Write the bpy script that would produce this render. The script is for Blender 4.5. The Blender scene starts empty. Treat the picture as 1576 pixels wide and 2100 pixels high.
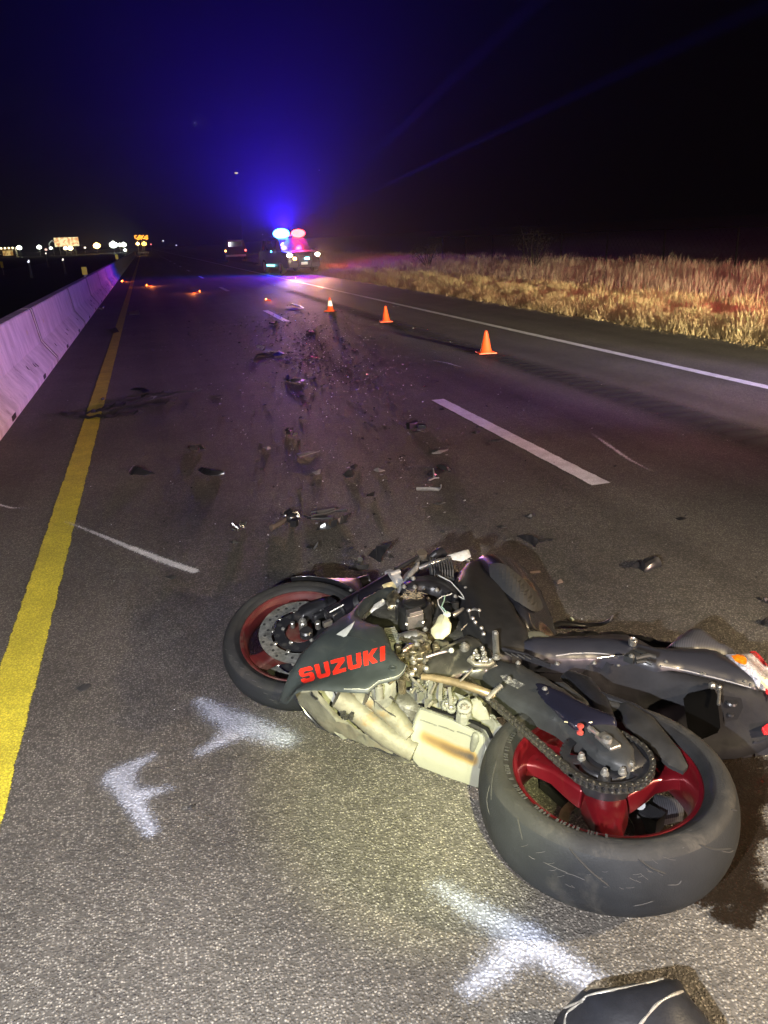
import bpy, bmesh, math, random
import numpy as np
from mathutils import Vector, Matrix
from mathutils.geometry import delaunay_2d_cdt
from mathutils.bvhtree import BVHTree
random.seed(7)
rng = np.random.default_rng(7)
scene = bpy.context.scene
col = scene.collection
V = Vector
rad = math.radians

# ------------------------------------------------------------ camera, sky, lamps, exposure
CAM_R = V((0.95645571, -0.28937626, -0.03812938))
CAM_U = V((0.1335621, 0.31776485, 0.93871543))
CAM_F = V((0.25952578, 0.90293238, -0.34257771))
CAM_P = V((0, 0, 1.602))
FPX = 1544.5
cd = bpy.data.cameras.new('camera')
cd.sensor_fit = 'VERTICAL'
cd.sensor_height = 36
cd.lens = 36 * FPX / 2100
cd.clip_start = 0.05
cd.clip_end = 3000
cam = bpy.data.objects.new('camera', cd)
cam.matrix_world = Matrix((
    (CAM_R.x, CAM_U.x, -CAM_F.x, CAM_P.x),
    (CAM_R.y, CAM_U.y, -CAM_F.y, CAM_P.y),
    (CAM_R.z, CAM_U.z, -CAM_F.z, CAM_P.z),
    (0, 0, 0, 1)))
col.objects.link(cam)
scene.camera = cam

world = bpy.data.worlds.new('World')
scene.world = world
world.use_nodes = True
nt = world.node_tree
sky = nt.nodes.new('ShaderNodeTexSky')
sky.sky_type = 'NISHITA'
sky.sun_disc = False
sky.sun_elevation = rad(-6)
sky.sun_rotation = rad(200)
nt.nodes['Background'].inputs['Strength'].default_value = 0.0005
nt.links.new(sky.outputs[0], nt.nodes['Background'].inputs['Color'])

scene.render.engine = 'CYCLES'
scene.cycles.use_denoising = True
scene.cycles.max_bounces = 6
scene.cycles.diffuse_bounces = 2
scene.cycles.glossy_bounces = 3
scene.cycles.transparent_max_bounces = 12
scene.cycles.volume_bounces = 0
scene.cycles.caustics_reflective = False
scene.cycles.caustics_refractive = False
scene.cycles.sample_clamp_indirect = 3
scene.view_settings.view_transform = 'Standard'
scene.view_settings.look = 'None'
scene.view_settings.exposure = 0
scene.view_settings.gamma = 1


def lamp(name, kind, loc, power, color, target=None, size=0.05, angle=60, blend=0.5):
    ld = bpy.data.lights.new(name, kind)
    ld.energy = power
    ld.color = color
    ld.shadow_soft_size = size
    o = bpy.data.objects.new(name, ld)
    o.location = loc
    if kind == 'SPOT':
        ld.spot_size = rad(angle)
        ld.spot_blend = blend
    if target is not None:
        o.rotation_euler = (V(target) - V(loc)).to_track_quat('-Z', 'Y').to_euler()
    col.objects.link(o)
    return o


# hand-held lights of the people standing round the camera
lamp('phone_flash', 'SPOT', (-0.50, -0.10, 1.45), 950, (0.95, 0.95, 0.98), (0.7, 2.3, 0), 0.012, 150, 0.6)
lamp('flashlight_spill', 'SPOT', (2.6, 0.0, 1.55), 700, (1.0, 0.78, 0.48), (0.2, 2.6, 0), 0.05, 130, 0.8)
lamp('flashlight_beam', 'SPOT', (0.22, 0.02, 1.42), 1080, (1.0, 0.97, 0.46), (0.56, 1.88, 0.0), 0.02, 27, 1.0)
# the patrol car parked behind the camera: head lamps and roof bar
lamp('patrol_headlamp', 'SPOT', (6.6, -7.5, 0.8), 84000, (1.0, 0.86, 0.56), (7.2, 2.4, -1.35), 0.10, 36, 0.5)
lamp('patrol_headlamp', 'SPOT', (8.0, -7.5, 0.8), 84000, (1.0, 0.86, 0.56), (10.9, 2.0, -1.45), 0.10, 31, 0.5)
lamp('patrol_roof_red', 'POINT', (5.4, -8.0, 2.0), 750, (1.0, 0.10, 0.16), None, 0.5)
lamp('patrol_roof_blue', 'POINT', (4.6, -8.0, 2.0), 300, (0.30, 0.16, 1.0), None, 0.5)
lamp('patrol_roof_white', 'POINT', (5.0, -8.0, 2.1), 3000, (1.0, 0.82, 0.62), None, 0.5)
# added spots, no vehicle there, that colour the barrier and tall grass
lamp('added_red_spot', 'SPOT', (9.4, 1.6, 1.6), 2300, (1.0, 0.22, 0.34), (-1.6, 10.0, 0.7), 0.3, 46, 0.8)
lamp('added_blue_spot', 'SPOT', (9.2, 2.0, 1.6), 4300, (0.30, 0.18, 1.0), (-1.7, 15.0, 0.7), 0.3, 50, 0.8)
lamp('added_red_spot', 'SPOT', (9.6, 1.8, 2.1), 8000, (1.0, 0.05, 0.14), (13.0, 12.0, 1.4), 0.3, 60, 0.8)
# the patrol car on the shoulder ahead
lamp('roof_light_blue', 'SPOT', (7.1, 41.0, 2.15), 115000, (0.030, 0.008, 1.0), (5.2, 37.2, 9.4), 0.12, 132, 1.0)
lamp('roof_light_blue', 'POINT', (7.1, 41.0, 1.98), 2300, (0.022, 0.016, 1.0), None, 0.12)
lamp('roof_light_red', 'POINT', (7.95, 41.0, 1.98), 850, (1.0, 0.02, 0.10), None, 0.12)
lamp('roof_beam_blue', 'SPOT', (7.4, 40.5, 2.15), 4500000, (0.03, 0.02, 1.0), (19.8, 30.0, 7.6), 0.04, 2.2, 1.0)
lamp('roof_beam_blue', 'SPOT', (7.4, 40.5, 2.15), 2200000, (0.05, 0.02, 1.0), (15.4, 30.0, 9.7), 0.04, 3.0, 1.0)
lamp('head_lamp_light', 'SPOT', (7.0, 39.0, 1.05), 2300, (1.0, 0.62, 0.34), (3.6, 8, 0.6), 0.10, 30, 1.0)
lamp('head_lamp_light', 'SPOT', (8.3, 39.0, 1.05), 2300, (1.0, 0.50, 0.22), (5.0, 8, 0.6), 0.10, 30, 1.0)


# ------------------------------------------------------------ points
def W(px, py, z=0.0):
    """the place, at height z, seen at this pixel of the photograph"""
    d = CAM_F + CAM_R * ((px - 788) / FPX) - CAM_U * ((py - 1050) / FPX)
    return CAM_P + d * ((z - CAM_P.z) / d.z)


def D(px, py, Y):
    d = CAM_F + CAM_R * ((px - 788) / FPX) - CAM_U * ((py - 1050) / FPX)
    return CAM_P + d * (Y / d.y)


# ------------------------------------------------------------ materials
MATS = {}


def mat(name, color=(0.5, 0.5, 0.5), rough=0.5, metal=0.0, noise=0.0, nscale=20.0, bump=0.0, bscale=60.0,
        emit=None, estr=0.0, coat=0.0, dirt=None, dscale=8.0, dlevel=0.5, spec=0.5, stretch=None, rnoise=0.0):
    if name in MATS:
        return MATS[name]
    m = bpy.data.materials.new(name)
    m.use_nodes = True
    t = m.node_tree
    b = t.nodes['Principled BSDF']
    b.inputs['Base Color'].default_value = (*color, 1)
    b.inputs['Roughness'].default_value = rough
    b.inputs['Metallic'].default_value = metal
    b.inputs['Specular IOR Level'].default_value = spec
    if coat:
        b.inputs['Coat Weight'].default_value = coat
        b.inputs['Coat Roughness'].default_value = 0.12
    if emit:
        b.inputs['Emission Color'].default_value = (*emit, 1)
        b.inputs['Emission Strength'].default_value = estr
    tc = t.nodes.new('ShaderNodeTexCoord')
    vec = tc.outputs['Object']
    if stretch:
        mp = t.nodes.new('ShaderNodeMapping')
        mp.inputs['Scale'].default_value = stretch
        t.links.new(vec, mp.inputs[0])
        vec = mp.outputs[0]
    last = None
    if noise:
        n = t.nodes.new('ShaderNodeTexNoise')
        n.inputs['Scale'].default_value = nscale
        n.inputs['Detail'].default_value = 6
        n.inputs['Roughness'].default_value = 0.65
        t.links.new(vec, n.inputs[0])
        r = t.nodes.new('ShaderNodeMapRange')
        r.inputs[1].default_value = 0.3
        r.inputs[2].default_value = 0.7
        r.inputs[3].default_value = 1 - noise
        r.inputs[4].default_value = 1 + noise
        t.links.new(n.outputs[0], r.inputs[0])
        mx = t.nodes.new('ShaderNodeMix')
        mx.data_type = 'RGBA'
        mx.blend_type = 'MULTIPLY'
        mx.inputs[0].default_value = 1
        mx.inputs[6].default_value = (*color, 1)
        t.links.new(r.outputs[0], mx.inputs[7])
        last = mx.outputs[2]
        if rnoise:
            r2 = t.nodes.new('ShaderNodeMapRange')
            r2.inputs[1].default_value = 0.3
            r2.inputs[2].default_value = 0.7
            r2.inputs[3].default_value = max(0.02, rough - rnoise)
            r2.inputs[4].default_value = min(1, rough + rnoise)
            t.links.new(n.outputs[0], r2.inputs[0])
            t.links.new(r2.outputs[0], b.inputs['Roughness'])
    if dirt:
        n = t.nodes.new('ShaderNodeTexNoise')
        n.inputs['Scale'].default_value = dscale
        n.inputs['Detail'].default_value = 8
        n.inputs['Roughness'].default_value = 0.7
        n.inputs['Distortion'].default_value = 0.6
        t.links.new(tc.outputs['Object'], n.inputs[0])
        r = t.nodes.new('ShaderNodeMapRange')
        r.inputs[1].default_value = dlevel
        r.inputs[2].default_value = dlevel + 0.12
        t.links.new(n.outputs[0], r.inputs[0])
        mx = t.nodes.new('ShaderNodeMix')
        mx.data_type = 'RGBA'
        t.links.new(r.outputs[0], mx.inputs[0])
        if last is not None:
            t.links.new(last, mx.inputs[6])
        else:
            mx.inputs[6].default_value = (*color, 1)
        mx.inputs[7].default_value = (*dirt, 1)
        last = mx.outputs[2]
    if last is not None:
        t.links.new(last, b.inputs['Base Color'])
    if bump:
        n = t.nodes.new('ShaderNodeTexNoise')
        n.inputs['Scale'].default_value = bscale
        n.inputs['Detail'].default_value = 5
        t.links.new(vec, n.inputs[0])
        bp = t.nodes.new('ShaderNodeBump')
        bp.inputs['Strength'].default_value = bump
        bp.inputs['Distance'].default_value = 0.01
        t.links.new(n.outputs[0], bp.inputs['Height'])
        t.links.new(bp.outputs[0], b.inputs['Normal'])
    MATS[name] = m
    return m


def glow(name, color, strength):
    if name in MATS:
        return MATS[name]
    m = bpy.data.materials.new(name)
    m.use_nodes = True
    t = m.node_tree
    t.nodes.remove(t.nodes['Principled BSDF'])
    e = t.nodes.new('ShaderNodeEmission')
    e.inputs[0].default_value = (*color, 1)
    e.inputs[1].default_value = strength
    t.links.new(e.outputs[0], t.nodes['Material Output'].inputs[0])
    m.cycles.emission_sampling = 'NONE'
    MATS[name] = m
    return m


def aggregate(t, vec, scale=150.0):
    """stone chips of asphalt: returns a colour-value socket and a height socket"""
    v = t.nodes.new('ShaderNodeTexVoronoi')
    v.inputs['Scale'].default_value = scale
    v.inputs['Randomness'].default_value = 1
    t.links.new(vec, v.inputs['Vector'])
    sep = t.nodes.new('ShaderNodeSeparateColor')
    t.links.new(v.outputs['Color'], sep.inputs[0])
    pw = t.nodes.new('ShaderNodeMath')
    pw.operation = 'POWER'
    pw.inputs[1].default_value = 1.7
    t.links.new(sep.outputs[0], pw.inputs[0])
    mr = t.nodes.new('ShaderNodeMapRange')
    mr.inputs[1].default_value = 0.15
    mr.inputs[2].default_value = 0.62
    mr.inputs[3].default_value = 1.0
    mr.inputs[4].default_value = 0.12
    t.links.new(v.outputs['Distance'], mr.inputs[0])
    mu = t.nodes.new('ShaderNodeMath')
    mu.operation = 'MULTIPLY'
    t.links.new(pw.outputs[0], mu.inputs[0])
    t.links.new(mr.outputs[0], mu.inputs[1])
    hh = t.nodes.new('ShaderNodeMath')
    hh.operation = 'MULTIPLY_ADD'
    hh.inputs[1].default_value = 0.6
    t.links.new(sep.outputs[1], hh.inputs[0])
    t.links.new(mr.outputs[0], hh.inputs[2])
    return mu.outputs[0], hh.outputs[0]


def math_node(t, op, a, b):
    n = t.nodes.new('ShaderNodeMath')
    n.operation = op
    for i, x in enumerate((a, b)):
        if isinstance(x, (int, float)):
            n.inputs[i].default_value = x
        else:
            t.links.new(x, n.inputs[i])
    return n.outputs[0]


def asphalt_material():
    m = bpy.data.materials.new('asphalt')
    m.use_nodes = True
    t = m.node_tree
    b = t.nodes['Principled BSDF']
    tc = t.nodes.new('ShaderNodeTexCoord')
    vec = tc.outputs['Object']
    val, h = aggregate(t, vec, 150)
    # lane-long streaks: worn wheel tracks
    mp = t.nodes.new('ShaderNodeMapping')
    mp.inputs['Scale'].default_value = (1.3, 0.035, 1)
    t.links.new(vec, mp.inputs[0])
    n1 = t.nodes.new('ShaderNodeTexNoise')
    n1.inputs['Scale'].default_value = 1.0
    n1.inputs['Detail'].default_value = 5
    t.links.new(mp.outputs[0], n1.inputs[0])
    n2 = t.nodes.new('ShaderNodeTexNoise')
    n2.inputs['Scale'].default_value = 1.2
    n2.inputs['Detail'].default_value = 7
    n2.inputs['Roughness'].default_value = 0.6
    t.links.new(vec, n2.inputs[0])
    s1 = math_node(t, 'ADD', math_node(t, 'MULTIPLY', n1.outputs[0], 1.3), math_node(t, 'MULTIPLY', n2.outputs[0], 0.7))
    n3 = t.nodes.new('ShaderNodeTexNoise')
    n3.inputs['Scale'].default_value = 17
    n3.inputs['Detail'].default_value = 6
    n3.inputs['Roughness'].default_value = 0.75
    t.links.new(vec, n3.inputs[0])
    s2 = math_node(t, 'MULTIPLY', math_node(t, 'SUBTRACT', s1, 1.0), 1.7)
    s3 = math_node(t, 'MULTIPLY', math_node(t, 'SUBTRACT', n3.outputs[0], 0.5), 1.1)
    ton = math_node(t, 'MAXIMUM', math_node(t, 'MULTIPLY', math_node(t, 'ADD', math_node(t, 'ADD', s2, s3), 1.0), 0.78), 0.2)
    ramp = t.nodes.new('ShaderNodeValToRGB')
    e = ramp.color_ramp.elements
    e[0].position = 0.0
    e[0].color = (0.060, 0.055, 0.049, 1)
    e[1].position = 0.9
    e[1].color = (0.31, 0.29, 0.25, 1)
    k = ramp.color_ramp.elements.new(0.30)
    k.color = (0.135, 0.124, 0.108, 1)
    t.links.new(val, ramp.inputs[0])
    mx = t.nodes.new('ShaderNodeMix')
    mx.data_type = 'RGBA'
    mx.blend_type = 'MULTIPLY'
    mx.inputs[0].default_value = 1
    t.links.new(ramp.outputs[0], mx.inputs[6])
    t.links.new(ton, mx.inputs[7])
    t.links.new(mx.outputs[2], b.inputs['Base Color'])
    b.inputs['Roughness'].default_value = 0.66
    b.inputs['Specular IOR Level'].default_value = 0.35
    bp = t.nodes.new('ShaderNodeBump')
    bp.inputs['Strength'].default_value = 0.8
    bp.inputs['Distance'].default_value = 0.003
    t.links.new(h, bp.inputs['Height'])
    t.links.new(bp.outputs[0], b.inputs['Normal'])
    return m


def coating_material(name, color, attr=None, lo=0.3, hi=0.75, noise=0.5, rough=0.6, maxa=1.0, chip=0.45, keep=0.35):
    """paint or fluid lying on the road: follows the aggregate; its edge is broken by grain"""
    m = bpy.data.materials.new(name)
    m.use_nodes = True
    t = m.node_tree
    b = t.nodes['Principled BSDF']
    b.inputs['Roughness'].default_value = rough
    tc = t.nodes.new('ShaderNodeTexCoord')
    vec = tc.outputs['Object']
    val, h = aggregate(t, vec, 125)
    bp = t.nodes.new('ShaderNodeBump')
    bp.inputs['Strength'].default_value = chip
    bp.inputs['Distance'].default_value = 0.003
    t.links.new(h, bp.inputs['Height'])
    t.links.new(bp.outputs[0], b.inputs['Normal'])
    shade = t.nodes.new('ShaderNodeMapRange')
    shade.inputs[1].default_value = 0.2
    shade.inputs[2].default_value = 1.5
    shade.inputs[3].default_value = 1 - keep
    shade.inputs[4].default_value = 1 + keep * 0.3
    t.links.new(h, shade.inputs[0])
    mx = t.nodes.new('ShaderNodeMix')
    mx.data_type = 'RGBA'
    mx.blend_type = 'MULTIPLY'
    mx.inputs[0].default_value = 1
    mx.inputs[6].default_value = (*color, 1)
    t.links.new(shade.outputs[0], mx.inputs[7])
    wn = t.nodes.new('ShaderNodeTexNoise')
    wn.inputs['Scale'].default_value = 5
    wn.inputs['Detail'].default_value = 7
    wn.inputs['Roughness'].default_value = 0.7
    t.links.new(vec, wn.inputs[0])
    wr = t.nodes.new('ShaderNodeMapRange')
    wr.inputs[1].default_value = 0.3
    wr.inputs[2].default_value = 0.7
    wr.inputs[3].default_value = 0.70
    wr.inputs[4].default_value = 1.12
    t.links.new(wn.outputs[0], wr.inputs[0])
    mw = t.nodes.new('ShaderNodeMix')
    mw.data_type = 'RGBA'
    mw.blend_type = 'MULTIPLY'
    mw.inputs[0].default_value = 1
    t.links.new(mx.outputs[2], mw.inputs[6])
    t.links.new(wr.outputs[0], mw.inputs[7])
    t.links.new(mw.outputs[2], b.inputs['Base Color'])
    n = t.nodes.new('ShaderNodeTexNoise')
    n.inputs['Scale'].default_value = 90 if attr else 40
    n.inputs['Detail'].default_value = 4
    n.inputs['Roughness'].default_value = 0.7
    t.links.new(vec, n.inputs[0])
    at = t.nodes.new('ShaderNodeAttribute')
    at.attribute_name = attr or 'paint'
    nz = math_node(t, 'MULTIPLY', math_node(t, 'SUBTRACT', math_node(t, 'ADD', n.outputs[0], math_node(t, 'MULTIPLY', h, 0.3)), 0.75), noise)
    s = math_node(t, 'ADD', at.outputs['Fac'], nz)
    r = t.nodes.new('ShaderNodeMapRange')
    r.interpolation_type = 'SMOOTHSTEP'
    r.inputs[1].default_value = lo
    r.inputs[2].default_value = hi
    r.inputs[4].default_value = maxa
    t.links.new(s, r.inputs[0])
    t.links.new(r.outputs[0], b.inputs['Alpha'])
    return m


# ------------------------------------------------------------ objects
def tag(o, label=None, cat=None, group=None, kind=None):
    if label:
        o['label'] = label
    if cat:
        o['category'] = cat
    if group:
        o['group'] = group
    if kind:
        o['kind'] = kind
    return o


def empty(name, loc, label=None, cat=None, group=None, rz=0.0):
    o = bpy.data.objects.new(name, None)
    o.empty_display_size = 0.1
    o.location = loc
    o.rotation_euler = (0, 0, rz)
    col.objects.link(o)
    return tag(o, label, cat, group)


def basis(axis):
    a = V(axis).normalized()
    t = V((0, 0, 1)) if abs(a.z) < 0.9 else V((1, 0, 0))
    x = t.cross(a).normalized()
    y = a.cross(x)
    return x, y, a


class MB:
    def __init__(self):
        self.v = []
        self.f = []
        self.mi = []
        self.cur = 0

    def add(self, vs, fs):
        n = len(self.v)
        self.v += [tuple(p) for p in vs]
        for f in fs:
            self.f.append([i + n for i in f])
            self.mi.append(self.cur)
        return self

    def box(self, c, s, X=None, Y=None, Z=None, taper=1.0):
        X = V(X) if X is not None else V((1, 0, 0))
        Z = V(Z) if Z is not None else V((0, 0, 1))
        Y = V(Y) if Y is not None else Z.cross(X)
        c = V(c)
        vs = []
        for k in (-1, 1):
            q = taper if k == 1 else 1
            for a, b in ((-1, -1), (1, -1), (1, 1), (-1, 1)):
                vs.append(c + X * (a * s[0] / 2 * q) + Y * (b * s[1] / 2 * q) + Z * (k * s[2] / 2))
        return self.add(vs, [(3, 2, 1, 0), (4, 5, 6, 7), (0, 1, 5, 4), (1, 2, 6, 5), (2, 3, 7, 6), (3, 0, 4, 7)])

    def lathe(self, prof, o, axis, n=32, a0=0.0, a1=2 * math.pi, caps=True):
        x, y, a = basis(axis)
        o = V(o)
        full = abs(a1 - a0 - 2 * math.pi) < 1e-6
        m = n if full else n + 1
        vs = []
        for i in range(m):
            t = a0 + (a1 - a0) * i / n
            d = x * math.cos(t) + y * math.sin(t)
            for r, h in prof:
                vs.append(o + d * r + a * h)
        k = len(prof)
        fs = []
        for i in range(n):
            j = (i + 1) % m
            for q in range(k - 1):
                fs.append((i * k + q, j * k + q, j * k + q + 1, i * k + q + 1))
        if full and caps:
            if prof[0][0] > 1e-6:
                fs.append([i * k for i in range(m)][::-1])
            if prof[-1][0] > 1e-6:
                fs.append([i * k + k - 1 for i in range(m)])
        return self.add(vs, fs)

    def cyl(self, p0, p1, r0, r1=None, n=16, bev=0.0):
        p0, p1 = V(p0), V(p1)
        r1 = r0 if r1 is None else r1
        L = (p1 - p0).length
        if bev:
            pr = [(r0 - bev, 0), (r0, bev), (r1, L - bev), (r1 - bev, L)]
        else:
            pr = [(r0, 0), (r1, L)]
        return self.lathe(pr, p0, p1 - p0, n)

    def tube(self, pts, r, n=8, flat=1.0):
        pts = [V(p) for p in pts]
        rs = r if isinstance(r, (list, tuple)) else [r] * len(pts)
        vs = []
        up = None
        for i, p in enumerate(pts):
            d = (pts[min(i + 1, len(pts) - 1)] - pts[max(i - 1, 0)]).normalized()
            if up is None:
                x, y, _ = basis(d)
            else:
                y = (up - d * up.dot(d)).normalized()
                x = y.cross(d)
            up = y
            for k in range(n):
                t = 2 * math.pi * k / n
                vs.append(p + x * (math.cos(t) * rs[i]) + y * (math.sin(t) * rs[i] * flat))
        fs = []
        for i in range(len(pts) - 1):
            for k in range(n):
                k2 = (k + 1) % n
                fs.append((i * n + k, i * n + k2, (i + 1) * n + k2, (i + 1) * n + k))
        fs.append(list(range(n))[::-1])
        fs.append([(len(pts) - 1) * n + k for k in range(n)])
        return self.add(vs, fs)

    def ball(self, c, r, n=12, m=8, scale=(1, 1, 1)):
        c = V(c)
        vs = []
        for j in range(m + 1):
            ph = math.pi * j / m
            for i in range(n):
                t = 2 * math.pi * i / n
                vs.append(c + V((math.sin(ph) * math.cos(t) * r * scale[0], math.sin(ph) * math.sin(t) * r * scale[1], -math.cos(ph) * r * scale[2])))
        fs = []
        for j in range(m):
            for i in range(n):
                fs.append((j * n + i, j * n + (i + 1) % n, (j + 1) * n + (i + 1) % n, (j + 1) * n + i))
        return self.add(vs, fs)

    def panel(self, pts, thick=0.006, dome=0.0, rnd=0.0, rr=0.02, cell=0.02, wob=0.0, step=None, world=False):
        """a shell over an outline of (px, py, z): curved top, rounded rim, side walls and underside"""
        P = [V(p) if world else W(*p) for p in pts]
        # refine the outline with a smooth pass
        out = []
        st = step or cell
        for i in range(len(P)):
            a, b = P[i], P[(i + 1) % len(P)]
            k = max(1, int((b - a).length / st))
            for j in range(k):
                out.append(a.lerp(b, j / k))
        o2 = [(p.x, p.y) for p in out]
        xs = [p[0] for p in o2]
        ys = [p[1] for p in o2]

        def inside(x, y):
            c = False
            j = len(o2) - 1
            for i in range(len(o2)):
                xi, yi = o2[i]
                xj, yj = o2[j]
                if (yi > y) != (yj > y) and x < (xj - xi) * (y - yi) / (yj - yi) + xi:
                    c = not c
                j = i
            return c
        A = np.array(o2)
        Z = np.array([p.z for p in out])
        grid = []
        x = min(xs) + cell / 2
        row = 0
        while x < max(xs):
            y = min(ys) + (cell / 2 if row % 2 else cell)
            while y < max(ys):
                if inside(x, y) and np.hypot(A[:, 0] - x, A[:, 1] - y).min() > cell * 0.45:
                    grid.append((x, y))
                y += cell
            x += cell * 0.87
            row += 1
        allp = [V((p[0], p[1])) for p in o2 + grid]
        n0 = len(o2)
        res = delaunay_2d_cdt(allp, [], [list(range(n0))], 1, 1e-7)
        vv, ff, ov = res[0], res[2], res[3]
        tops = []
        dmax = 0
        info = []
        for q, p in enumerate(vv):
            d = np.hypot(A[:, 0] - p.x, A[:, 1] - p.y)
            dm = d.min()
            info.append((d, dm))
            dmax = max(dmax, dm)
        dmax = max(dmax, 1e-6)
        for q, p in enumerate(vv):
            d, dm = info[q]
            w = 1 / (d * d + 1e-8)
            w = w * w
            z = float((w * Z).sum() / w.sum()) if dm > 1e-6 else float(Z[d.argmin()])
            u = min(1, dm / dmax)
            z += dome * (1 - (1 - u) ** 2)
            z -= rnd * math.exp(-dm / rr * 1.6)
            if wob:
                z += wob * (math.sin(p.x * 61 + p.y * 23) + math.sin(p.y * 71 - p.x * 37)) * 0.5
            tops.append(V((p.x, p.y, z)))
        nv = len(tops)
        fs = [list(f) for f in ff]
        # boundary edges
        ec = {}
        for f in fs:
            for i in range(len(f)):
                e = (f[i], f[(i + 1) % len(f)])
                ec[e] = ec.get(e, 0) + 1
        bd = [e for e in ec if (e[1], e[0]) not in ec]
        if callable(thick):
            bot = [V((p.x, p.y, p.z - thick(p))) for p in tops]
        else:
            bot = [V((p.x, p.y, p.z - thick)) for p in tops]
        F = fs + [[i + nv for i in f][::-1] for f in fs] + [(b, a, a + nv, b + nv) for a, b in bd]
        return self.add(tops + bot, F)

    def build(self, name, m, parent=None, smooth=40, label=None):
        me = bpy.data.meshes.new(name)
        me.from_pydata(self.v, [], self.f)
        ms = m if isinstance(m, (list, tuple)) else [m]
        for x in ms:
            me.materials.append(x)
        if len(ms) > 1:
            me.polygons.foreach_set('material_index', self.mi)
        me.validate()
        me.update()
        bm = bmesh.new()
        bm.from_mesh(me)
        bmesh.ops.recalc_face_normals(bm, faces=bm.faces)
        bm.to_mesh(me)
        bm.free()
        if smooth:
            me.polygons.foreach_set('use_smooth', [True] * len(me.polygons))
            me.set_sharp_from_angle(angle=rad(smooth))
        o = bpy.data.objects.new(name, me)
        col.objects.link(o)
        if parent is not None:
            put_under(o, parent)
        if label:
            o['label'] = label
        return o


def wloc(p):
    """world matrix of an unevaluated parent chain"""
    M = p.matrix_basis.copy()
    q = p
    while q.parent is not None:
        M = q.parent.matrix_basis @ q.matrix_parent_inverse @ M if False else q.parent.matrix_basis @ M
        q = q.parent
    return M


def put_under(o, parent, shared=False):
    """parent an object modelled in world coordinates, keeping it where it stands"""
    M = wloc(parent)
    if M != Matrix.Identity(4):
        Mi = M.inverted() @ o.matrix_basis
        me = o.data
        if me is not None and me.users == 1 and not shared:
            me.transform(Mi)
            o.matrix_basis = Matrix.Identity(4)
        else:
            o.matrix_basis = Mi
    o.parent = parent


def single(mb, name, m, label, cat, group=None, smooth=40, kind=None):
    o = mb.build(name, m, None, smooth)
    # origin at the thing's own base
    me = o.data
    co = np.zeros(len(me.vertices) * 3)
    me.vertices.foreach_get('co', co)
    co = co.reshape(-1, 3)
    c = (co.min(0) + co.max(0)) / 2
    c[2] = co[:, 2].min()
    me.transform(Matrix.Translation(-V(c)))
    o.location = V(c)
    return tag(o, label, cat, group, kind)


def copy_tree(o, parent=None):
    c = o.copy()
    col.objects.link(c)
    c.parent = parent
    for ch in [x for x in col.objects if x.parent == o]:
        copy_tree(ch, c)
    return c

# ------------------------------------------------------------ the setting
def sheet(name, x0, x1, y0, y1, z, m, nx=1, ny=1, kind='structure', zf=None):
    vs = []
    fs = []
    for j in range(ny + 1):
        for i in range(nx + 1):
            x = x0 + (x1 - x0) * i / nx
            y = y0 + (y1 - y0) * j / ny
            vs.append((x, y, z if zf is None else zf(x, y)))
    for j in range(ny):
        for i in range(nx):
            a = j * (nx + 1) + i
            fs.append((a, a + 1, a + nx + 2, a + nx + 1))
    mb = MB()
    mb.add(vs, fs)
    o = mb.build(name, m, None, 60)
    o['kind'] = kind
    return o


m_soil = mat('dark_soil', (0.055, 0.042, 0.028), 0.95, noise=0.5, nscale=3, bump=0.5, bscale=25)
m_asphalt = asphalt_material()
ROAD_R = 7.95


def bank(x, y):
    """the verge rises gently away from the road"""
    return -0.012 + max(0.0, x - ROAD_R) * 0.045 - 0.01


sheet('ground', -900, 900, -60, 1800, -0.03, m_soil)
sheet('verge', ROAD_R - 0.15, 60, -15, 400, 0, m_soil, 8, 30, zf=bank)
sheet('road', -1.9, ROAD_R, -15, 700, 0.0, m_asphalt, 1, 60)
m_far_asphalt = mat('far_asphalt', (0.05, 0.047, 0.043), 0.7, noise=0.3, nscale=1.5)
sheet('opposite_carriageway', -13.5, -2.4, -15, 700, -0.01, m_far_asphalt, 1, 10)

m_yellow = coating_material('yellow_line_paint', (0.70, 0.60, 0.05), 'paint', 0.2, 0.6, 1.0, 0.55, 1, 0.7, 0.45)
m_white = coating_material('white_line_paint', (0.80, 0.81, 0.85), 'paint', 0.2, 0.6, 1.0, 0.5, 1, 0.6, 0.30)


def line(name, xc, w, y0, y1, m, label, cat, group=None, z=0.004):
    """painted line with a slightly ragged edge: paint value falls at the rim"""
    n = max(2, int((min(y1, 40) - y0) / 0.06)) if y0 < 40 else 4
    ys = list(np.linspace(y0, min(y1, 40), n)) if y0 < 40 else list(np.linspace(y0, y1, 4))
    if y1 > 40 and y0 < 40:
        ys += [60, 100, 200, y1]
    vs, fs, at = [], [], []
    for y in ys:
        e = 0.004 if y < 40 else 0.0
        wl = w / 2 + random.uniform(-e, e)
        wr = w / 2 + random.uniform(-e, e)
        for x, a in ((-wl - 0.004, 0.2), (-wl + 0.006, 1.0), (wr - 0.006, 1.0), (wr + 0.004, 0.2)):
            vs.append((xc + x, y, z))
            at.append(a)
    for i in range(len(ys) - 1):
        for k in range(3):
            a = i * 4 + k
            fs.append((a, a + 1, a + 5, a + 4))
    mb = MB()
    mb.add(vs, fs)
    o = mb.build(name, m, None, 0)
    at_ = o.data.attributes.new('paint', 'FLOAT', 'POINT')
    if len(at_.data) == len(at):
        at_.data.foreach_set('value', at)
    o['kind'] = 'structure'
    return o


line('yellow_edge_line', -0.712, 0.155, -3, 500, m_yellow, None, None)
line('white_edge_line', 5.955, 0.13, -3, 500, m_white, None, None)
for i in range(-1, 14):
    y0 = 4.17 + 12.13 * i
    line('lane_dash', 2.71, 0.135, y0, y0 + 3.08, m_white, None, None)

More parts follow.
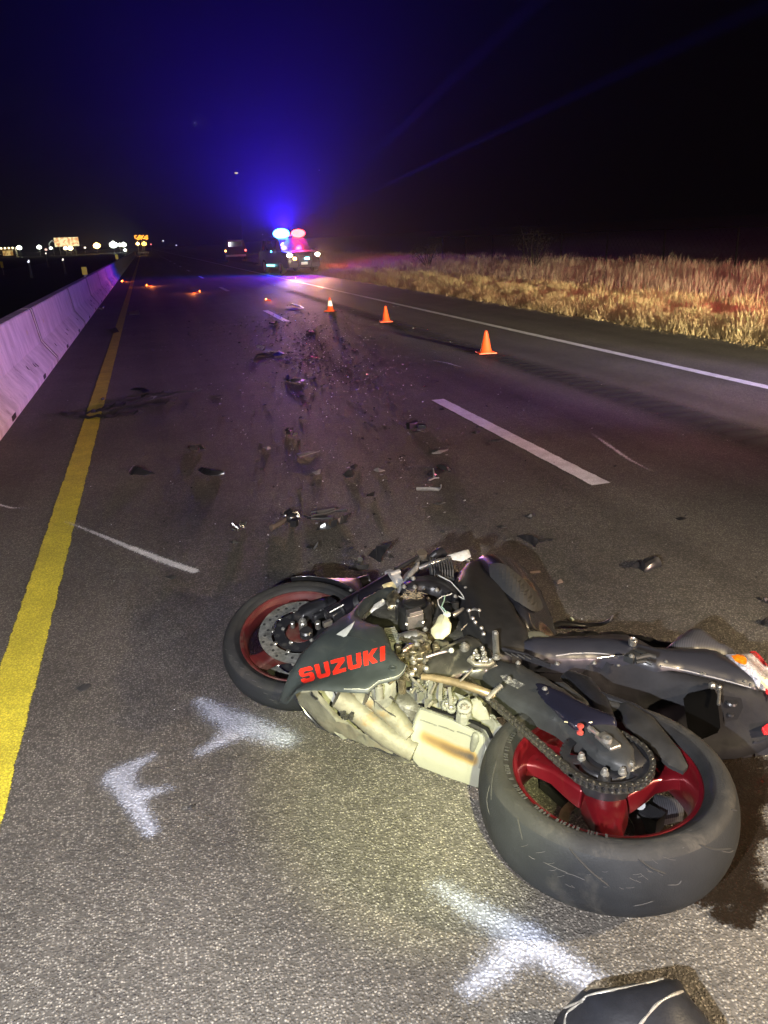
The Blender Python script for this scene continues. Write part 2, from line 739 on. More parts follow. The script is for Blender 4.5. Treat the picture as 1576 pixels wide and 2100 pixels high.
# rumble strip: grooves drawn as flat dark sheets across the right lane's edge
m_groove = coating_material('groove_dark', (0.010, 0.009, 0.010), 'paint', 0.2, 0.9, 1.2, 0.85, 0.7, 0.9, 0.3)


def groove_mesh():
    vs, fs, at = [], [], []
    nx, ny = 10, 5
    for j in range(ny + 1):
        for i in range(nx + 1):
            u, v = i / nx, j / ny
            vs.append(((u - .5) * 0.46, (v - .5) * 0.15, 0))
            at.append(min(1, 1.1 * min(1, 4 * min(u, 1 - u)) * min(1, 4 * min(v, 1 - v))))
    for j in range(ny):
        for i in range(nx):
            a = j * (nx + 1) + i
            fs.append((a, a + 1, a + nx + 2, a + nx + 1))
    me = bpy.data.meshes.new('groove')
    me.from_pydata(vs, [], fs)
    me.materials.append(m_groove)
    a = me.attributes.new('paint', 'FLOAT', 'POINT')
    a.data.foreach_set('value', at)
    return me


rs = empty('rumble_strip', (4.45, 3, 0))
rs['kind'] = 'structure'
gm = groove_mesh()
for i in range(95):
    o = bpy.data.objects.new('groove', gm)
    y = 3.4 + i * 0.245
    o.location = (0.0 + random.uniform(-.03, .03) + (0.12 if y > 12 else 0), y - 3, 0.005)
    o.rotation_euler = (0, 0, rad(random.uniform(-3, 3)))
    o.scale = (random.uniform(.7, 1.2), random.uniform(.6, 1.3), 1)
    col.objects.link(o)
    o.parent = rs


# ---- sheets whose paint value is computed from strokes
def stroke_sheet(name, strokes, m, z, cell, label=None, cat=None, group=None, kind=None, world=False, gain=1.0, blotch=0.0):
    """strokes: list of (points, width list, peak list); one thin sheet, alpha from the 'paint' value"""
    S = []
    for pts, w, a in strokes:
        P = [V(p).to_2d() if world else W(*p).to_2d() for p in pts]
        ww = w if isinstance(w, (list, tuple)) else [w] * len(P)
        aa = a if isinstance(a, (list, tuple)) else [a] * len(P)
        S.append((P, ww, aa))
    allx = [p.x for s in S for p in s[0]]
    ally = [p.y for s in S for p in s[0]]
    mg = max(max(s[1]) for s in S) * 1.6
    X = np.arange(min(allx) - mg, max(allx) + mg, cell)
    Y = np.arange(min(ally) - mg, max(ally) + mg, cell)
    GX, GY = np.meshgrid(X, Y)
    val = np.zeros_like(GX)
    for P, ww, aa in S:
        best = np.zeros_like(GX)
        for i in range(max(1, len(P) - 1)):
            a = P[i]
            b = P[min(i + 1, len(P) - 1)]
            dx, dy = b.x - a.x, b.y - a.y
            L2 = dx * dx + dy * dy + 1e-9
            t = np.clip(((GX - a.x) * dx + (GY - a.y) * dy) / L2, 0, 1)
            d = np.hypot(GX - a.x - t * dx, GY - a.y - t * dy)
            j = min(i + 1, len(P) - 1)
            w = ww[i] * (1 - t) + ww[j] * t
            pk = aa[i] * (1 - t) + aa[j] * t
            f = np.exp(-(d / (w * 0.86)) ** 1.9) * pk
            best = np.maximum(best, f)
        val = 1 - (1 - np.clip(val, 0, 1)) * (1 - np.clip(best, 0, 1))
    if blotch:
        val = val * (1 + blotch * (np.sin(GX * 31 + 2 * np.sin(GY * 17)) * np.sin(GY * 27 + 1.3)))
    keep = val > 0.012
    idx = -np.ones(GX.shape, int)
    cellk = keep[:-1, :-1] | keep[1:, :-1] | keep[:-1, 1:] | keep[1:, 1:]
    use = np.zeros_like(keep)
    use[:-1, :-1] |= cellk
    use[1:, :-1] |= cellk
    use[:-1, 1:] |= cellk
    use[1:, 1:] |= cellk
    idx[use] = np.arange(use.sum())
    vs = np.stack([GX[use], GY[use], np.full(use.sum(), z)], 1)
    J, I = np.nonzero(cellk)
    fs = np.stack([idx[J, I], idx[J, I + 1], idx[J + 1, I + 1], idx[J + 1, I]], 1)
    me = bpy.data.meshes.new(name)
    c = V((float(vs[:, 0].mean()), float(vs[:, 1].mean()), z))
    me.from_pydata((vs - np.array(c)).tolist(), [], fs.tolist())
    at = me.attributes.new('paint', 'FLOAT', 'POINT')
    at.data.foreach_set('value', (val[use] * gain).astype(np.float32))
    me.materials.append(m)
    o = bpy.data.objects.new(name, me)
    # the textures must stay in road coordinates: keep the mesh's own offset small
    o.location = c
    col.objects.link(o)
    return tag(o, label, cat, group, kind)


m_spray = coating_material('white_spray_paint', (0.36, 0.38, 0.45), 'paint', 0.08, 0.98, 0.7, 0.6, 0.97, 0.9, 0.40)
m_spray_thin = coating_material('thin_white_spray', (0.80, 0.80, 0.84), 'paint', 0.10, 0.75, 0.7, 0.6, 0.85, 0.8, 0.35)
stroke_sheet('spray_paint_mark', [
    ([(412, 1440), (450, 1466), (500, 1490), (582, 1518)], [0.045, 0.07, 0.085, 0.07], [0.75, 0.95, 1, 0.85]),
    ([(500, 1490), (455, 1520), (412, 1545)], [0.05, 0.045, 0.035], [1, 0.9, 0.75])],
    m_spray, 0.0045, 0.007, 'white spray painted T shaped mark on the asphalt below the front tyre', 'road marking')
stroke_sheet('spray_paint_mark', [
    ([(312, 1553), (275, 1572), (245, 1595)], [0.028, 0.04, 0.05], [0.7, 0.85, 1]),
    ([(245, 1595), (270, 1635), (290, 1672), (310, 1706)], [0.055, 0.045, 0.04, 0.035], [1, 1, 0.9, 0.85]),
    ([(270, 1635), (305, 1628), (348, 1618)], [0.035, 0.035, 0.03], [0.9, 0.8, 0.5])],
    m_spray, 0.0045, 0.007, 'small white spray painted F shaped mark on the left of the asphalt foreground', 'road marking')
stroke_sheet('spray_paint_mark', [
    ([(905, 1822), (960, 1860), (1060, 1915), (1120, 1955), (1215, 2020)], [0.05, 0.05, 0.055, 0.055, 0.05], [0.5, 0.7, 1, 0.95, 0.8]),
    ([(1075, 1935), (1020, 1985), (965, 2030)], [0.05, 0.055, 0.04], [0.8, 0.85, 0.7])],
    m_spray, 0.0045, 0.006, 'large white spray painted mark below the rear wheel beside the black case', 'road marking')
stroke_sheet('spray_paint_line', [([(135, 1072), (190, 1093), (260, 1122), (330, 1150), (400, 1174)], [0.02, 0.025, 0.03, 0.034, 0.034], [0.3, 0.6, 0.8, 0.95, 0.9])],
             m_spray_thin, 0.0085, 0.008, 'thin white sprayed line starting on the yellow edge line', 'road marking')
stroke_sheet('spray_paint_line', [([(1215, 890), (1250, 915), (1290, 943), (1335, 967)], [0.03, 0.03, 0.026, 0.02], [0.25, 0.6, 0.6, 0.3])],
             m_spray_thin, 0.0045, 0.01, 'faint sprayed line in the right lane beyond the white lane dash', 'road marking')
stroke_sheet('spray_paint_line', [([(890, 740), (918, 745), (945, 753)], [0.03, 0.03, 0.03], [0.4, 0.6, 0.5])],
             m_spray_thin, 0.0045, 0.012, 'short faint sprayed line near the nearest orange cone', 'road marking')
stroke_sheet('spray_paint_line', [([(-5, 1035), (25, 1043), (62, 1043)], [0.022, 0.02, 0.02], [0.7, 0.6, 0.2])],
             m_spray_thin, 0.0045, 0.01, 'short curved sprayed line left of the yellow edge line', 'road marking')

# fluid beside the rear wheel with the bike's shadow painted in; dark patches
m_fluid_shadow = coating_material('fluid_and_shadow_coat', (0.012, 0.008, 0.005), 'paint', 0.3, 0.6, 1.0, 0.18, 0.86, 0.5, 0.2)
stroke_sheet('fluid_and_shadow', [
    ([(1515, 1540), (1530, 1620), (1535, 1690), (1500, 1745)], [0.07, 0.06, 0.05, 0.05], 1.0),
    ([(1500, 1745), (1520, 1800), (1540, 1850)], [0.075, 0.09, 0.05], 1.0),
    ([(1430, 1850), (1480, 1835), (1540, 1830)], [0.04, 0.06, 0.05], 0.9),
    ([(1480, 1880), (1520, 1890)], [0.04, 0.04], 0.8),
    ([(1560, 1570), (1600, 1640)], [0.05, 0.05], 0.9),
    ([(1530, 1700), (1600, 1720)], [0.04, 0.05], 0.8),
    ([(1450, 1560), (1400, 1700), (1300, 1700)], [0.1, 0.1, 0.05], 0.9)],
    m_fluid_shadow, 0.0050, 0.006, 'dark wet fluid stain with painted motorcycle shadow on the asphalt right of the rear tyre', 'stain', blotch=0.35)
m_scuff = coating_material('tyre_scuff', (0.012, 0.011, 0.011), 'paint', 0.1, 0.9, 0.7, 0.75, 0.85, 0.9, 0.3)
stroke_sheet('tyre_scuff', [
    ([(4.35, 3.2, 0), (4.45, 6, 0), (4.45, 10, 0), (4.5, 16, 0), (4.6, 26, 0), (4.6, 40, 0)], [0.45, 0.42, 0.38, 0.35, 0.35, 0.3], [0.8, 0.75, 0.65, 0.6, 0.5, 0.2])],
    m_scuff, 0.0030, 0.05, world=True, kind='structure')
stroke_sheet('tyre_scuff', [
    ([(2.0, 7.2, 0), (2.2, 9.5, 0), (2.6, 13, 0), (3.2, 20, 0)], [0.25, 0.28, 0.3, 0.3], [0.0, 0.5, 0.5, 0.2]),
    ([(3.4, 4.0, 0), (3.6, 8, 0), (3.7, 14, 0)], [0.2, 0.2, 0.2], [0.1, 0.35, 0.1])],
    m_scuff, 0.0032, 0.05, world=True, kind='structure')

# ---- concrete barrier, one segment each
m_conc = mat('barrier_concrete', (0.62, 0.60, 0.57), 0.9, noise=0.30, nscale=4.5, bump=0.06, bscale=50, dirt=(0.15, 0.135, 0.12), dscale=3.0, dlevel=0.60, stretch=(1.0, 1.0, 0.30))
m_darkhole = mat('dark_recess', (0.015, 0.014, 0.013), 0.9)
PROF = [(0.0, 0.0), (0.0, 0.075), (-0.175, 0.33), (-0.235, 0.795), (-0.25, 0.81), (-0.39, 0.81), (-0.405, 0.795), (-0.465, 0.33), (-0.64, 0.075), (-0.64, 0.0)]


def barrier_segment(y0, L, label):
    root = empty('concrete_barrier', (-1.47, y0, 0), label, 'concrete barrier', 'concrete barrier segments along the yellow line')
    mb = MB()
    ny = 12
    vs, fs = [], []
    g = 0.020
    r = random.Random(int(y0 * 10))
    YS = [g, g + .02] + [g + (L - 2 * g) * q / (ny - 2) for q in range(1, ny - 2)] + [L - g - .02, L - g]
    for j in range(ny + 1):
        y = YS[j]
        ins = 0.016 if j in (0, ny) else 0
        for k, (x, z) in enumerate(PROF):
            vs.append((x + r.uniform(-.0015, .0015) - (ins if k < 5 else -ins), y, z - (ins if 2 < k < 7 else 0)))
    n = len(PROF)
    for j in range(ny):
        for k in range(n - 1):
            a = j * n + k
            fs.append((a, a + 1, a + n + 1, a + n))
    fs.append(list(range(n)))
    fs.append([ny * n + k for k in range(n)][::-1])
    mb.add(vs, fs)
    o = mb.build('barrier_body', m_conc, None, 0)
    o.parent = root
    for yy, wd in ((g + .022, r.uniform(.07, .12)), (L - g - .022, -r.uniform(.07, .12))):
        s = MB()
        q0 = [(x + .0025, yy, z) for x, z in PROF[:5]]
        q1 = [(x + .0025, yy + wd * r.uniform(.6, 1.1), z) for x, z in PROF[:5]]
        s.add(q0 + q1, [(i_, i_ + 1, i_ + 6, i_ + 5) for i_ in range(4)])
        q = s.build('joint_stain', mat('joint_stain', (.10, .09, .085), .95, noise=.5, nscale=20), None, 14)
        q.parent = root
    for yy, zz in ((L * 0.28, 0.045), (L * 0.72, 0.045)):
        s = MB()
        s.box((0.003, yy, zz), (0.008, 0.22, 0.05))
        q = s.build('lifting_slot', m_darkhole, None, 0)
        q.parent = root
    for yy in (L * 0.14, L * 0.83):
        s = MB()
        f = V((-0.060, 0, 0.465)).normalized()
        nrm = V((f.z, 0, -f.x))
        s.lathe([(0.0, 0.004), (0.030, 0.004), (0.036, 0.0)], V((-0.205, yy, 0.56)) + nrm * 0.001, nrm, 12, caps=False)
        q = s.build('lifting_hole', mat('hole_rim', (0.55, 0.50, 0.36), 0.8), None, 30)
        q.parent = root
    for t in range(4):
        yy = r.uniform(0.4, L - 0.4)
        s = MB()
        z0 = r.uniform(0.12, 0.24)
        pts = []
        for q in range(5):
            zz = z0 + q * 0.014
            pts.append(V((-(zz - 0.075) / 0.255 * 0.175 + 0.004, yy + math.sin(q * 1.3 + t) * 0.014, zz)))
        s.tube(pts, [0.002, 0.005, 0.006, 0.004, 0.002], 5)
        q = s.build('tar_drip', m_darkhole, None, 30)
        q.parent = root
    return root


near = {0: 'pinkish lit concrete barrier segment nearest the camera at the left edge',
        1: 'purple lit concrete barrier segment second from the camera, with a lifting hole',
        2: 'violet lit concrete barrier segment third from the camera, below the nearest yellow reflector',
        3: 'blue lit concrete barrier segment fourth from the camera'}
for i in range(30):
    y0 = 0.55 + 6.0 * i
    k = i - 1
    barrier_segment(y0, 6.0, near.get(k, 'grey concrete barrier segment far along the yellow line' if k > 3 else 'concrete barrier segment beside the camera, left of the frame'))

m_reflect = mat('yellow_reflector', (0.95, 0.85, 0.02), 0.35, emit=None)
m_post = mat('grey_plastic', (0.3, 0.3, 0.3), 0.6)


def delineator(x, y, z, s, label):
    r = empty('delineator', (x, y, z), label, 'reflector', 'yellow reflectors on the barrier')
    a = MB()
    a.box((x, y, z + 0.03 * s), (0.06 * s, 0.03, 0.06 * s))
    a.build('bracket', m_post, r, 0)
    a = MB()
    a.box((x, y - 0.02, z + 0.06 * s + 0.115 * s), (0.15 * s, 0.012, 0.23 * s))
    bmo = a.build('reflector_plate', m_reflect, r, 0)
    mod = bmo.modifiers.new('bevel', 'BEVEL')
    mod.width = 0.02 * s
    mod.segments = 2


delineator(-1.80, 25.8, 0.81, 1.0, 'yellow reflector plate on top of the barrier, nearest to the camera')
delineator(-1.80, 58, 0.81, 1.3, 'small yellow reflector plate on the barrier, farther away')
r = empty('delineator', (-10.4, 66, 0), 'yellow reflector on a post across the dark opposite carriageway', 'reflector')
a = MB()
a.cyl((-10.4, 66, 0), (-10.4, 66, 0.75), 0.03, n=8)
a.build('post', m_post, r)
a = MB()
a.box((-10.4, 65.95, 0.75), (0.18, 0.02, 0.45))
a.build('reflector_plate', m_reflect, r, 0)


# ---- roadside grass
def blades(name, n, fx, fh, fw, m, lean=0.25, kind='stuff', wind=0.0):
    """n curved grass blades from random places; four-vertex-wide strips of three segments"""
    X, Y = fx(n)
    H = fh(X, Y)
    Wd = fw(X, Y)
    Z = np.array([bank(x, y) for x, y in zip(X, Y)]) - 0.01
    ang = rng.uniform(0, 2 * np.pi, n)
    ln = rng.uniform(0.05, lean, n) * H
    dx, dy = np.cos(ang) * ln + wind * H, np.sin(ang) * ln
    fa = rng.uniform(0, 2 * np.pi, n)
    sx, sy = np.cos(fa), np.sin(fa)
    vs = np.zeros((n, 7, 3))
    for k, (t, wf) in enumerate(((0, 1.0), (0.4, 0.9), (0.75, 0.6))):
        b = t ** 2
        for q, s in ((0, -1), (1, 1)):
            vs[:, k * 2 + q, 0] = X + dx * b + sx * Wd * wf * s / 2
            vs[:, k * 2 + q, 1] = Y + dy * b + sy * Wd * wf * s / 2
            vs[:, k * 2 + q, 2] = Z + H * t
    vs[:, 6, 0] = X + dx
    vs[:, 6, 1] = Y + dy
    vs[:, 6, 2] = Z + H * (1 - 0.25 * (ln / H))
    base = (np.arange(n) * 7)[:, None]
    tri = np.concatenate([base + np.array([[0, 1, 3]]), base + np.array([[0, 3, 2]]), base + np.array([[2, 3, 5]]),
                          base + np.array([[2, 5, 4]]), base + np.array([[4, 5, 6]])], 1).reshape(-1, 3)
    me = bpy.data.meshes.new(name)
    me.vertices.add(n * 7)
    me.vertices.foreach_set('co', vs.reshape(-1))
    me.loops.add(len(tri) * 3)
    me.loops.foreach_set('vertex_index', tri.reshape(-1).astype(np.int32))
    me.polygons.add(len(tri))
    me.polygons.foreach_set('loop_start', (np.arange(len(tri)) * 3).astype(np.int32))
    me.polygons.foreach_set('loop_total', np.full(len(tri), 3, np.int32))
    me.update()
    c = me.attributes.new('tint', 'FLOAT', 'POINT')
    c.data.foreach_set('value', np.repeat(rng.uniform(0, 1, n), 7).astype(np.float32))
    me.materials.append(m)
    o = bpy.data.objects.new(name, me)
    col.objects.link(o)
    o['kind'] = kind
    return o


def grass_material(name, stops):
    m = bpy.data.materials.new(name)
    m.use_nodes = True
    t = m.node_tree
    b = t.nodes['Principled BSDF']
    b.inputs['Roughness'].default_value = 0.7
    at = t.nodes.new('ShaderNodeAttribute')
    at.attribute_name = 'tint'
    r = t.nodes.new('ShaderNodeValToRGB')
    r.color_ramp.elements[0].color = (*stops[0], 1)
    r.color_ramp.elements[1].color = (*stops[-1], 1)
    for i, s in enumerate(stops[1:-1]):
        e = r.color_ramp.elements.new((i + 1) / (len(stops) - 1))
        e.color = (*s, 1)
    t.links.new(at.outputs['Fac'], r.inputs[0])
    t.links.new(r.outputs[0], b.inputs['Base Color'])
    tr = t.nodes.new('ShaderNodeBsdfTranslucent')
    t.links.new(r.outputs[0], tr.inputs[0])
    mx = t.nodes.new('ShaderNodeMixShader')
    mx.inputs[0].default_value = 0.25
    t.links.new(b.outputs[0], mx.inputs[1])
    t.links.new(tr.outputs[0], mx.inputs[2])
    t.links.new(mx.outputs[0], t.nodes['Material Output'].inputs[0])
    return m


def near_y(n, y0, y1, p=2.2):
    u = rng.uniform(0, 1, n)
    return y0 + (y1 - y0) * u ** p


def clump(X, Y, s=1.0):
    return 0.5 + 0.5 * np.sin(X * 5.1 * s + 2 * np.sin(Y * 1.7 * s)) * np.sin(Y * 3.3 * s + 1.5 * np.sin(X * 2.9 * s))


m_tan = grass_material('dry_tan_grass', [(0.34, 0.24, 0.11), (0.44, 0.33, 0.17), (0.50, 0.41, 0.23), (0.28, 0.18, 0.08)])
m_pale = grass_material('pale_straw_grass', [(0.30, 0.28, 0.11), (0.48, 0.43, 0.20), (0.56, 0.50, 0.27), (0.40, 0.35, 0.16)])
m_tall = grass_material('tall_seed_grass', [(0.22, 0.20, 0.12), (0.36, 0.31, 0.20), (0.30, 0.24, 0.17)])
nb = lambda lo, hi: (lambda X, Y: rng.uniform(lo, hi, len(X)))
blades('dry_edge_grass', 60000, lambda n: (ROAD_R - 0.10 + rng.uniform(0, 1, n) ** 0.8 * 1.1 + 0.12 * np.sin(np.arange(n)), near_y(n, 5.5, 60)),
       lambda X, Y: np.clip((0.12 + 0.13 * clump(X, Y)) * rng.uniform(0.5, 1.3, len(X)) * np.clip((X - ROAD_R + 0.25) * 2.4, 0.3, 1), 0.03, 1), nb(0.004, 0.010), m_tan, 0.9)
blades('straw_grass', 80000, lambda n: (ROAD_R + 0.75 + rng.uniform(0, 1, n) * 1.9, near_y(n, 5.5, 75)),
       lambda X, Y: (0.19 + 0.13 * clump(X, Y, 0.8)) * rng.uniform(0.6, 1.25, len(X)), nb(0.004, 0.011), m_pale, 0.6)
blades('tall_roadside_grass', 80000, lambda n: (ROAD_R + 2.2 + rng.uniform(0, 1, n) ** 0.8 * 5.5, near_y(n, 5.5, 90, 1.9)),
       lambda X, Y: (0.28 + 0.20 * clump(X, Y, 0.6)) * rng.uniform(0.6, 1.3, len(X)), nb(0.004, 0.010), m_tall, 0.45, wind=0.10)
# scattered dead stems lying over the asphalt's edge
blades('fallen_stems', 2500, lambda n: (ROAD_R - 0.28 + rng.uniform(0, 0.5, n), near_y(n, 5.5, 40)),
       lambda X, Y: rng.uniform(0.02, 0.07, len(X)), nb(0.003, 0.006), m_tan, 4.0)


# ---- shrub and fence behind the grass
def shrub(x, y, h, label, name='roadside_shrub', seed=1, w=0.8):
    r = random.Random(seed)
    z0 = bank(x, y)
    root = empty(name, (x, y, z0), label, 'shrub')
    st = MB()
    tips = []
    for i in range(11):
        a = r.uniform(0, 6.28)
        tip = V((x + math.cos(a) * r.uniform(.1, w), y + math.sin(a) * r.uniform(.1, w), z0 + h * r.uniform(.55, 1)))
        mid = V((x, y, z0)).lerp(tip, 0.5) + V((r.uniform(-.1, .1), r.uniform(-.1, .1), 0.1))
        st.tube([V((x, y, z0)), mid, tip], [0.02, 0.012, 0.004], 5)
        tips += [mid, tip, mid.lerp(tip, 0.5), mid.lerp(tip, .8)]
    st.build('stem', mat('shrub_stem', (0.012, 0.010, 0.008), 0.9, spec=0.1), root)
    lf = MB()
    for k in range(900):
        c = r.choice(tips) + V((r.gauss(0, .16), r.gauss(0, .16), r.gauss(0, .14)))
        u = V((r.gauss(0, 1), r.gauss(0, 1), r.gauss(0, 1))).normalized()
        v = u.orthogonal().normalized()
        s = r.uniform(.02, .045)
        lf.add([c - u * s, c + v * s * .4, c + u * s, c - v * s * .4], [(0, 1, 2, 3)])
    lf.build('foliage', mat('shrub_leaf', (0.015, 0.016, 0.012), 0.9, spec=0.1), root, 0)


shrub(13.2, 25.5, 1.55, 'faint leafy shrub standing above the tall grass right of the patrol car', seed=3)
shrub(12.0, 33, 1.2, 'low dark shrub in the tall grass close to the patrol car', seed=8)

root = empty('chain_link_fence', (14.6, 10, 0), 'faint chain link fence behind the tall grass at the right edge', 'fence')
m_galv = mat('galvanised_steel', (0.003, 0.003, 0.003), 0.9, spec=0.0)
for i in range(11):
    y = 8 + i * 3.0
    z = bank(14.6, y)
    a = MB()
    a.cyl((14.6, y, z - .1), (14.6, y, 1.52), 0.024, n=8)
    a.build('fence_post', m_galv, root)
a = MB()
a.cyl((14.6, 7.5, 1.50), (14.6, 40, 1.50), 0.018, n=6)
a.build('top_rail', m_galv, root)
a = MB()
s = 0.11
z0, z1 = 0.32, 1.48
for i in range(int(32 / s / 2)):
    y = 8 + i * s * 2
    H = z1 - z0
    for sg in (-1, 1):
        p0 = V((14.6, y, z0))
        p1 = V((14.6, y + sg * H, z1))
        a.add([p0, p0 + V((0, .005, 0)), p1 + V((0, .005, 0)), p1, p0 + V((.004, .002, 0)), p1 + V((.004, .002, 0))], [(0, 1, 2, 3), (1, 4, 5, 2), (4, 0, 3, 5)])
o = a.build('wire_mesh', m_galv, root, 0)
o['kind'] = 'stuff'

# ------------------------------------------------------------ vehicles ahead
m_carpaint = mat('black_car_paint', (0.004, 0.004, 0.005), 0.3, spec=0.3)
m_carwhite = mat('white_car_paint', (0.55, 0.55, 0.58), 0.3, coat=0.6)
m_carglass = mat('dark_car_glass', (0.01, 0.01, 0.013), 0.05)
m_rubber = mat('tyre_rubber_plain', (0.02, 0.02, 0.02), 0.8)
m_alloy = mat('wheel_alloy', (0.35, 0.35, 0.36), 0.35, 0.8)
m_blackpl = mat('black_plastic_trim', (0.02, 0.02, 0.02), 0.5)


def under(o, root):
    o.parent = root
    return o


def loft(sections):
    """sections: list of (x, [(y, z)...]) half outlines, mirrored in y"""
    mb = MB()
    vs, fs = [], []
    n = None
    for x, pr in sections:
        full = [(x, y, z) for y, z in pr] + [(x, -y, z) for y, z in pr[::-1]]
        n = len(full)
        vs += full
    for i in range(len(sections) - 1):
        for k in range(n):
            a = i * n + k
            b = i * n + (k + 1) % n
            fs.append((a, b, b + n, a + n))
    fs.append(list(range(n)))
    fs.append([(len(sections) - 1) * n + k for k in range(n)][::-1])
    mb.add(vs, fs)
    return mb


def wheel(root, x, y, r=0.37, w=0.25):
    s = 1 if y > 0 else -1
    a = MB()
    a.lathe([(r * .6, -w / 2), (r * .93, -w / 2), (r, -w / 3), (r, w / 3), (r * .93, w / 2), (r * .6, w / 2)], (x, y, r), (0, 1, 0), 24, caps=False)
    t = under(a.build('tyre', m_rubber, None), root)
    a = MB()
    a.lathe([(r * .62, -w * .4), (r * .62, w * .46), (r * .55, w * .40)], (x, y, r), (0, s, 0), 24, caps=False)
    a.cyl((x, y, r), (x, y + s * w * .42, r), r * .16, n=12)
    for k in range(5):
        t5 = k * 2 * math.pi / 5
        a.box((x + math.cos(t5) * r * .34, y + s * w * .38, r + math.sin(t5) * r * .34), (r * .5, .03, .06), (math.cos(t5), 0, math.sin(t5)), (0, 1, 0), (-math.sin(t5), 0, math.cos(t5)))
    o = a.build('rim', m_alloy, None)
    under(o, t)
    return t


def patrol_car(front, heading, label):
    """sport utility patrol car, x forward, origin under the middle of its front bumper"""
    root = empty('patrol_car', front, label, 'police car', rz=heading)
    S = [(-4.9, [(0.0, .42), (.80, .45), (.90, .8), (.88, 1.02), (0, 1.05)]),
         (-4.75, [(0.0, .33), (.90, .36), (.98, .75), (.93, 1.12), (0, 1.15)]),
         (-3.2, [(0.0, .30), (.93, .34), (1.0, .75), (.95, 1.14), (0, 1.17)]),
         (-1.55, [(0.0, .30), (.93, .34), (1.0, .75), (.95, 1.12), (0, 1.15)]),
         (-0.9, [(0.0, .30), (.93, .34), (1.0, .75), (.93, 1.12), (0, 1.16)]),
         (-0.25, [(0.0, .28), (.90, .32), (.97, .72), (.86, 1.08), (0, 1.13)]),
         (-0.05, [(0.0, .28), (.80, .32), (.86, .66), (.74, 1.04), (0, 1.08)]),
         (0.0, [(0.0, .36), (.70, .38), (.74, .60), (.62, .98), (0, 1.0)])]
    body = under(loft(S).build('body', m_carpaint, None, 35), root)
    G = [(-4.72, [(0, 1.12), (.88, 1.10), (.84, 1.3), (.76, 1.5), (0, 1.55)]),
         (-4.45, [(0, 1.12), (.91, 1.10), (.85, 1.45), (.74, 1.74), (0, 1.79)]),
         (-3.0, [(0, 1.12), (.93, 1.10), (.86, 1.47), (.74, 1.80), (0, 1.85)]),
         (-2.0, [(0, 1.12), (.93, 1.10), (.85, 1.45), (.72, 1.76), (0, 1.81)]),
         (-1.7, [(0, 1.10), (.92, 1.08), (.84, 1.40), (.72, 1.66), (0, 1.70)]),
         (-1.05, [(0, 1.08), (.90, 1.05), (.86, 1.10), (.80, 1.14), (0, 1.16)])]
    under(loft(G).build('cabin', m_carpaint, None, 35), root)
    a = MB()
    a.add([(-1.11, .78, 1.155), (-1.11, -.78, 1.155), (-1.69, -.70, 1.655), (-1.69, .70, 1.655)], [(0, 1, 2, 3)])
    for v in range(4):
        pass
    o = under(a.build('windscreen', m_carglass, None, 0), root)
    o.location.z = 0.012
    o.location.x = 0.01
    for s in (-1, 1):
        for x0, x1 in ((-1.75, -2.6), (-2.7, -3.5), (-3.6, -4.3)):
            a = MB()
            a.add([(x0, s * .905, 1.17), (x1, s * .905, 1.17), (x1, s * .80, 1.66), (x0, s * .80, 1.66)], [(0, 1, 2, 3)])
            o = under(a.build('side_window', m_carglass, None, 0), root)
            o.location.y = s * 0.012
        a = MB()
        a.box((-1.55, s * 1.06, 1.14), (.14, .2, .16))
        under(a.build('wing_mirror', m_carpaint, None, 0), root)
        a = MB()
        a.ball((-0.03, s * .72, .92), 0.1, 14, 8, (0.5, 1.5, 0.9))
        under(a.build('headlight', glow('headlight_glow', (1.0, 0.82, 0.55), 60), None), root)
        a = MB()
        a.ball((0.02, s * .45, .47), 0.05, 10, 6, (0.5, 1.2, 0.8))
        under(a.build('fog_lamp', glow('fog_glow', (1, 0.85, 0.6), 4), None), root)
    a = MB()
    for k in range(5):
        a.box((0.0, 0, .60 + k * .045), (.05, .9, .018))
    under(a.build('grille', m_blackpl, None, 0), root)
    a = MB()
    a.box((0.01, 0, .44), (.10, 1.62, .20))
    under(a.build('bumper', m_blackpl, None, 0), root)
    a = MB()
    for s in (-1, 1):
        a.tube([(0.05, s * .34, .32), (.16, s * .34, .45), (.16, s * .34, .88), (.08, s * .34, .98)], .03, 8)
    a.tube([(.16, -.34, .62), (.16, .34, .62)], .025, 8)
    a.tube([(.16, -.34, .88), (.16, .34, .88)], .025, 8)
    pb = under(a.build('push_bar', m_blackpl, None), root)
    a = MB()
    a.box((.19, .10, .75), (.03, .22, .10))
    under(a.build('push_bar_light', glow('cyan_strobe', (0.25, 0.85, 1.0), 25), None, 0), pb)
    a = MB()
    a.box((.19, -.55, .76), (.03, .16, .12))
    under(a.build('grille_light', glow('amber_strobe', (1.0, 0.45, 0.12), 25), None, 0), root)
    a = MB()
    a.box((.08, -.02, .52), (.02, .34, .13))
    under(a.build('number_plate', mat('plate_white', (.7, .7, .7), .5), None, 0), root)
    for x in (-.95, -3.85):
        for y in (-.86, .86):
            wheel(root, x, y)
    # light bar across the roof
    a = MB()
    a.box((-2.1, 0, 1.87), (.28, 1.30, .05))
    bar = under(a.build('light_bar', m_blackpl, None, 0), root)
    a = MB()
    a.ball((-2.0, -.46, 1.98), 0.30, 16, 8, (.8, 1.5, .85))  # both domes are enlarged so their shape takes in the glare
    under(a.build('blue_dome', glow('blue_strobe', (0.07, 0.42, 1.0), 15), None), bar)
    a = MB()
    a.ball((-2.0, .46, 1.96), 0.26, 16, 8, (.8, 1.5, .8))
    under(a.build('red_dome', glow('red_strobe', (1.0, 0.05, 0.05), 15), None), bar)
    a = MB()
    a.box((-2.15, -1.02, 1.12), (.2, .04, .08))
    under(a.build('mirror_light', glow('blue_strobe', (0.07, 0.42, 1.0), 15), None, 0), root)
    a = MB()
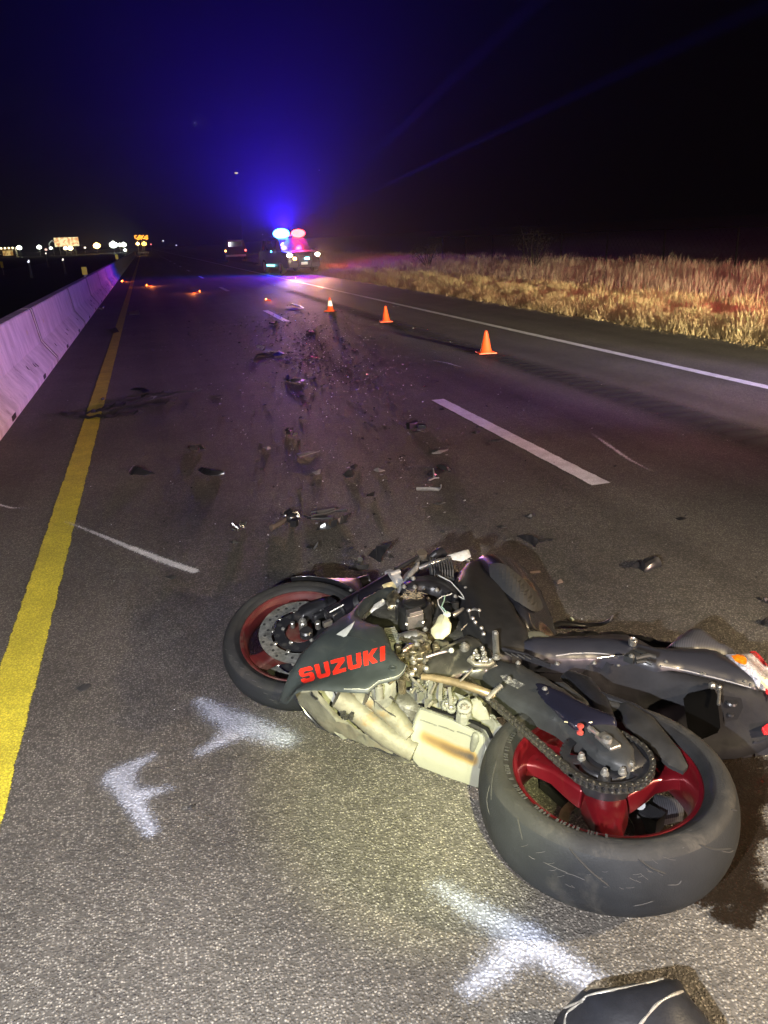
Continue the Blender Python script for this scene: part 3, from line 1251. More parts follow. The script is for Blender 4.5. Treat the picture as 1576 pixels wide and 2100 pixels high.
    a.box((-2.6, -1.0, .42), (1.3, .05, .10))
    under(a.build('side_strobe', glow('cyan_side_strobe', (0.2, 0.9, 0.95), 5), None, 0), root)
    return root


patrol_car((7.72, 39.6, 0), rad(-82), 'patrol car on the right shoulder with blue and red roof lights blazing towards the camera')


def pickup(pos, heading, label):
    root = empty('pickup_truck', pos, label, 'truck', rz=heading)
    S = [(0, [(0, .5), (.85, .52), (.95, .8), (.95, 1.1), (0, 1.1)]),
         (2.0, [(0, .45), (.9, .5), (1.0, .8), (.97, 1.12), (0, 1.12)]),
         (4.2, [(0, .4), (.9, .45), (1.0, .8), (.95, 1.12), (0, 1.15)]),
         (5.4, [(0, .4), (.85, .45), (.93, .7), (.85, 1.0), (0, 1.05)])]
    under(loft(S).build('body', m_carpaint, None, 35), root)
    G = [(0.05, [(0, 1.1), (.90, 1.1), (.84, 1.5), (.72, 1.86), (0, 1.9)]),
         (3.0, [(0, 1.1), (.90, 1.1), (.84, 1.5), (.74, 1.9), (0, 1.95)]),
         (4.1, [(0, 1.1), (.88, 1.1), (.86, 1.12), (.84, 1.14), (0, 1.16)])]
    under(loft(G).build('canopy', m_carpaint, None, 35), root)
    a = MB()
    a.box((-.01, 0, 1.52), (.02, 1.15, .42))
    under(a.build('rear_window', m_carglass, None, 0), root)
    a = MB()
    a.box((-.02, 0, 1.80), (.03, 1.2, .05))
    under(a.build('roof_trim', m_alloy, None, 0), root)
    a = MB()
    a.box((-.06, 0, .56), (.12, 1.8, .16))
    under(a.build('bumper', m_alloy, None, 0), root)
    a = MB()
    a.box((-.03, 0, .84), (.03, 1.3, .42))
    under(a.build('tailgate', m_carpaint, None, 0), root)
    for s, m, nm in ((1, glow('amber_tail', (1, .42, .08), 10), 'amber_lamp'), (-1, glow('red_tail', (1, .1, .08), 7), 'tail_lamp')):
        a = MB()
        a.ball((-.02, s * .88, .98), .09, 10, 6)
        under(a.build(nm, m, None), root)
    for x in (1.1, 4.4):
        for y in (-.86, .86):
            wheel(root, x, y)
    return root


pickup((7.9, 72, 0), rad(84), 'dark pickup truck with amber and red rear lamps parked beyond the patrol car')


# ------------------------------------------------------------ traffic cones and flares
m_cone = mat('orange_cone_plastic', (0.72, 0.075, 0.012), 0.45, noise=0.12, nscale=14)
m_collar = mat('white_cone_collar', (0.82, 0.82, 0.80), 0.35)


def cone(x, y, label, collar=False, h=0.31):
    root = empty('traffic_cone', (x, y, 0), label, 'traffic cone', 'orange traffic cones on the right lane', rz=random.uniform(0, 1.5))
    a = MB()
    a.box((0, 0, .010), (.255, .255, .018))
    a.box((0, 0, .024), (.19, .19, .010), taper=.93)
    b = a.build('cone_base', m_cone, None, 30)
    under(b, root)
    md = b.modifiers.new('bevel', 'BEVEL')
    md.width = .006
    a = MB()
    a.lathe([(.088, .028), (.080, .034), (.024, h - .012), (.019, h), (.013, h + .002), (.011, h - .02)], (0, 0, 0), (0, 0, 1), 32, caps=False)
    under(a.build('cone_body', m_cone, None, 50), root)
    if collar:
        a = MB()
        f = lambda z: .080 + (.024 - .080) * (z - .034) / (h - .046)
        a.lathe([(f(.12) + .002, .12), (f(.24) + .002, .24)], (0, 0, 0), (0, 0, 1), 32, caps=False)
        under(a.build('reflective_collar', m_collar, None, 50), root)
    return root


cone(4.467, 9.97, 'plain orange traffic cone nearest the camera')
cone(4.485, 14.90, 'plain orange traffic cone in the middle of the three')
cone(4.066, 18.06, 'orange traffic cone with a white reflective collar, farthest from the camera', True)

m_flare = mat('flare_paper', (0.45, 0.05, 0.03), 0.7)


def flare(x, y, s, rz, label, p=9):
    root = empty('road_flare', (x, y, 0), label, 'flare', 'burning flares on the road', rz=rz)
    a = MB()
    a.cyl((0, 0, .016), (.24, 0, .016), .014, n=10)
    under(a.build('flare_stick', m_flare, None), root)
    a = MB()
    r = random.Random(int(x * 50))
    for k in range(7):
        t = r.uniform(-1.5, 1.5)
        L = r.uniform(.4, 1.0) * s
        a.lathe([(0.024 * s, 0), (.034 * s, .03 * L), (.016 * s, .09 * L), (0.0, .15 * L)], (.245, 0, .018), (math.sin(t) * .9, r.uniform(-.4, .4), math.cos(t)), 8)
    under(a.build('flame', glow('flare_flame', (1.0, 0.16, 0.02), 9), None), root)
    a = MB()
    a.ball((.245, 0, .045), .030 * s, 10, 6)
    under(a.build('flame_core', glow('flare_core', (1.0, 0.60, 0.16), 16), None), root)
    l = lamp('flare_light', 'POINT', (x, y, .16), p, (1.0, 0.22, 0.04), None, .05)
    return root


flare(0.15, 35.2, .7, 2.6, 'burning orange flare nearest the yellow line of the three large ones', 30)
flare(1.50, 28.5, .55, 0.4, 'burning orange flare on the left lane between two other flares', 18)
flare(3.33, 22.5, .5, 2.0, 'small burning orange flare beside the far lane dash', 8)
flare(-0.97, 41.3, .8, 3.0, 'faint red flare left of the yellow line at the barrier foot', 5)
flare(6.2, 34.5, .5, 1.0, 'small red flare on the road below the patrol car', 2)

# ------------------------------------------------------------ far lights beyond the barrier
m_pole = mat('lamp_pole_steel', (0.12, 0.12, 0.12), 0.6)


def lamp_post(px, py, Y, r, colr, stre, label, name='lamp_post', cat='lamp post', power=0, group='far lamps beyond the barrier', n=1):
    p = D(px, py, Y)
    if p.z < 0.7:
        p.z = 0.7
    root = empty(name, (p.x, p.y, 0), label, cat, group)
    a = MB()
    a.cyl((0, 0, 0), (0, 0, p.z), .09, .06, 8)
    under(a.build('pole', m_pole, None), root)
    a = MB()
    for k in range(n):
        dx = (k - (n - 1) / 2) * r * 2.4
        a.ball((dx, -.3, p.z), r, 12, 8, (1.15, .6, .85))  # head swollen so the glowing ball includes the lamp's halo
    a.box((0, 0, p.z + r), (r * .4 * n, .3, .12))
    gm_ = glow('lamp_%02d_%02d_%02d' % tuple(int(c * 99) for c in colr), colr, stre)
    mm = a.build('lamp_head', gm_, None)
    under(mm, root)
    if power:
        lamp('lamp_light', 'POINT', (p.x, p.y - 1.2, p.z), power * 0.012, colr, None, .3)


WARM = (1.0, .80, .42)
AMB = (1.0, .55, .16)
COOL = (.92, 1.0, .82)
lamp_post(40, 508, 300, .75, COOL, 8, 'white lamp second from the left edge beyond the barrier', power=9000)
lamp_post(81, 507, 300, .70, COOL, 8, 'white lamp between the left edge and the lit billboard', power=8000)
lamp_post(105, 509, 300, .45, COOL, 5, 'small white lamp under the house shaped sign')
lamp_post(135, 509, 300, .60, WARM, 12, 'warm lamp under the lit billboard, left of the pair', power=6000)
lamp_post(145, 509, 300, .75, WARM, 12, 'warm lamp under the lit billboard, right of the pair', power=12000)
lamp_post(175, 508, 300, .30, (1, .8, .7), 3, 'tiny dim lamp right of the lit billboard')
lamp_post(199, 504, 300, 1.05, AMB, 16, 'large amber lamp between the billboard and the white lamps', power=30000)
lamp_post(233, 502, 300, 1.2, COOL, 18, 'brightest white lamp near the vanishing point of the barrier', power=30000)
lamp_post(246, 502, 300, .6, COOL, 8, 'white lamp just right of the brightest one', power=6000)
lamp_post(254, 502, 300, .85, COOL, 12, 'white lamp right end of the row before the message board', power=14000)
lamp_post(257, 513, 160, .25, COOL, 4, 'small low white lamp close above the barrier end')
lamp_post(95, 512, 260, .35, (1, .6, .5), 1.5, 'dim reddish lamp below the row of far lamps')
lamp_post(335, 494, 300, .22, (.9, .9, 1), 1.5, 'tiny pale lamp right of the message board')
lamp_post(362, 503, 300, .22, (.8, .8, 1), 1.2, 'tiny blue white lamp far down the road')
lamp_post(310, 501, 300, .25, (1, .2, .2), 2, 'tiny red lamp beside the message board')
lamp_post(283, 500, 170, .30, AMB, 6, 'orange beacon at the barrier end under the message board')
lamp_post(296, 500, 170, .42, (1, .55, .08), 7, 'yellow beacon under the message board', power=2500)
lamp_post(95, 520, 90, .06, (1, .9, .8), 2, 'faint glint low on the opposite carriageway')  # from here on: glints made as tiny glowing heads, not lamps
lamp_post(130, 533, 60, .05, (1, .9, .8), 1.5, 'faint glint on the opposite carriageway left of the near reflector')
lamp_post(60, 537, 55, .06, (.9, .9, 1), 1.0, 'faint glint at the left of the opposite carriageway')


def night_print(name, base, dark, scale, strength):
    m = bpy.data.materials.new(name)
    m.use_nodes = True
    t = m.node_tree
    t.nodes.remove(t.nodes['Principled BSDF'])
    e = t.nodes.new('ShaderNodeEmission')
    tc = t.nodes.new('ShaderNodeTexCoord')
    n = t.nodes.new('ShaderNodeTexNoise')
    n.inputs['Scale'].default_value = scale
    t.links.new(tc.outputs['Object'], n.inputs[0])
    r = t.nodes.new('ShaderNodeValToRGB')
    r.color_ramp.elements[0].position = .42
    r.color_ramp.elements[0].color = (*dark, 1)
    r.color_ramp.elements[1].position = .56
    r.color_ramp.elements[1].color = (*base, 1)
    t.links.new(n.outputs[0], r.inputs[0])
    t.links.new(r.outputs[0], e.inputs[0])
    e.inputs[1].default_value = strength
    t.links.new(e.outputs[0], t.nodes['Material Output'].inputs[0])
    return m


# lit billboard
c = D(137, 496, 300)
root = empty('billboard', (c.x, c.y, 0), 'brightly lit cream billboard beyond the barrier', 'billboard')
a = MB()
a.box((0, 0, c.z), (8.0, .3, 2.9))
under(a.build('billboard_panel', night_print('billboard_print', (1, .86, .45), (.75, .35, .12), .9, 1.3), None, 0), root)
a = MB()
a.box((0, .1, c.z), (8.4, .3, 3.2))
under(a.build('billboard_frame', m_pole, None, 0), root)
for s in (-2.6, 2.6):
    a = MB()
    a.box((s, .1, (c.z - 1.5) / 2), (.3, .3, c.z - 1.5))
    under(a.build('billboard_leg', m_pole, None, 0), root)
# house shaped sign
c = D(108, 500, 300)
root = empty('gable_sign', (c.x, c.y, 0), 'small lit sign shaped like a house gable left of the billboard', 'sign')
a = MB()
a.tube([(-1.1, 0, c.z - 1.2), (-1.1, 0, c.z + .1), (0, 0, c.z + 1.1), (1.1, 0, c.z + .1), (1.1, 0, c.z - 1.2)], .14, 6)
under(a.build('gable_outline', glow('gable_glow', (.8, .85, .7), .6), None), root)
a = MB()
a.box((0, 0, (c.z - 1.2) / 2), (.3, .2, c.z - 1.2))
under(a.build('post', m_pole, None, 0), root)
# lit shop at the left edge
c = D(17, 508, 300)
root = empty('far_shop', (c.x, c.y, 0), 'small yellow lit shop front at the far left edge', 'building')
a = MB()
a.box((0, 0, 1.4), (5.0, 5, 3.4))
under(a.build('wall', mat('shop_wall', (.25, .2, .12), .8), None, 0), root)
a = MB()
a.box((0, -2.55, 1.4), (3.2, .06, 1.6))
under(a.build('window', night_print('shop_window', (1, .72, .25), (.45, .22, .06), 1.2, .7), None, 0), root)
for i in range(4):
    a = MB()
    a.ball((-1.8 + i * 1.2, -2.7, 3.0), .32, 10, 6)
    under(a.build('lamp', glow('shop_lamp', WARM, 4), None), root)
# message board on the far shoulder
c = D(290, 487, 170)
root = empty('message_board', (c.x, c.y, 0), 'orange lit message board at the end of the barrier', 'road sign')
a = MB()
a.box((0, 0, c.z), (2.9, .2, 1.1))
bp_ = under(a.build('board', m_blackpl, None, 0), root)
a = MB()
for j in range(3):
    for i in range(11):
        if (i * 7 + j * 5) % 6 != 0:
            a.box((-1.2 + i * .24, -.12, c.z - .28 + j * .28 + .1 * math.sin(i * 1.9)), (.2, .03, .2))
under(a.build('lamp_matrix', glow('board_amber', (1.0, .33, .03), 3.5), None, 0), bp_)
a = MB()
a.box((0, .1, (c.z - .5) / 2), (.14, .14, c.z - .5))
a.box((0, .1, .5), (2.2, .9, .3))
under(a.build('mast', m_pole, None, 0), root)
for s in (-.7, .7):
    a = MB()
    a.cyl((s - .08, .1, .3), (s + .08, .1, .3), .3, n=14)
    under(a.build('wheel', m_rubber, None), root)
# tower with a beacon, and two stars
p = D(485, 355, 900)
root = empty('radio_mast', (p.x, p.y, 0), 'thin dark mast with a small yellow beacon high in the night sky', 'mast')
a = MB()
a.cyl((0, 0, 0), (0, 0, p.z), .3, .1, 6)
under(a.build('mast_pole', mat('mast_black', (.01, .01, .01), .9), None), root)
a = MB()
a.ball((0, -.5, p.z), 1.3, 8, 6, (1.6, .6, .6))
under(a.build('beacon', glow('mast_beacon', (1, .85, .3), 1.1), None), root)
for px, py, s, lb_ in ((655, 349, .8, 'faint star above the patrol car'), (400, 252, .7, 'faint star high in the blue glow'), (539, 481, 0.9, 'tiny pale star beside the roof lights')):
    p = D(px, py, 1500)
    a = MB()
    a.ball(p, s * 1.4, 6, 4)
    single(a, 'star', glow('star_light', (.9, .8, .8), .5), lb_, 'star')

# ------------------------------------------------------------ haze
a = MB()
a.box((0, 240, 34.5), (420, 560, 72))
hz = a.build('haze', [], None, 0)
hm = bpy.data.materials.new('haze')
hm.use_nodes = True
t = hm.node_tree
t.nodes.remove(t.nodes['Principled BSDF'])
vol = t.nodes.new('ShaderNodeVolumePrincipled')
vol.inputs['Color'].default_value = (0.9, 0.9, 0.95, 1)
vol.inputs['Density'].default_value = 0.0006
vol.inputs['Anisotropy'].default_value = 0.76
t.links.new(vol.outputs[0], t.nodes['Material Output'].inputs['Volume'])
hz.data.materials.append(hm)
hz['kind'] = 'stuff'

# ------------------------------------------------------------ broken pieces on the road
m_shard = mat('black_gloss_plastic', (0.012, 0.012, 0.014), 0.28, noise=0.4, nscale=60, bump=0.05, coat=0.3)
m_shardm = mat('black_matte_plastic', (0.018, 0.018, 0.019), 0.6, noise=0.4, nscale=60, bump=0.2, bscale=150)
m_chrome = mat('bright_metal', (0.42, 0.42, 0.41), 0.25, 0.9, noise=0.2, nscale=50, bump=0.1)
m_silver = mat('silver_plastic', (0.20, 0.20, 0.20), 0.3, 0.3, noise=0.3, nscale=50, bump=0.1)
m_clear = mat('clear_lens', (0.75, 0.78, 0.8), 0.08, 0.0, coat=1.0)
m_brown = mat('dirty_rubber', (0.07, 0.05, 0.04), 0.7, noise=0.4, nscale=30)


def shard(label, pts, m=None, thick=0.004, name='fairing_shard', cat='debris', lift=0.004, group=None, dome=0.004, cell=0.02, wob=0.003):
    a = MB()
    a.panel([(p[0], p[1], lift + thick + (p[2] if len(p) > 2 else 0)) for p in pts], thick, dome, cell=cell, wob=wob)
    return single(a, name, m or m_shard, label, cat, group, 35)


shard('triangular black fairing shard nearest the yellow line, left of a longer shard',
      [(263, 969), (268, 962), (278, 955, .035), (290, 958, .04), (318, 971), (300, 973), (268, 973)], dome=.015)
shard('elongated black fairing shard with a pointed right end, beside the triangular one',
      [(405, 963), (413, 957, .02), (430, 961, .03), (459, 966, .02), (460, 972), (432, 975), (418, 972)])
shard('small black shard with a bright curved edge', [(384, 916), (400, 913, .03), (414, 915, .035), (422, 920), (405, 922), (390, 921)], dome=.02)
a = MB()
a.tube([W(403, 913, .035), W(413, 914, .04), W(422, 920, .01)], [.003, .006, .003], 6)
single(a, 'chrome_strip', m_chrome, 'curved bright strip lying on the small black shard', 'debris')
for k, (pts, w) in enumerate(([[(122, 848), (160, 850), (205, 842), (260, 828), (330, 812), (430, 797)], .06],
                              [[(165, 855), (220, 854), (270, 848), (300, 842)], .05],
                              [[(190, 846), (240, 826), (290, 812), (330, 805), (355, 803)], .055],
                              [[(215, 856), (280, 834), (340, 826), (372, 815)], .05])):
    a = MB()
    P = [W(x, y, .012 + .02 * (i % 2)) for i, (x, y) in enumerate(pts)]
    vs, fs = [], []
    Q = []
    for i in range(len(P) - 1):
        for j in range(6):
            Q.append(P[i].lerp(P[i + 1], j / 6) + V((0, 0, .012 * math.sin(j * 1.7 + k + i))))
    for i, p in enumerate(Q):
        ww = 2.3 * w * (0.75 + 0.25 * math.sin(i * .9 + k) ** 2) * (1 - (i / len(Q)) ** 4)
        n_ = V((0.15, 1, 0)).normalized()
        vs += [p - n_ * ww * .6, p + V((0, 0, .015)) , p + n_ * ww * .6]
    for i in range(len(Q) - 1):
        for q in range(2):
            b = i * 3 + q
            fs.append((b, b + 1, b + 4, b + 3))
    a.add(vs, fs)
    single(a, 'torn_plastic_strip', m_shardm,
           ['longest torn black plastic strip crossing the yellow line', 'short torn black strip at the lower edge of the heap on the yellow line',
            'torn black strip at the upper edge of the heap by the yellow line', 'torn black strip in the middle of the heap by the yellow line'][k], 'debris',
           'torn black plastic heap across the yellow line')
shard('pale shiny shard lying in the torn black heap', [(298, 818), (312, 812, .02), (322, 812, .02), (312, 819)], m_silver)
shard('small winged black shard beyond the torn heap', [(268, 799), (285, 794, .03), (296, 796, .02), (308, 801), (296, 806), (288, 801, .01)])
a = MB()
a.ball(W(211, 818, .02), .022, 12, 8, (1, 1, .8))
single(a, 'rubber_bung', m_shardm, 'round black bung resting on the yellow edge line', 'debris')
for px, py, lb_ in ((583, 883, 'crumpled black clump left of the road centre near small glass'),):
    a = MB()
    for k in range(7):
        c = W(px + random.uniform(-2, 22), py + random.uniform(-4, 8), .02)
        a.box(c, (random.uniform(.02, .045), random.uniform(.01, .03), .015), V((random.random(), random.random(), .2)).normalized(), None, V((random.uniform(-.3, .3), random.uniform(-.3, .3), 1)).normalized())
    single(a, 'broken_housing', m_shard, lb_, 'debris', None, 20)
a = MB()
a.box(W(845, 872, .03), (.085, .05, .055), (.95, .3, 0), (-.3, .95, 0))
a.box(W(866, 874, .02), (.07, .06, .03), (.9, -.4, 0), (.4, .9, 0))
a.tube([W(833, 871, .04), W(842, 866, .05), W(852, 866, .05)], .006, 6)
o = single(a, 'broken_housing', m_shard, 'boxy black housing lying left of the white lane dash', 'debris', None, 20)
shard('thin flat black piece just below the boxy housing', [(846, 882), (860, 881), (866, 884), (852, 886)])
shard('silver strip glinting in the purple light', [(588, 781), (600, 777, .02), (618, 777, .025), (626, 780), (605, 784)], m_chrome, dome=.012)
shard('dark upright flap beside the glinting silver strip', [(585, 778), (588, 768, .02), (594, 769, .02), (594, 780)])
a = MB()
a.tube([W(855, 1002, .02), W(880, 1002, .025), W(901, 1003, .02)], .013, 6)
a.tube([W(901, 1004, .01), W(905, 999, .05), W(905, 994, .07)], [.007, .006, .004], 6)
single(a, 'broken_bracket', m_silver, 'straight grey bar with an upturned hook at its right end', 'debris')
a = MB()
a.tube([W(891, 980, .01), W(890, 968, .07), W(889, 961, .11)], [.006, .006, .004], 6)
a.tube([W(880, 985, .01), W(892, 980, .015), W(901, 980, .012)], [.007, .006, .005], 6)
single(a, 'broken_bracket', m_silver, 'upright silver prong above the straight grey bar', 'debris')
shard('ragged black piece behind the upright silver prong', [(876, 972), (884, 965, .03), (900, 962, .02), (912, 965), (900, 972), (884, 977)])
shard('feathered black shard up and right of the silver prong', [(893, 955), (905, 952, .03), (917, 957, .03), (928, 962), (924, 967), (906, 962)], m_shardm)
shard('dark ragged scrap in the middle of the lane', [(703, 972), (712, 966, .02), (722, 963, .03), (728, 970), (724, 978), (712, 979)], m_shardm)
shard('small scrap with pale tip above the dark ragged scrap', [(718, 957), (728, 950, .02), (735, 953), (727, 962)], m_shardm)
shard('thin pale shard in the centre of the lane', [(766, 964), (775, 959, .02), (790, 964), (778, 968)], m_silver)
shard('thin silver splinter left of the dark ragged scrap', [(640, 968), (652, 964, .015), (659, 962), (656, 971), (648, 972)], m_silver)
shard('small triangular black shard with a white edge', [(751, 1018), (762, 1010, .03), (769, 1007, .03), (767, 1016)], m_shard)
shard('flat silver sliver left of the white lane dash', [(886, 929), (900, 923, .015), (920, 921), (904, 929)], m_silver)
shard('thin black sliver above the flat silver one', [(884, 924), (900, 920, .01), (915, 920), (899, 925)], m_shardm)
shard('thin black cross shaped scrap', [(888, 1032), (897, 1029, .01), (914, 1031), (901, 1034)], m_shardm)
shard('long thin grey splinter near the middle of the left lane', [(608, 931), (625, 927, .01), (657, 924), (630, 933), (615, 937)], m_silver)
shard('short grey scrap left of the road centre', [(540, 918), (550, 915, .02), (556, 918), (548, 921)], m_silver)
# hand control torn off the handlebar
root = empty('handlebar_control', W(590, 1065), 'torn off handlebar control with a brown grip and black knob', 'motorcycle part')
a = MB()
a.tube([W(556, 1083, .02), W(575, 1073, .025), W(592, 1062, .03)], [.017, .017, .015], 10)
a.build('grip', m_brown, root)
a = MB()
a.ball(W(598, 1062, .035), .036, 14, 10, (1, .9, .9))
a.box(W(592, 1052, .05), (.05, .03, .03), (.8, .5, .2))
a.box(W(604, 1072, .03), (.04, .04, .04), (.5, .8, 0))
a.tube([W(600, 1052, .06), W(609, 1050, .06), W(614, 1060, .03)], .010, 8)
a.build('knob', m_shard, root)
a = MB()
a.ball(W(586, 1057, .06), .010, 8, 6)
a.cyl(W(611, 1051, .02), W(611, 1058, .05), .008, n=8)
a.build('fitting', m_chrome, root)
# cable bundle beside it
a = MB()
for k, pts in enumerate(([(638, 1052), (655, 1048), (680, 1047), (712, 1046)], [(630, 1062), (650, 1056), (672, 1052), (690, 1046)], [(625, 1056), (640, 1064), (662, 1064), (684, 1062)])):
    a.tube([W(x, y, .012 + .01 * (i % 2)) for i, (x, y) in enumerate(pts)], .008, 6)
a.box(W(668, 1046, .02), (.12, .03, .02), (.98, .1, 0))
a.box(W(655, 1062, .012), (.10, .05, .01), (.95, -.1, 0))
single(a, 'cable_bundle', m_shardm, 'tangled black cables and clips right of the torn off hand control', 'debris')
shard('large curved black fairing shard with a purple glint, near the hand control',
      [(649, 1088), (656, 1073, .03), (672, 1070, .05), (693, 1065, .07), (712, 1054, .09), (721, 1050, .11), (717, 1058, .08), (702, 1073, .05), (685, 1080, .02)], dome=.02, wob=.004)
shard('curved black fairing shard standing up close beyond the motorcycle tank',
      [(756, 1138, .02), (766, 1127, .07), (774, 1120, .10), (790, 1117, .12), (803, 1114, .13), (792, 1128, .09), (785, 1140, .04), (781, 1153, .0)], dome=.02)
shard('flat black plastic piece lying at the motorcycle front fender', [(716, 1166), (730, 1157, .03), (757, 1158, .02), (755, 1166), (735, 1169)])
a = MB()
a.cyl(W(739, 1154, .02), W(739, 1147, .05), .014, n=12)
single(a, 'metal_spacer', m_chrome, 'small bright metal spacer on the flat black piece near the fender', 'debris')
shard('angular black scrap below the cable bundle', [(628, 1122), (636, 1118, .03), (648, 1121), (642, 1127)])
a = MB()
a.tube([W(644, 1126, .01), W(650, 1118, .03), W(653, 1111, .05)], [.006, .008, .003], 6)
single(a, 'plastic_splinter', m_shardm, 'upright dark splinter beside the angular black scrap', 'debris')
a = MB()
for k in range(16):
    c = W(482 + random.uniform(0, 20), 1076 + random.uniform(0, 12), random.uniform(.008, .03))
    a.tube([c, c + V((random.uniform(-.03, .03), random.uniform(-.03, .03), random.uniform(0, .02)))], [.004, .007], 5)
single(a, 'crumpled_metal', m_chrome, 'crumpled silver metal lump left of the hand control', 'debris')
shard('black shard with a thin tail right of the motorcycle tank, between tank and lane dash',
      [(1060, 1099), (1078, 1096, .03), (1092, 1098, .03), (1108, 1106, .02), (1135, 1105), (1134, 1108), (1106, 1110), (1099, 1121), (1086, 1111), (1072, 1104)])
a = MB()
a.panel([(1300, 1155, .03), (1322, 1143, .06), (1348, 1140, .06), (1358, 1152, .04), (1340, 1158, .035), (1322, 1166, .02), (1312, 1158, .02)], .02, .01, .006, .02)
a.box(W(1330, 1152, .075), (.08, .02, .02), (.9, .3, .1))
single(a, 'broken_housing', m_shard, 'boxy black housing right of the motorcycle, above the tail', 'debris')
shard('small black scrap high at the right of the near lane', [(1386, 1063), (1396, 1059, .01), (1408, 1062), (1398, 1067)])
shard('twiggy dark scrap right of centre near the lane dash end', [(1076, 1058), (1090, 1053, .02), (1099, 1056), (1088, 1063)], m_shardm)
shard('short black bar left of the twiggy scrap', [(1018, 1079), (1030, 1076, .01), (1040, 1080), (1028, 1083)], m_shardm)
shard('black shard cut by the right edge of the frame', [(1550, 1224), (1566, 1224, .02), (1590, 1231), (1580, 1236), (1560, 1230)])
shard('second black lump at the right edge above the tail lamp', [(1560, 1275), (1572, 1266, .04), (1595, 1266), (1590, 1288), (1568, 1282)])
shard('leaf shaped black scrap alone on the left asphalt foreground', [(158, 1411), (168, 1403, .006), (183, 1401, .004), (188, 1404), (176, 1413), (165, 1415)], m_shardm, cell=.01)
shard('small dark scrap between the two white sprayed marks below', [(384, 1660), (392, 1652, .005), (401, 1650), (394, 1660)], m_shardm, cell=.008)
shard('small dark scrap at the end of the thin sprayed line', [(340, 1181), (352, 1178, .006), (362, 1182), (352, 1187)], m_shardm, cell=.01)
shard('small dark scrap above the left end of the crumpled metal', [(470, 1111), (480, 1108, .01), (490, 1111), (478, 1114)], m_shardm, cell=.01)
# larger pieces by the cones
a = MB()
P = [(590, 627), (600, 624), (612, 627), (622, 631)]
a.tube([W(x, y, .05) for x, y in P], [.02, .04, .045, .02], 8, .5)
single(a, 'bumper_piece', m_silver, 'long pale bumper piece lying left of the collared cone', 'debris')
shard('black plate under the pale bumper piece', [(585, 634), (600, 630), (622, 631), (610, 637)], m_shardm, cell=.1)
for px, py, lb_ in ((208, 630, 'glinting scrap close to the barrier foot'), (562, 660, 'small round scrap by the far lane dash'), (640, 677, 'tiny upright dark scrap left of the cone shadow')):
    a = MB()
    p = W(px, py, .05)
    a.box(p - V((0, 0, .03)), (.12, .08, .03), (.8, .6, 0), (-.6, .8, 0))
    a.ball(p + V((.05, 0, -.01)), .03)
    a.ball(p + V((-.08, .03, -.02)), .022)
    single(a, 'broken_housing', m_chrome if px == 208 else m_shard, lb_, 'debris')
shard('dark rag shaped scrap across the far yellow line', [(222, 676), (238, 671, .06), (245, 680), (232, 683)], m_shardm, cell=.06)
shard('flat grey plate right of the far yellow line', [(264, 640), (284, 636), (287, 644), (266, 646)], m_silver, cell=.1)
shard('long dark strip in the left lane beyond the torn heap', [(432, 812), (447, 809), (459, 811), (445, 814)], m_shardm, cell=.03)
shard('small dark bundle in the purple glare', [(558, 726), (572, 720, .02), (584, 724, .01), (574, 730), (564, 731)], m_shard, cell=.03)
a = MB()
a.tube([W(528, 712, .05), W(534, 709, .07), W(541, 712, .05), W(537, 716, .02)], .02, 6)
single(a, 'bent_ring', m_silver, 'bent silver ring beyond the purple glare', 'debris')
shard('dark flat scrap left of the bundle in the purple glare', [(525, 727), (540, 724, .02), (560, 727), (545, 730)], m_shardm, cell=.03)
shard('small dark shard left of the nearest lane dash', [(968, 886), (978, 882, .02), (986, 884), (978, 889)], m_shardm)
shard('thin dark shard touching the nearest lane dash', [(1006, 903), (1020, 900, .01), (1036, 902), (1018, 905)], m_shardm)

# countless small fragments of glass, plastic and grit
def fragments(name, n, spread, m, smin, smax, flat, hi=0.01):
    mb = MB()
    for _ in range(n):
        x, y = spread()
        s = random.uniform(smin, smax) * (0.6 + y * 0.055)
        z = 0.003 + s * flat * .5
        a0 = random.uniform(0, 6.28)
        tl = V((random.uniform(-.5, .5), random.uniform(-.5, .5), 1)).normalized()
        X = V((math.cos(a0), math.sin(a0), 0))
        X = (X - tl * X.dot(tl)).normalized()
        Yv = tl.cross(X)
        c = V((x, y, z + hi * random.random()))
        k = random.randint(3, 5)
        top = [c + X * math.cos(q * 6.283 / k) * s * random.uniform(.5, 1) + Yv * math.sin(q * 6.283 / k) * s * random.uniform(.3, 1) for q in range(k)]
        bot = [p - tl * s * flat for p in top]
        mb.add(top + bot, [tuple(range(k)), tuple(range(2 * k - 1, k - 1, -1))] + [(q, q + k, (q + 1) % k + k, (q + 1) % k) for q in range(k)])
    o = mb.build(name, m, None, 0)
    o['kind'] = 'stuff'
    return o


def trail():
    y = 3.3 + 15 * random.random() ** 1.1
    c = 0.9 + (y - 3.5) * 0.135
    return (random.gauss(c, .28 + .055 * y), y)


def trail_core():
    y = random.gauss(10.2, 2.6)
    return (random.gauss(1.15 + y * .11, .5), max(4.2, y))


def wide():
    return (random.uniform(-1.2, 4.5), 2.4 + 15 * random.random() ** 1.6)


fragments('black_fragments', 520, trail, m_shard, .004, .014, .3)
fragments('black_fragments', 300, trail_core, m_shardm, .006, .020, .25)
fragments('black_fragments', 280, trail, m_shardm, .012, .030, .12)
fragments('black_fragments', 150, trail_core, m_shard, .014, .034, .10)
fragments('glass_fragments', 300, trail, m_clear, .002, .007, .5)
fragments('glass_fragments', 220, trail_core, m_clear, .003, .009, .5)
fragments('silver_fragments', 150, trail, m_silver, .006, .018, .2)
fragments('road_grit', 260, wide, m_shardm, .003, .010, .6, .001)
fragments('glass_fragments', 160, wide, m_clear, .002, .005, .6, .001)

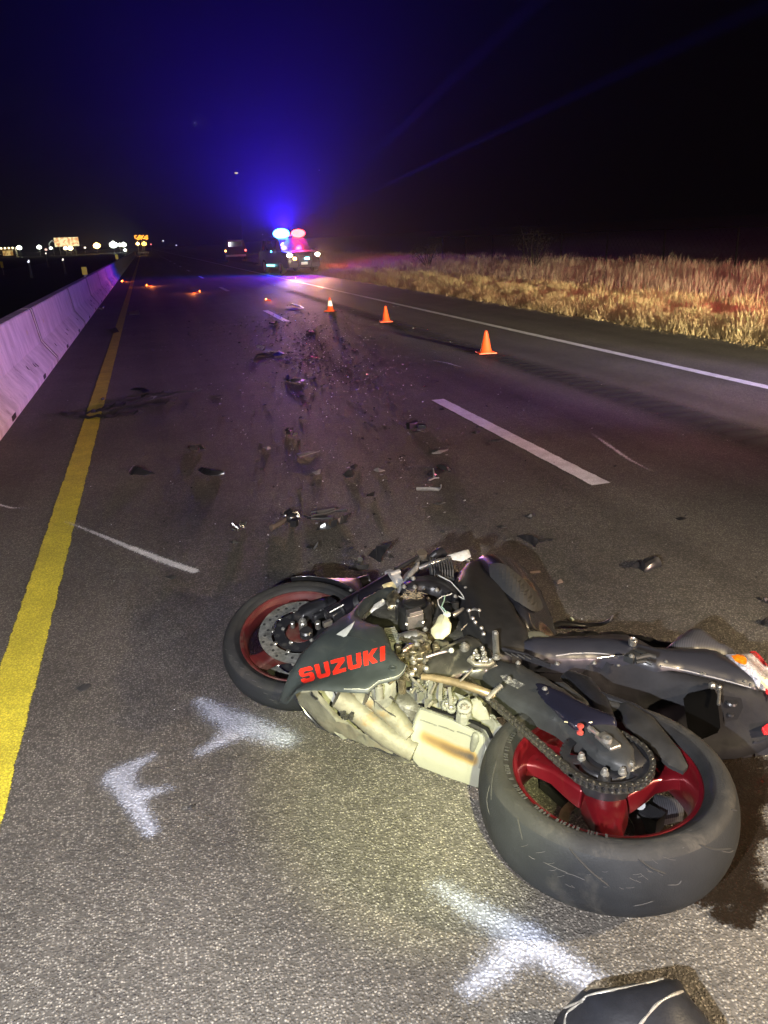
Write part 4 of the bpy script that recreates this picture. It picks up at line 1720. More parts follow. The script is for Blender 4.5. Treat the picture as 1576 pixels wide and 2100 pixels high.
# ------------------------------------------------------------ the black case at the lower right corner
root = empty('hard_case', W(1310, 2110), 'black hard plastic case lying cut off by the lower right edge of the frame', 'case')
m_case = mat('case_plastic', (0.009, 0.0095, 0.012), 0.42, spec=0.2, noise=0.25, nscale=40, bump=0.08, bscale=200)
zc = .13
case_pts = [(1118, 2150, .02), (1128, 2095, .03), (1150, 2055, .07), (1185, 2020, .09), (1205, 2012, .12), (1290, 2002, zc), (1372, 1991, zc), (1398, 1997, .12),
            (1414, 2020, .12), (1440, 2050, .11), (1478, 2100, .09), (1520, 2180, .08), (1500, 2300, .08), (1300, 2350, .06), (1100, 2300, .03)]
a = MB()
a.panel(case_pts, .09, .035, .03, .03, cell=.016)
case = a.build('shell', m_case, root, 50)
m_edge = mat('case_worn_edge', (0.17, 0.16, 0.14), 0.35, 0.2, noise=0.4, nscale=120)


def drape(o_list, pts, off=0.003):
    """press a line of (px, py) points on to built surfaces, along the sight line"""
    trees = []
    for o in o_list:
        me = o.data
        M = wloc(o)
        trees.append(BVHTree.FromPolygons([M @ v.co for v in me.vertices], [list(p.vertices) for p in me.polygons]))
    out = []
    for p in pts:
        d = (W(p[0], p[1], 0) - CAM_P).normalized()
        best = None
        for tr in trees:
            h = tr.ray_cast(CAM_P, d)
            if h[0] is not None and (best is None or h[3] < best[3]):
                best = h
        if best:
            n = best[1]
            if n.dot(d) > 0:
                n = -n
            out.append(best[0] + n * off)
        elif len(p) > 2:
            out.append(W(p[0], p[1], p[2]))
    return out


def smooth_pts(pts, k=5):
    P = [V((*p[:2], 0)) for p in pts]
    out = []
    for i in range(len(P) - 1):
        p0, p1, p2, p3 = P[max(0, i - 1)], P[i], P[i + 1], P[min(len(P) - 1, i + 2)]
        for j in range(k):
            t = j / k
            q = 0.5 * ((2 * p1) + (p2 - p0) * t + (2 * p0 - 5 * p1 + 4 * p2 - p3) * t * t + (3 * p1 - p0 - 3 * p2 + p3) * t ** 3)
            out.append((q.x, q.y))
    out.append((P[-1].x, P[-1].y))
    return out


for pts in ([(1148, 2072), (1175, 2060), (1196, 2050), (1210, 2040), (1290, 2024), (1350, 2010), (1392, 2004), (1412, 2018)],
            [(1310, 2105), (1330, 2080), (1350, 2058), (1380, 2040), (1412, 2030)],
            [(1158, 2110), (1162, 2080), (1180, 2064), (1196, 2052)]):
    L = drape([case], smooth_pts(pts), -0.001)
    if len(L) > 2:
        a = MB()
        a.tube(L, [.0032 + .0006 * math.sin(i * .9) for i in range(len(L))], 6)
        a.build('worn_ridge', m_edge, root, 60)

# ------------------------------------------------------------ the motorcycle, lying on its right side
m_tyre = mat('tyre_rubber', (0.012, 0.013, 0.0145), 0.62, spec=0.12, noise=0.25, nscale=7, bump=0.12, bscale=240, dirt=(0.026, 0.0255, 0.024), dscale=5, dlevel=0.58, rnoise=0.1)
m_tyre_wall = mat('tyre_sidewall', (0.010, 0.010, 0.0105), 0.6, spec=0.15, noise=0.35, nscale=14, bump=0.10, bscale=120)
m_tyre_sh = mat('tyre_shoulder', (0.018, 0.018, 0.018), 0.7, spec=0.12, noise=0.3, nscale=9, bump=0.15, bscale=200, dirt=(0.034, 0.032, 0.029), dscale=6, dlevel=0.52)
m_tgroove = mat('tread_groove_black', (0.006, 0.006, 0.006), 0.9)
m_scar = mat('tyre_scar', (0.032, 0.030, 0.029), 0.9)
m_red = mat('red_anodised_rim', (0.085, 0.003, 0.006), 0.30, 0.45, noise=0.18, nscale=10, coat=0.5, dirt=(0.10, 0.015, 0.012), dscale=9, dlevel=0.60)
m_redd = mat('dusty_red_rim', (0.055, 0.007, 0.007), 0.45, 0.2, noise=0.35, nscale=12, dirt=(0.075, 0.040, 0.030), dscale=7, dlevel=0.50)
m_black = mat('satin_black_metal', (0.014, 0.014, 0.016), 0.38, 0.3, noise=0.3, nscale=30, bump=0.04, bscale=90)
m_swing = mat('dusty_black_swingarm', (0.020, 0.021, 0.0215), 0.5, 0.03, spec=0.2, noise=0.3, nscale=9, bump=0.06, bscale=140, dirt=(0.036, 0.035, 0.030), dscale=6, dlevel=0.56)
m_fair = mat('matte_grey_fairing', (0.017, 0.021, 0.022), 0.48, spec=0.25, noise=0.12, nscale=18, bump=0.03, bscale=220, rnoise=0.08, dirt=(0.027, 0.031, 0.029), dscale=9, dlevel=0.56)
m_tail = mat('graphite_tail_paint', (0.014, 0.015, 0.021), 0.36, 0.08, spec=0.35, noise=0.12, nscale=12, coat=0.1)
m_inner = mat('undertail_plastic', (0.009, 0.0093, 0.0115), 0.6, spec=0.08, noise=0.3, nscale=7, bump=0.1, bscale=60, dirt=(0.010, 0.010, 0.011), dscale=4, dlevel=0.52)
m_tank = mat('black_tank_paint', (0.010, 0.010, 0.012), 0.22, noise=0.2, nscale=20, coat=0.6)
m_pad = mat('grey_tank_pad', (0.035, 0.035, 0.035), 0.7, spec=0.15, noise=0.08, nscale=60, bump=0.1, bscale=400)
m_steel = mat('worn_steel', (0.27, 0.26, 0.235), 0.33, 0.85, noise=0.3, nscale=40, bump=0.1, bscale=110)
m_bolt = mat('zinc_bolt', (0.45, 0.44, 0.40), 0.28, 0.85, noise=0.2, nscale=60)
m_cast = mat('dusty_engine_casting', (0.095, 0.096, 0.083), 0.62, 0.15, spec=0.2, noise=0.35, nscale=16, bump=0.25, bscale=90, dirt=(0.13, 0.11, 0.075), dscale=11, dlevel=0.56)
m_pipe = mat('dusty_header_pipe', (0.105, 0.100, 0.078), 0.60, 0.15, spec=0.2, noise=0.25, nscale=12, bump=0.5, bscale=35, dirt=(0.12, 0.09, 0.05), dscale=14, dlevel=0.54)
m_oily = mat('oily_engine_metal', (0.10, 0.085, 0.055), 0.22, 0.7, noise=0.6, nscale=30, bump=0.35, bscale=70, coat=0.5, dirt=(0.38, 0.34, 0.22), dscale=22, dlevel=0.54)
m_engblk = mat('black_engine_cover', (0.016, 0.016, 0.015), 0.28, 0.3, noise=0.4, nscale=25, bump=0.12, bscale=60, coat=0.4)
m_rust = mat('brown_lever_tube', (0.20, 0.155, 0.09), 0.4, 0.6, noise=0.4, nscale=20, bump=0.08)
m_chainm = mat('greasy_chain_steel', (0.11, 0.105, 0.095), 0.30, 0.85, noise=0.4, nscale=60)
m_letter = mat('red_letter_vinyl', (0.50, 0.016, 0.008), 0.42, noise=0.06, nscale=40)
m_whited = mat('white_decal', (0.36, 0.37, 0.35), 0.45, noise=0.2, nscale=60)
m_cream = mat('cream_connector', (0.42, 0.40, 0.24), 0.5, noise=0.15, nscale=40)
m_link = mat('linkage_grey', (.12, .115, .09), .45, .4, noise=.3, nscale=40, bump=.15)
m_mesh = mat('bare_radiator', (0.45, 0.43, 0.38), 0.45, 0.5, noise=0.35, nscale=60, bump=0.3, bscale=260)


def can_material():
    m = bpy.data.materials.new('heat_stained_can')
    m.use_nodes = True
    t = m.node_tree
    b = t.nodes['Principled BSDF']
    tc = t.nodes.new('ShaderNodeTexCoord')
    n = t.nodes.new('ShaderNodeTexNoise')
    n.inputs['Scale'].default_value = 9
    n.inputs['Detail'].default_value = 6
    t.links.new(tc.outputs['Object'], n.inputs[0])
    at = t.nodes.new('ShaderNodeAttribute')
    at.attribute_name = 'paint'
    s = math_node(t, 'ADD', at.outputs['Fac'], math_node(t, 'MULTIPLY', math_node(t, 'SUBTRACT', n.outputs[0], .5), .45))
    r = t.nodes.new('ShaderNodeValToRGB')
    e = r.color_ramp.elements
    e[0].position = .18
    e[0].color = (.15, .152, .122, 1)
    e[1].position = .86
    e[1].color = (.035, .03, .027, 1)
    k = e.new(.42)
    k.color = (.16, .115, .05, 1)
    k = e.new(.62)
    k.color = (.10, .065, .03, 1)
    t.links.new(s, r.inputs[0])
    t.links.new(r.outputs[0], b.inputs['Base Color'])
    b.inputs['Roughness'].default_value = .42
    b.inputs['Metallic'].default_value = .05
    b.inputs['Specular IOR Level'].default_value = .3
    n2 = t.nodes.new('ShaderNodeTexNoise')
    n2.inputs['Scale'].default_value = 60
    t.links.new(tc.outputs['Object'], n2.inputs[0])
    bp = t.nodes.new('ShaderNodeBump')
    bp.inputs['Strength'].default_value = .12
    bp.inputs['Distance'].default_value = .01
    t.links.new(n2.outputs[0], bp.inputs['Height'])
    t.links.new(bp.outputs[0], b.inputs['Normal'])
    return m


def weave_material():
    m = bpy.data.materials.new('carbon_weave')
    m.use_nodes = True
    t = m.node_tree
    b = t.nodes['Principled BSDF']
    tc = t.nodes.new('ShaderNodeTexCoord')
    mp = t.nodes.new('ShaderNodeMapping')
    mp.inputs['Rotation'].default_value = (0, 0, rad(28))
    t.links.new(tc.outputs['Object'], mp.inputs[0])
    w = t.nodes.new('ShaderNodeTexWave')
    w.inputs['Scale'].default_value = 55
    w.inputs['Distortion'].default_value = 0.3
    t.links.new(mp.outputs[0], w.inputs[0])
    r = t.nodes.new('ShaderNodeValToRGB')
    r.color_ramp.elements[0].color = (.008, .008, .010, 1)
    r.color_ramp.elements[1].color = (.05, .05, .058, 1)
    t.links.new(w.outputs['Fac'], r.inputs[0])
    t.links.new(r.outputs[0], b.inputs['Base Color'])
    b.inputs['Roughness'].default_value = .32
    return m


m_weave = weave_material()

HUB = V((0.967, 1.385, 0.205))
AX = V((0.0, 0.0, 1.0))
FN = V((-.0594, -.3202, .9455)).normalized()
FLIP = V((.379, 2.545, .190))
FH = FLIP - FN * .045
FD = V((FH.x - HUB.x, FH.y - HUB.y, 0)).normalized()      # towards the bike's front
UD = V((FD.y, -FD.x, 0))                                   # towards its saddle side
bike = empty('motorcycle', (0.75, 1.9, 0), 'crashed black sports motorcycle with red rims lying on its right side, its fairing torn open', 'motorcycle')


def part(mb, name, m, parent=None, smooth=40, label=None):
    return mb.build(name, m, parent or bike, smooth, label)


def hexbolt(px, py, z, r=.008, h=.008, axis=(0, 0, 1), parent=None, m=None, name='bolt', pos=None):
    a = MB()
    c = V(pos) if pos is not None else W(px, py, z)
    ax = V(axis).normalized()
    a.lathe([(r * 1.45, 0), (r * 1.45, h * .25), (r * 1.0, h * .3)], c, ax, 14)
    a.lathe([(r, h * .3), (r, h * .85), (r * .8, h), (r * .42, h), (r * .38, h * .6), (0, h * .6)], c, ax, 6)
    return part(a, name, m or m_bolt, parent, 30)


def add_paint_attr(o, fn):
    me = o.data
    at = me.attributes.new('paint', 'FLOAT', 'POINT')
    M = wloc(o)
    at.data.foreach_set('value', [fn(M @ v.co) for v in me.vertices])


def decal(o_list, pts, m, name, parent, off=.0015, grid=8, smooth=True, world=False):
    """thin film pressed on to a built surface, from an outline seen in the photograph"""
    P = smooth_pts(pts + pts[:1], grid)[:-1] if smooth else pts
    vv = [V(p[:2]) for p in P]
    xs = [p.x for p in vv]
    ys = [p.y for p in vv]
    st = max(3.0, (max(xs) - min(xs)) / 16)
    extra = []

    def inside(x, y):
        c = False
        j = len(vv) - 1
        for i in range(len(vv)):
            if (vv[i].y > y) != (vv[j].y > y) and x < (vv[j].x - vv[i].x) * (y - vv[i].y) / (vv[j].y - vv[i].y) + vv[i].x:
                c = not c
            j = i
        return c
    x = min(xs)
    while x < max(xs):
        y = min(ys)
        while y < max(ys):
            if inside(x, y) and min((v - V((x, y))).length for v in vv) > st * .4:
                extra.append(V((x, y)))
            y += st
        x += st
    r = delaunay_2d_cdt(vv + extra, [], [list(range(len(vv)))], 1, 1e-7)
    out = []
    for v in r[0]:
        L = drape(o_list, [(v.x, v.y)], off)
        out.append(L[0] if L else None)
    if any(p is None for p in out):
        good = [p for p in out if p is not None]
        if not good:
            return None
        zm = sum(p.z for p in good) / len(good)
        out = [p if p is not None else W(v.x, v.y, zm) for p, v in zip(out, r[0])]
    n = len(out)
    mb = MB()
    ff = [list(f) for f in r[2]]
    dn = V((0, 0, -off * .9))
    mb.add(out, ff)
    return part(mb, name, m, parent, 0)


# ---------------------------------------------------------------- wheels
def make_wheel(name, C, ax, rl, R, hw, hl, spoke_dirs, parent, redm, label=None):
    k = rl / .229
    x, y, a_ = basis(ax)
    # the rim: lips and a dished barrel
    rm = MB()
    pr = [(rl - .003, hl - .004), (rl, hl + .002), (rl - .004, hl + .004), (rl - .012, hl), (rl - .018, hl - .012), (rl - .026, hl * .45), (rl - .030, 0),
          (rl - .026, -hl * .45), (rl - .018, -hl + .012), (rl - .012, -hl), (rl - .004, -hl - .004), (rl, -hl - .002), (rl - .003, -hl + .004),
          (rl - .012, -hl + .02), (rl - .018, 0), (rl - .012, hl - .02), (rl - .003, hl - .004)]
    rm.lathe(pr, C, ax, 96, caps=False)
    rim = part(rm, name, redm, parent, 35, label)
    ty = MB()
    prof = [(rl - .004, hl - .003), (rl + .004, hl + (hw - hl) * .35), (rl + (R - rl) * .22, hl + (hw - hl) * .82), (rl + (R - rl) * .40, hw), (rl + (R - rl) * .58, hw * .985),
            (rl + (R - rl) * .74, hw * .88), (rl + (R - rl) * .87, hw * .66), (rl + (R - rl) * .96, hw * .36), (R, 0)]
    full = prof + [(r, -h) for r, h in prof[::-1][1:]]
    # finer crown
    fine = []
    for i in range(len(full) - 1):
        for j in range(3):
            t = j / 3
            p0, p1, p2, p3 = full[max(0, i - 1)], full[i], full[i + 1], full[min(len(full) - 1, i + 2)]
            q = [0.5 * (2 * p1[c] + (p2[c] - p0[c]) * t + (2 * p0[c] - 5 * p1[c] + 4 * p2[c] - p3[c]) * t * t + (3 * p1[c] - p0[c] - 3 * p2[c] + p3[c]) * t ** 3) for c in (0, 1)]
            fine.append((q[0], q[1]))
    fine.append(full[-1])
    n = 96
    ty.lathe(fine, C, ax, n, caps=False)
    kk = len(fine)
    for i in range(len(ty.f)):
        q = i % (kk - 1)
        ty.mi[i] = 1 if (q < 7 or q >= kk - 8) else (2 if q < 16 or q >= kk - 17 else 0)
    tyre = part(ty, 'tyre', [m_tyre, m_tyre_wall, m_tyre_sh], rim, 60)
    # spokes and hub
    for t0 in spoke_dirs:
        t = rad(t0)
        d = (V((math.cos(t), math.sin(t), 0)) - ax * V((math.cos(t), math.sin(t), 0)).dot(ax)).normalized()
        s = ax.cross(d)
        sp = MB()
        vs = []
        for r, w, h0, h1 in ((.035 * k, .060 * k, -.030, .030), (.08 * k, .052 * k, -.022, .034), (.13 * k, .036 * k, -.016, .030), (.18 * k, .040 * k, -.014, .026), (.207 * k, .055 * k, -.016, .026)):
            for u, v in ((-1, h0), (-.85, h1 - .006), (-.6, h1), (.6, h1), (.85, h1 - .006), (1, h0)):
                vs.append(C + d * r + s * (u * w) + ax * v)
        fs = []
        for i in range(4):
            for q in range(6):
                a0 = i * 6 + q
                b0 = i * 6 + (q + 1) % 6
                fs.append((a0, b0, b0 + 6, a0 + 6))
        fs.append([5, 4, 3, 2, 1, 0])
        fs.append([24, 25, 26, 27, 28, 29])
        sp.add(vs, fs)
        o = part(sp, 'spoke', redm, rim, 50)
        md = o.modifiers.new('bevel', 'BEVEL')
        md.width = .007
        md.segments = 3
    hb = MB()
    hb.lathe([(.0, -.055), (.050 * k, -.055), (.058 * k, -.045), (.048 * k, 0), (.058 * k, .045), (.050 * k, .055), (.0, .055)], C, ax, 32)
    part(hb, 'hub', redm, rim, 35)
    return rim, tyre, x, y


rear, rtyre, rx, ry = make_wheel('rear_wheel', HUB, AX, .238, .327, .100, .075, (-118, 2, 122), bike, m_red)
front, ftyre, fx_, fy_ = make_wheel('front_wheel', FH, FN, .229, .300, .060, .045, (200, 80, -40), bike, m_redd)


def tread(C, ax, x, y, R, hw, rl, n, rim, side, m, span=(.25, .86), lean=.22, w=.0022):
    for i in range(n):
        t0 = 2 * math.pi * i / n + (.18 if side < 0 else 0)
        mb = MB()
        pts = []
        for j in range(7):
            u = span[0] + (span[1] - span[0]) * j / 6
            h = side * hw * (1 - u)
            rr = R - (R - rl) * .13 * ((1 - u) / .64) ** 2.4 if True else R
            tt = t0 + lean * (u - .25) + .02 * math.sin(u * 5)
            pts.append(C + (x * math.cos(tt) + y * math.sin(tt)) * (rr + .0003) + ax * h)
        mb.tube(pts, [.0008] + [w] * 5 + [.0006], 5)
        part(mb, 'tread_groove', m, rim, 60)


def tyre_path(tyre, pts, m, name, r=.0026, parent=None):
    L = drape([tyre], smooth_pts(pts, 4), .0002)
    if len(L) > 2:
        a = MB()
        a.tube(L, [r * .4] + [r] * (len(L) - 2) + [r * .4], 5)
        part(a, name, m, parent or rear, 60)


for pts in ([(1168, 1740), (1190, 1765), (1215, 1790), (1250, 1818)], [(1310, 1762), (1335, 1780), (1365, 1792)], [(1434, 1732), (1465, 1742), (1500, 1740)],
            [(1062, 1675), (1067, 1700), (1072, 1722)], [(1500, 1660), (1512, 1662)], [(1018, 1560), (1010, 1600), (1008, 1640)]):
    tyre_path(rtyre, pts, m_tgroove, 'tread_groove')
for pts in ([(1160, 1790), (1180, 1796), (1200, 1805)], [(1370, 1815), (1390, 1814), (1398, 1806)], [(1115, 1768), (1145, 1782), (1165, 1790)],
            [(1300, 1858), (1320, 1854), (1340, 1848)], [(1005, 1610), (999, 1640), (1004, 1670)], [(1085, 1755), (1092, 1760), (1098, 1762)], [(1480, 1745), (1495, 1748), (1505, 1744)]):
    tyre_path(rtyre, pts, m_scar, 'rubber_scar', .0009)
for k_ in range(9):
    q = 205 + k_ * 9
    pts = [(457 + k_ * 12, 1330 + k_ * 13), (461 + k_ * 12, 1331 + k_ * 13), (466 + k_ * 12, 1333 + k_ * 13)]
    tyre_path(ftyre, pts, m_scar, 'rubber_scar', .0008, front)
for k_ in range(26):
    t_ = random.uniform(.12, .95)
    bx = 1010 + 480 * t_
    by = 1640 + 150 * math.sin(math.pi * min(1, t_ * 1.08)) ** .8 + random.uniform(-10, 40)
    an = random.uniform(-.5, .7)
    ln_ = random.uniform(5, 22)
    tyre_path(rtyre, [(bx, by), (bx + ln_ * .5 * math.cos(an), by + ln_ * .5 * math.sin(an) + 1), (bx + ln_ * math.cos(an), by + ln_ * math.sin(an))], m_scar, 'rubber_scar', .0005)
# sidewall lettering reads only as faint raised dashes; the red maker's flash on the tyre wall
a = MB()
L1 = []
for j in range(12):
    t = rad(-62 + j * 1.6)
    for rr in (.243, .252):
        hh = .080 if rr < .25 else .0895
        L1.append(HUB + (V((math.cos(t), math.sin(t), 0))) * rr + AX * (hh + .0012))
for j in range(11):
    a.f.append([j * 2, j * 2 + 1, j * 2 + 3, j * 2 + 2])
    a.mi.append(0)
a.v = [tuple(p) for p in L1]
part(a, 'red_tyre_flash', mat('red_tyre_print', (.35, .05, .045), .6), rear, 0)
a = MB()
for j in range(46):
    t = rad(130 + j * 2.4 + (3 if j % 7 > 4 else 0))
    if j % 9 == 8:
        continue
    a.box(HUB + V((math.cos(t), math.sin(t), 0)) * .2555 + AX * .0965, (.012, .0035 + .003 * (j % 3 == 0), .0018), (math.cos(t), math.sin(t), 0))
q_ = part(a, 'sidewall_relief', mat('sidewall_letter', (.013, .013, .0125), .7), rear, 0)
q_['kind'] = 'stuff'

# ---------------------------------------------------------------- rear sprocket and chain
SPZ = .317
SC = V((HUB.x, HUB.y, SPZ))
a = MB()
nt_ = 45
outer, inner = [], []
RS = .113
vs, fs = [], []
for i in range(nt_ * 4):
    t = 2 * math.pi * i / (nt_ * 4)
    rr = RS + (.0045 if i % 4 in (1, 2) else -.003)
    d = V((math.cos(t), math.sin(t), 0))
    for (r, z) in ((rr, .003), (rr, -.003), (.091, .003), (.091, -.003)):
        vs.append(SC + d * r + AX * z)
m_ = nt_ * 4
for i in range(m_):
    j = (i + 1) % m_
    fs += [(i * 4, j * 4, j * 4 + 2, i * 4 + 2), (i * 4 + 1, i * 4 + 3, j * 4 + 3, j * 4 + 1), (i * 4, i * 4 + 1, j * 4 + 1, j * 4), (i * 4 + 2, j * 4 + 2, j * 4 + 3, i * 4 + 3)]
a.add(vs, fs)
for k in range(5):
    t = rad(-90 + 36 + k * 72)
    d = V((math.cos(t), math.sin(t), 0))
    a.box(SC + d * .079, (.034, .030, .0055), d)
a.lathe([(.052, -.003), (.068, -.003), (.068, .003), (.052, .003)], SC, AX, 40, caps=False)
spr = part(a, 'sprocket', m_black, rear, 30)
a = MB()
a.lathe([(.0, -.085), (.064, -.085), (.066, -.012), (.060, -.004), (0, -.004)], SC, AX, 32)
part(a, 'sprocket_carrier', m_black, rear, 35)
for k in range(5):
    t = rad(-126 + k * 72)
    d = V((math.cos(t), math.sin(t), 0))
    hexbolt(0, 0, 0, .0075, .017, AX, rear, name='sprocket_bolt', pos=SC + d * .064 + AX * .003)
hexbolt(0, 0, 0, .0075, .017, AX, rear, name='sprocket_bolt', pos=W(1277, 1586, .322))
# brake disc on the far side, caliper under the spokes
a = MB()
a.lathe([(.085, -.100), (.112, -.100), (.112, -.105), (.085, -.105), (.085, -.100)], HUB, AX, 48, caps=False)
part(a, 'brake_disc', m_steel, rear, 30)

# chain: two straight runs and the wrap round both sprockets
FS = W(957, 1372, .300)
FS.z = .317
r1, r2 = RS, .043
dv = (FS - SC)
dv.z = 0
dist = dv.length
th = math.atan2(dv.y, dv.x)
be = math.acos((r1 - r2) / dist)
path = []


def arc(C, r, a0, a1, n):
    return [C + V((math.cos(a0 + (a1 - a0) * i / n), math.sin(a0 + (a1 - a0) * i / n), 0)) * r for i in range(n + 1)]


# lower run lies on the camera side
path += arc(SC, r1, th + be, th - be + 2 * math.pi, 60)
path += arc(FS, r2, th - be, th + be - 0 * math.pi, 24)
path.append(path[0])
acc = [0]
for i in range(1, len(path)):
    acc.append(acc[-1] + (path[i] - path[i - 1]).length)
pitch = acc[-1] / round(acc[-1] / .01588)
NL = int(round(acc[-1] / pitch))


def on_path(s):
    s = s % acc[-1]
    for i in range(1, len(acc)):
        if acc[i] >= s:
            t = (s - acc[i - 1]) / max(1e-9, acc[i] - acc[i - 1])
            return path[i - 1].lerp(path[i], t)
    return path[-1]


def link_mesh(outer_):
    mb = MB()
    zz = .0085 if outer_ else .0065
    for s in (-1, 1):
        pts = []
        for c0, sgn in ((-pitch / 2, -1), (pitch / 2, 1)):
            for q in range(5):
                t = math.pi / 2 + math.pi * q / 4 if sgn < 0 else -math.pi / 2 + math.pi * q / 4
                pts.append(V((c0 + math.cos(t) * .0072, math.sin(t) * .0072, 0)))
        n = len(pts)
        vs = [p + V((0, 0, s * zz)) for p in pts] + [p + V((0, 0, s * (zz + .002))) for p in pts]
        mb.add(vs, [list(range(n)), list(range(n, 2 * n))[::-1]] + [(i, (i + 1) % n, (i + 1) % n + n, i + n) for i in range(n)])
    for c0 in ((-pitch / 2, pitch / 2) if outer_ else ()):
        mb.cyl((c0, 0, -zz - .0035), (c0, 0, zz + .0040), .0030, n=8, bev=.0008)
        mb.cyl((c0, 0, -zz + .001), (c0, 0, zz - .001), .0050, n=8)
    me = mb.build('chain_link', m_chainm, None, 35)
    dat = me.data
    bpy.data.objects.remove(me)
    return dat


a = MB()
a.cyl(W(905, 1380, .29), W(905, 1380, .30), .004)
chain = MB()
mp_ = on_path(2)
chain.cyl(mp_ + V((0, 0, -.002)), mp_ + V((0, 0, .002)), .004, n=8)
chain = part(chain, 'chain', m_chainm, bike)
lm_o, lm_i = link_mesh(True), link_mesh(False)
for i in range(NL):
    p, q = on_path(i * pitch), on_path((i + 1) * pitch)
    d = (q - p)
    o = bpy.data.objects.new('chain_link', lm_o if i % 2 else lm_i)
    o.matrix_basis = Matrix.Translation((p + q) / 2) @ Matrix.Rotation(math.atan2(d.y, d.x), 4, 'Z')
    col.objects.link(o)
    put_under(o, chain, True)
a = MB()
a.lathe([(.0, -.004), (.040, -.004), (.040, .004), (0, .004)], FS, AX, 17)
part(a, 'front_sprocket', m_steel, bike)

# ---------------------------------------------------------------- swingarm
a = MB()
a.panel([(985, 1372, .33), (1022, 1350, .34), (1075, 1362, .345), (1130, 1392, .345), (1180, 1425, .345), (1232, 1470, .345), (1268, 1486, .345), (1302, 1530, .34), (1306, 1562, .335), (1292, 1574, .335),
         (1262, 1563, .34), (1225, 1545, .34), (1182, 1508, .34), (1140, 1475, .34), (1090, 1452, .335), (1045, 1432, .33), (1008, 1408, .33)], .045, .012, .010, .012, cell=.012)
swing = part(a, 'swingarm', m_swing, bike, 50)
a = MB()
a.panel([(1085, 1395, .352), (1120, 1400, .355), (1165, 1420, .362), (1210, 1445, .365), (1262, 1466, .362), (1266, 1479, .36), (1180, 1486, .36), (1150, 1462, .358), (1110, 1430, .35)], .012, .004, .006, .008, cell=.01)
part(a, 'chain_guard', mat('gloss_navy_plastic', (.008, .008, .014), .15, coat=.8), swing, 50)
a = MB()
a.tube(drape([swing], [(1160, 1482), (1185, 1487), (1215, 1485), (1255, 1478), (1266, 1475)], .006), .0018, 6)
if len(a.v):
    part(a, 'guard_edge', mat('bright_guard_edge', (.55, .48, .25), .35, .3), swing)
dsw = (W(1268, 1540, .35) - W(1222, 1500, .35)).normalized()
usw = V((0, 0, 1)).cross(dsw)
a = MB()
a.box(W(1247, 1520, .352), (.066, .036, .012), dsw, usw)
adj = part(a, 'axle_adjuster', m_steel, swing, 30)
md = adj.modifiers.new('bevel', 'BEVEL')
md.width = .004
md.segments = 2
a = MB()
a.lathe([(.0055, .010), (.0125, .010), (.0135, .006), (.0135, 0), (.0055, 0), (.0055, .010)], W(1245, 1519, .358), AX, 24, caps=False)
part(a, 'axle_nut', m_bolt, swing, 35)
a = MB()
a.cyl(W(1208, 1492, .358), W(1226, 1505, .358), .0062, n=12)
a.lathe([(.0, 0), (.010, 0), (.010, .008), (0, .008)], W(1212, 1496, .352), dsw, 6)
part(a, 'adjuster_screw', m_bolt, swing, 35)
a = MB()
a.lathe([(.0, 0), (.009, 0), (.009, .005), (.005, .008), (.005, .018), (.009, .021), (.009, .026), (0, .028)], W(1190, 1504, .352), AX, 16)
part(a, 'red_bobbin', mat('red_bobbin_metal', (.5, .08, .06), .3, .5), swing, 35)
a = MB()
a.panel([(1268, 1530, .33), (1300, 1520, .33), (1330, 1560, .325), (1298, 1580, .325), (1275, 1575, .33)], .03, .004, .006, .01, cell=.01)
part(a, 'axle_block', m_black, swing, 45)
decal([swing], [(1026, 1386), (1040, 1384), (1078, 1405), (1062, 1413), (1036, 1401)], mat('worn_label', (.03, .03, .03), .5, noise=.2, dirt=(.22, .22, .20), dscale=75, dlevel=.50), 'worn_sticker', swing, .0012, smooth=False)
for px, py, z in ((1044, 1392, .36), (1118, 1413, .36), (1063, 1360, .35)):
    hexbolt(px, py, z, .006, .007, parent=swing)
# hugger running over the tyre, and a strut
a = MB()
a.panel([(1258, 1440, .30), (1290, 1436, .31), (1340, 1468, .315), (1395, 1535, .30), (1412, 1568, .285), (1402, 1580, .28), (1372, 1566, .285), (1330, 1528, .30), (1285, 1486, .31)], .010, .006, .004, .01, cell=.012)
part(a, 'mud_hugger', mat('hugger_plastic', (.014, .014, .014), .45, spec=.2, noise=.3, nscale=14), swing, 45)
a = MB()
a.tube([W(1230, 1425, .30), W(1300, 1450, .30), W(1350, 1478, .295), W(1385, 1500, .29)], [.012, .012, .010, .006], 8)
part(a, 'brake_hose', m_black, bike)
# carbon heat shield and caliper seen through the rear rim
a = MB()
a.panel([(1318, 1655, .06), (1345, 1628, .06), (1405, 1640, .06), (1402, 1672, .06), (1345, 1685, .06)], .02, .01, cell=.012)
part(a, 'heat_shield', m_weave, bike)
a = MB()
a.box(W(1320, 1672, .07), (.05, .10, .05), UD)
a.cyl(W(1313, 1650, .10), W(1313, 1650, .14), .014, n=16)
part(a, 'brake_caliper', m_black, rear, 30)
a = MB()
a.cyl(W(1188, 1650, .09), W(1215, 1640, .09), .012, n=12)
a.box(W(1195, 1648, .07), (.06, .05, .03))
part(a, 'silencer_mount', m_steel, bike, 30)
a = MB()
a.panel([(1108, 1600, .05), (1150, 1580, .05), (1215, 1630, .05), (1170, 1655, .05)], .03, .004, cell=.02)
part(a, 'undertray', m_black, bike)

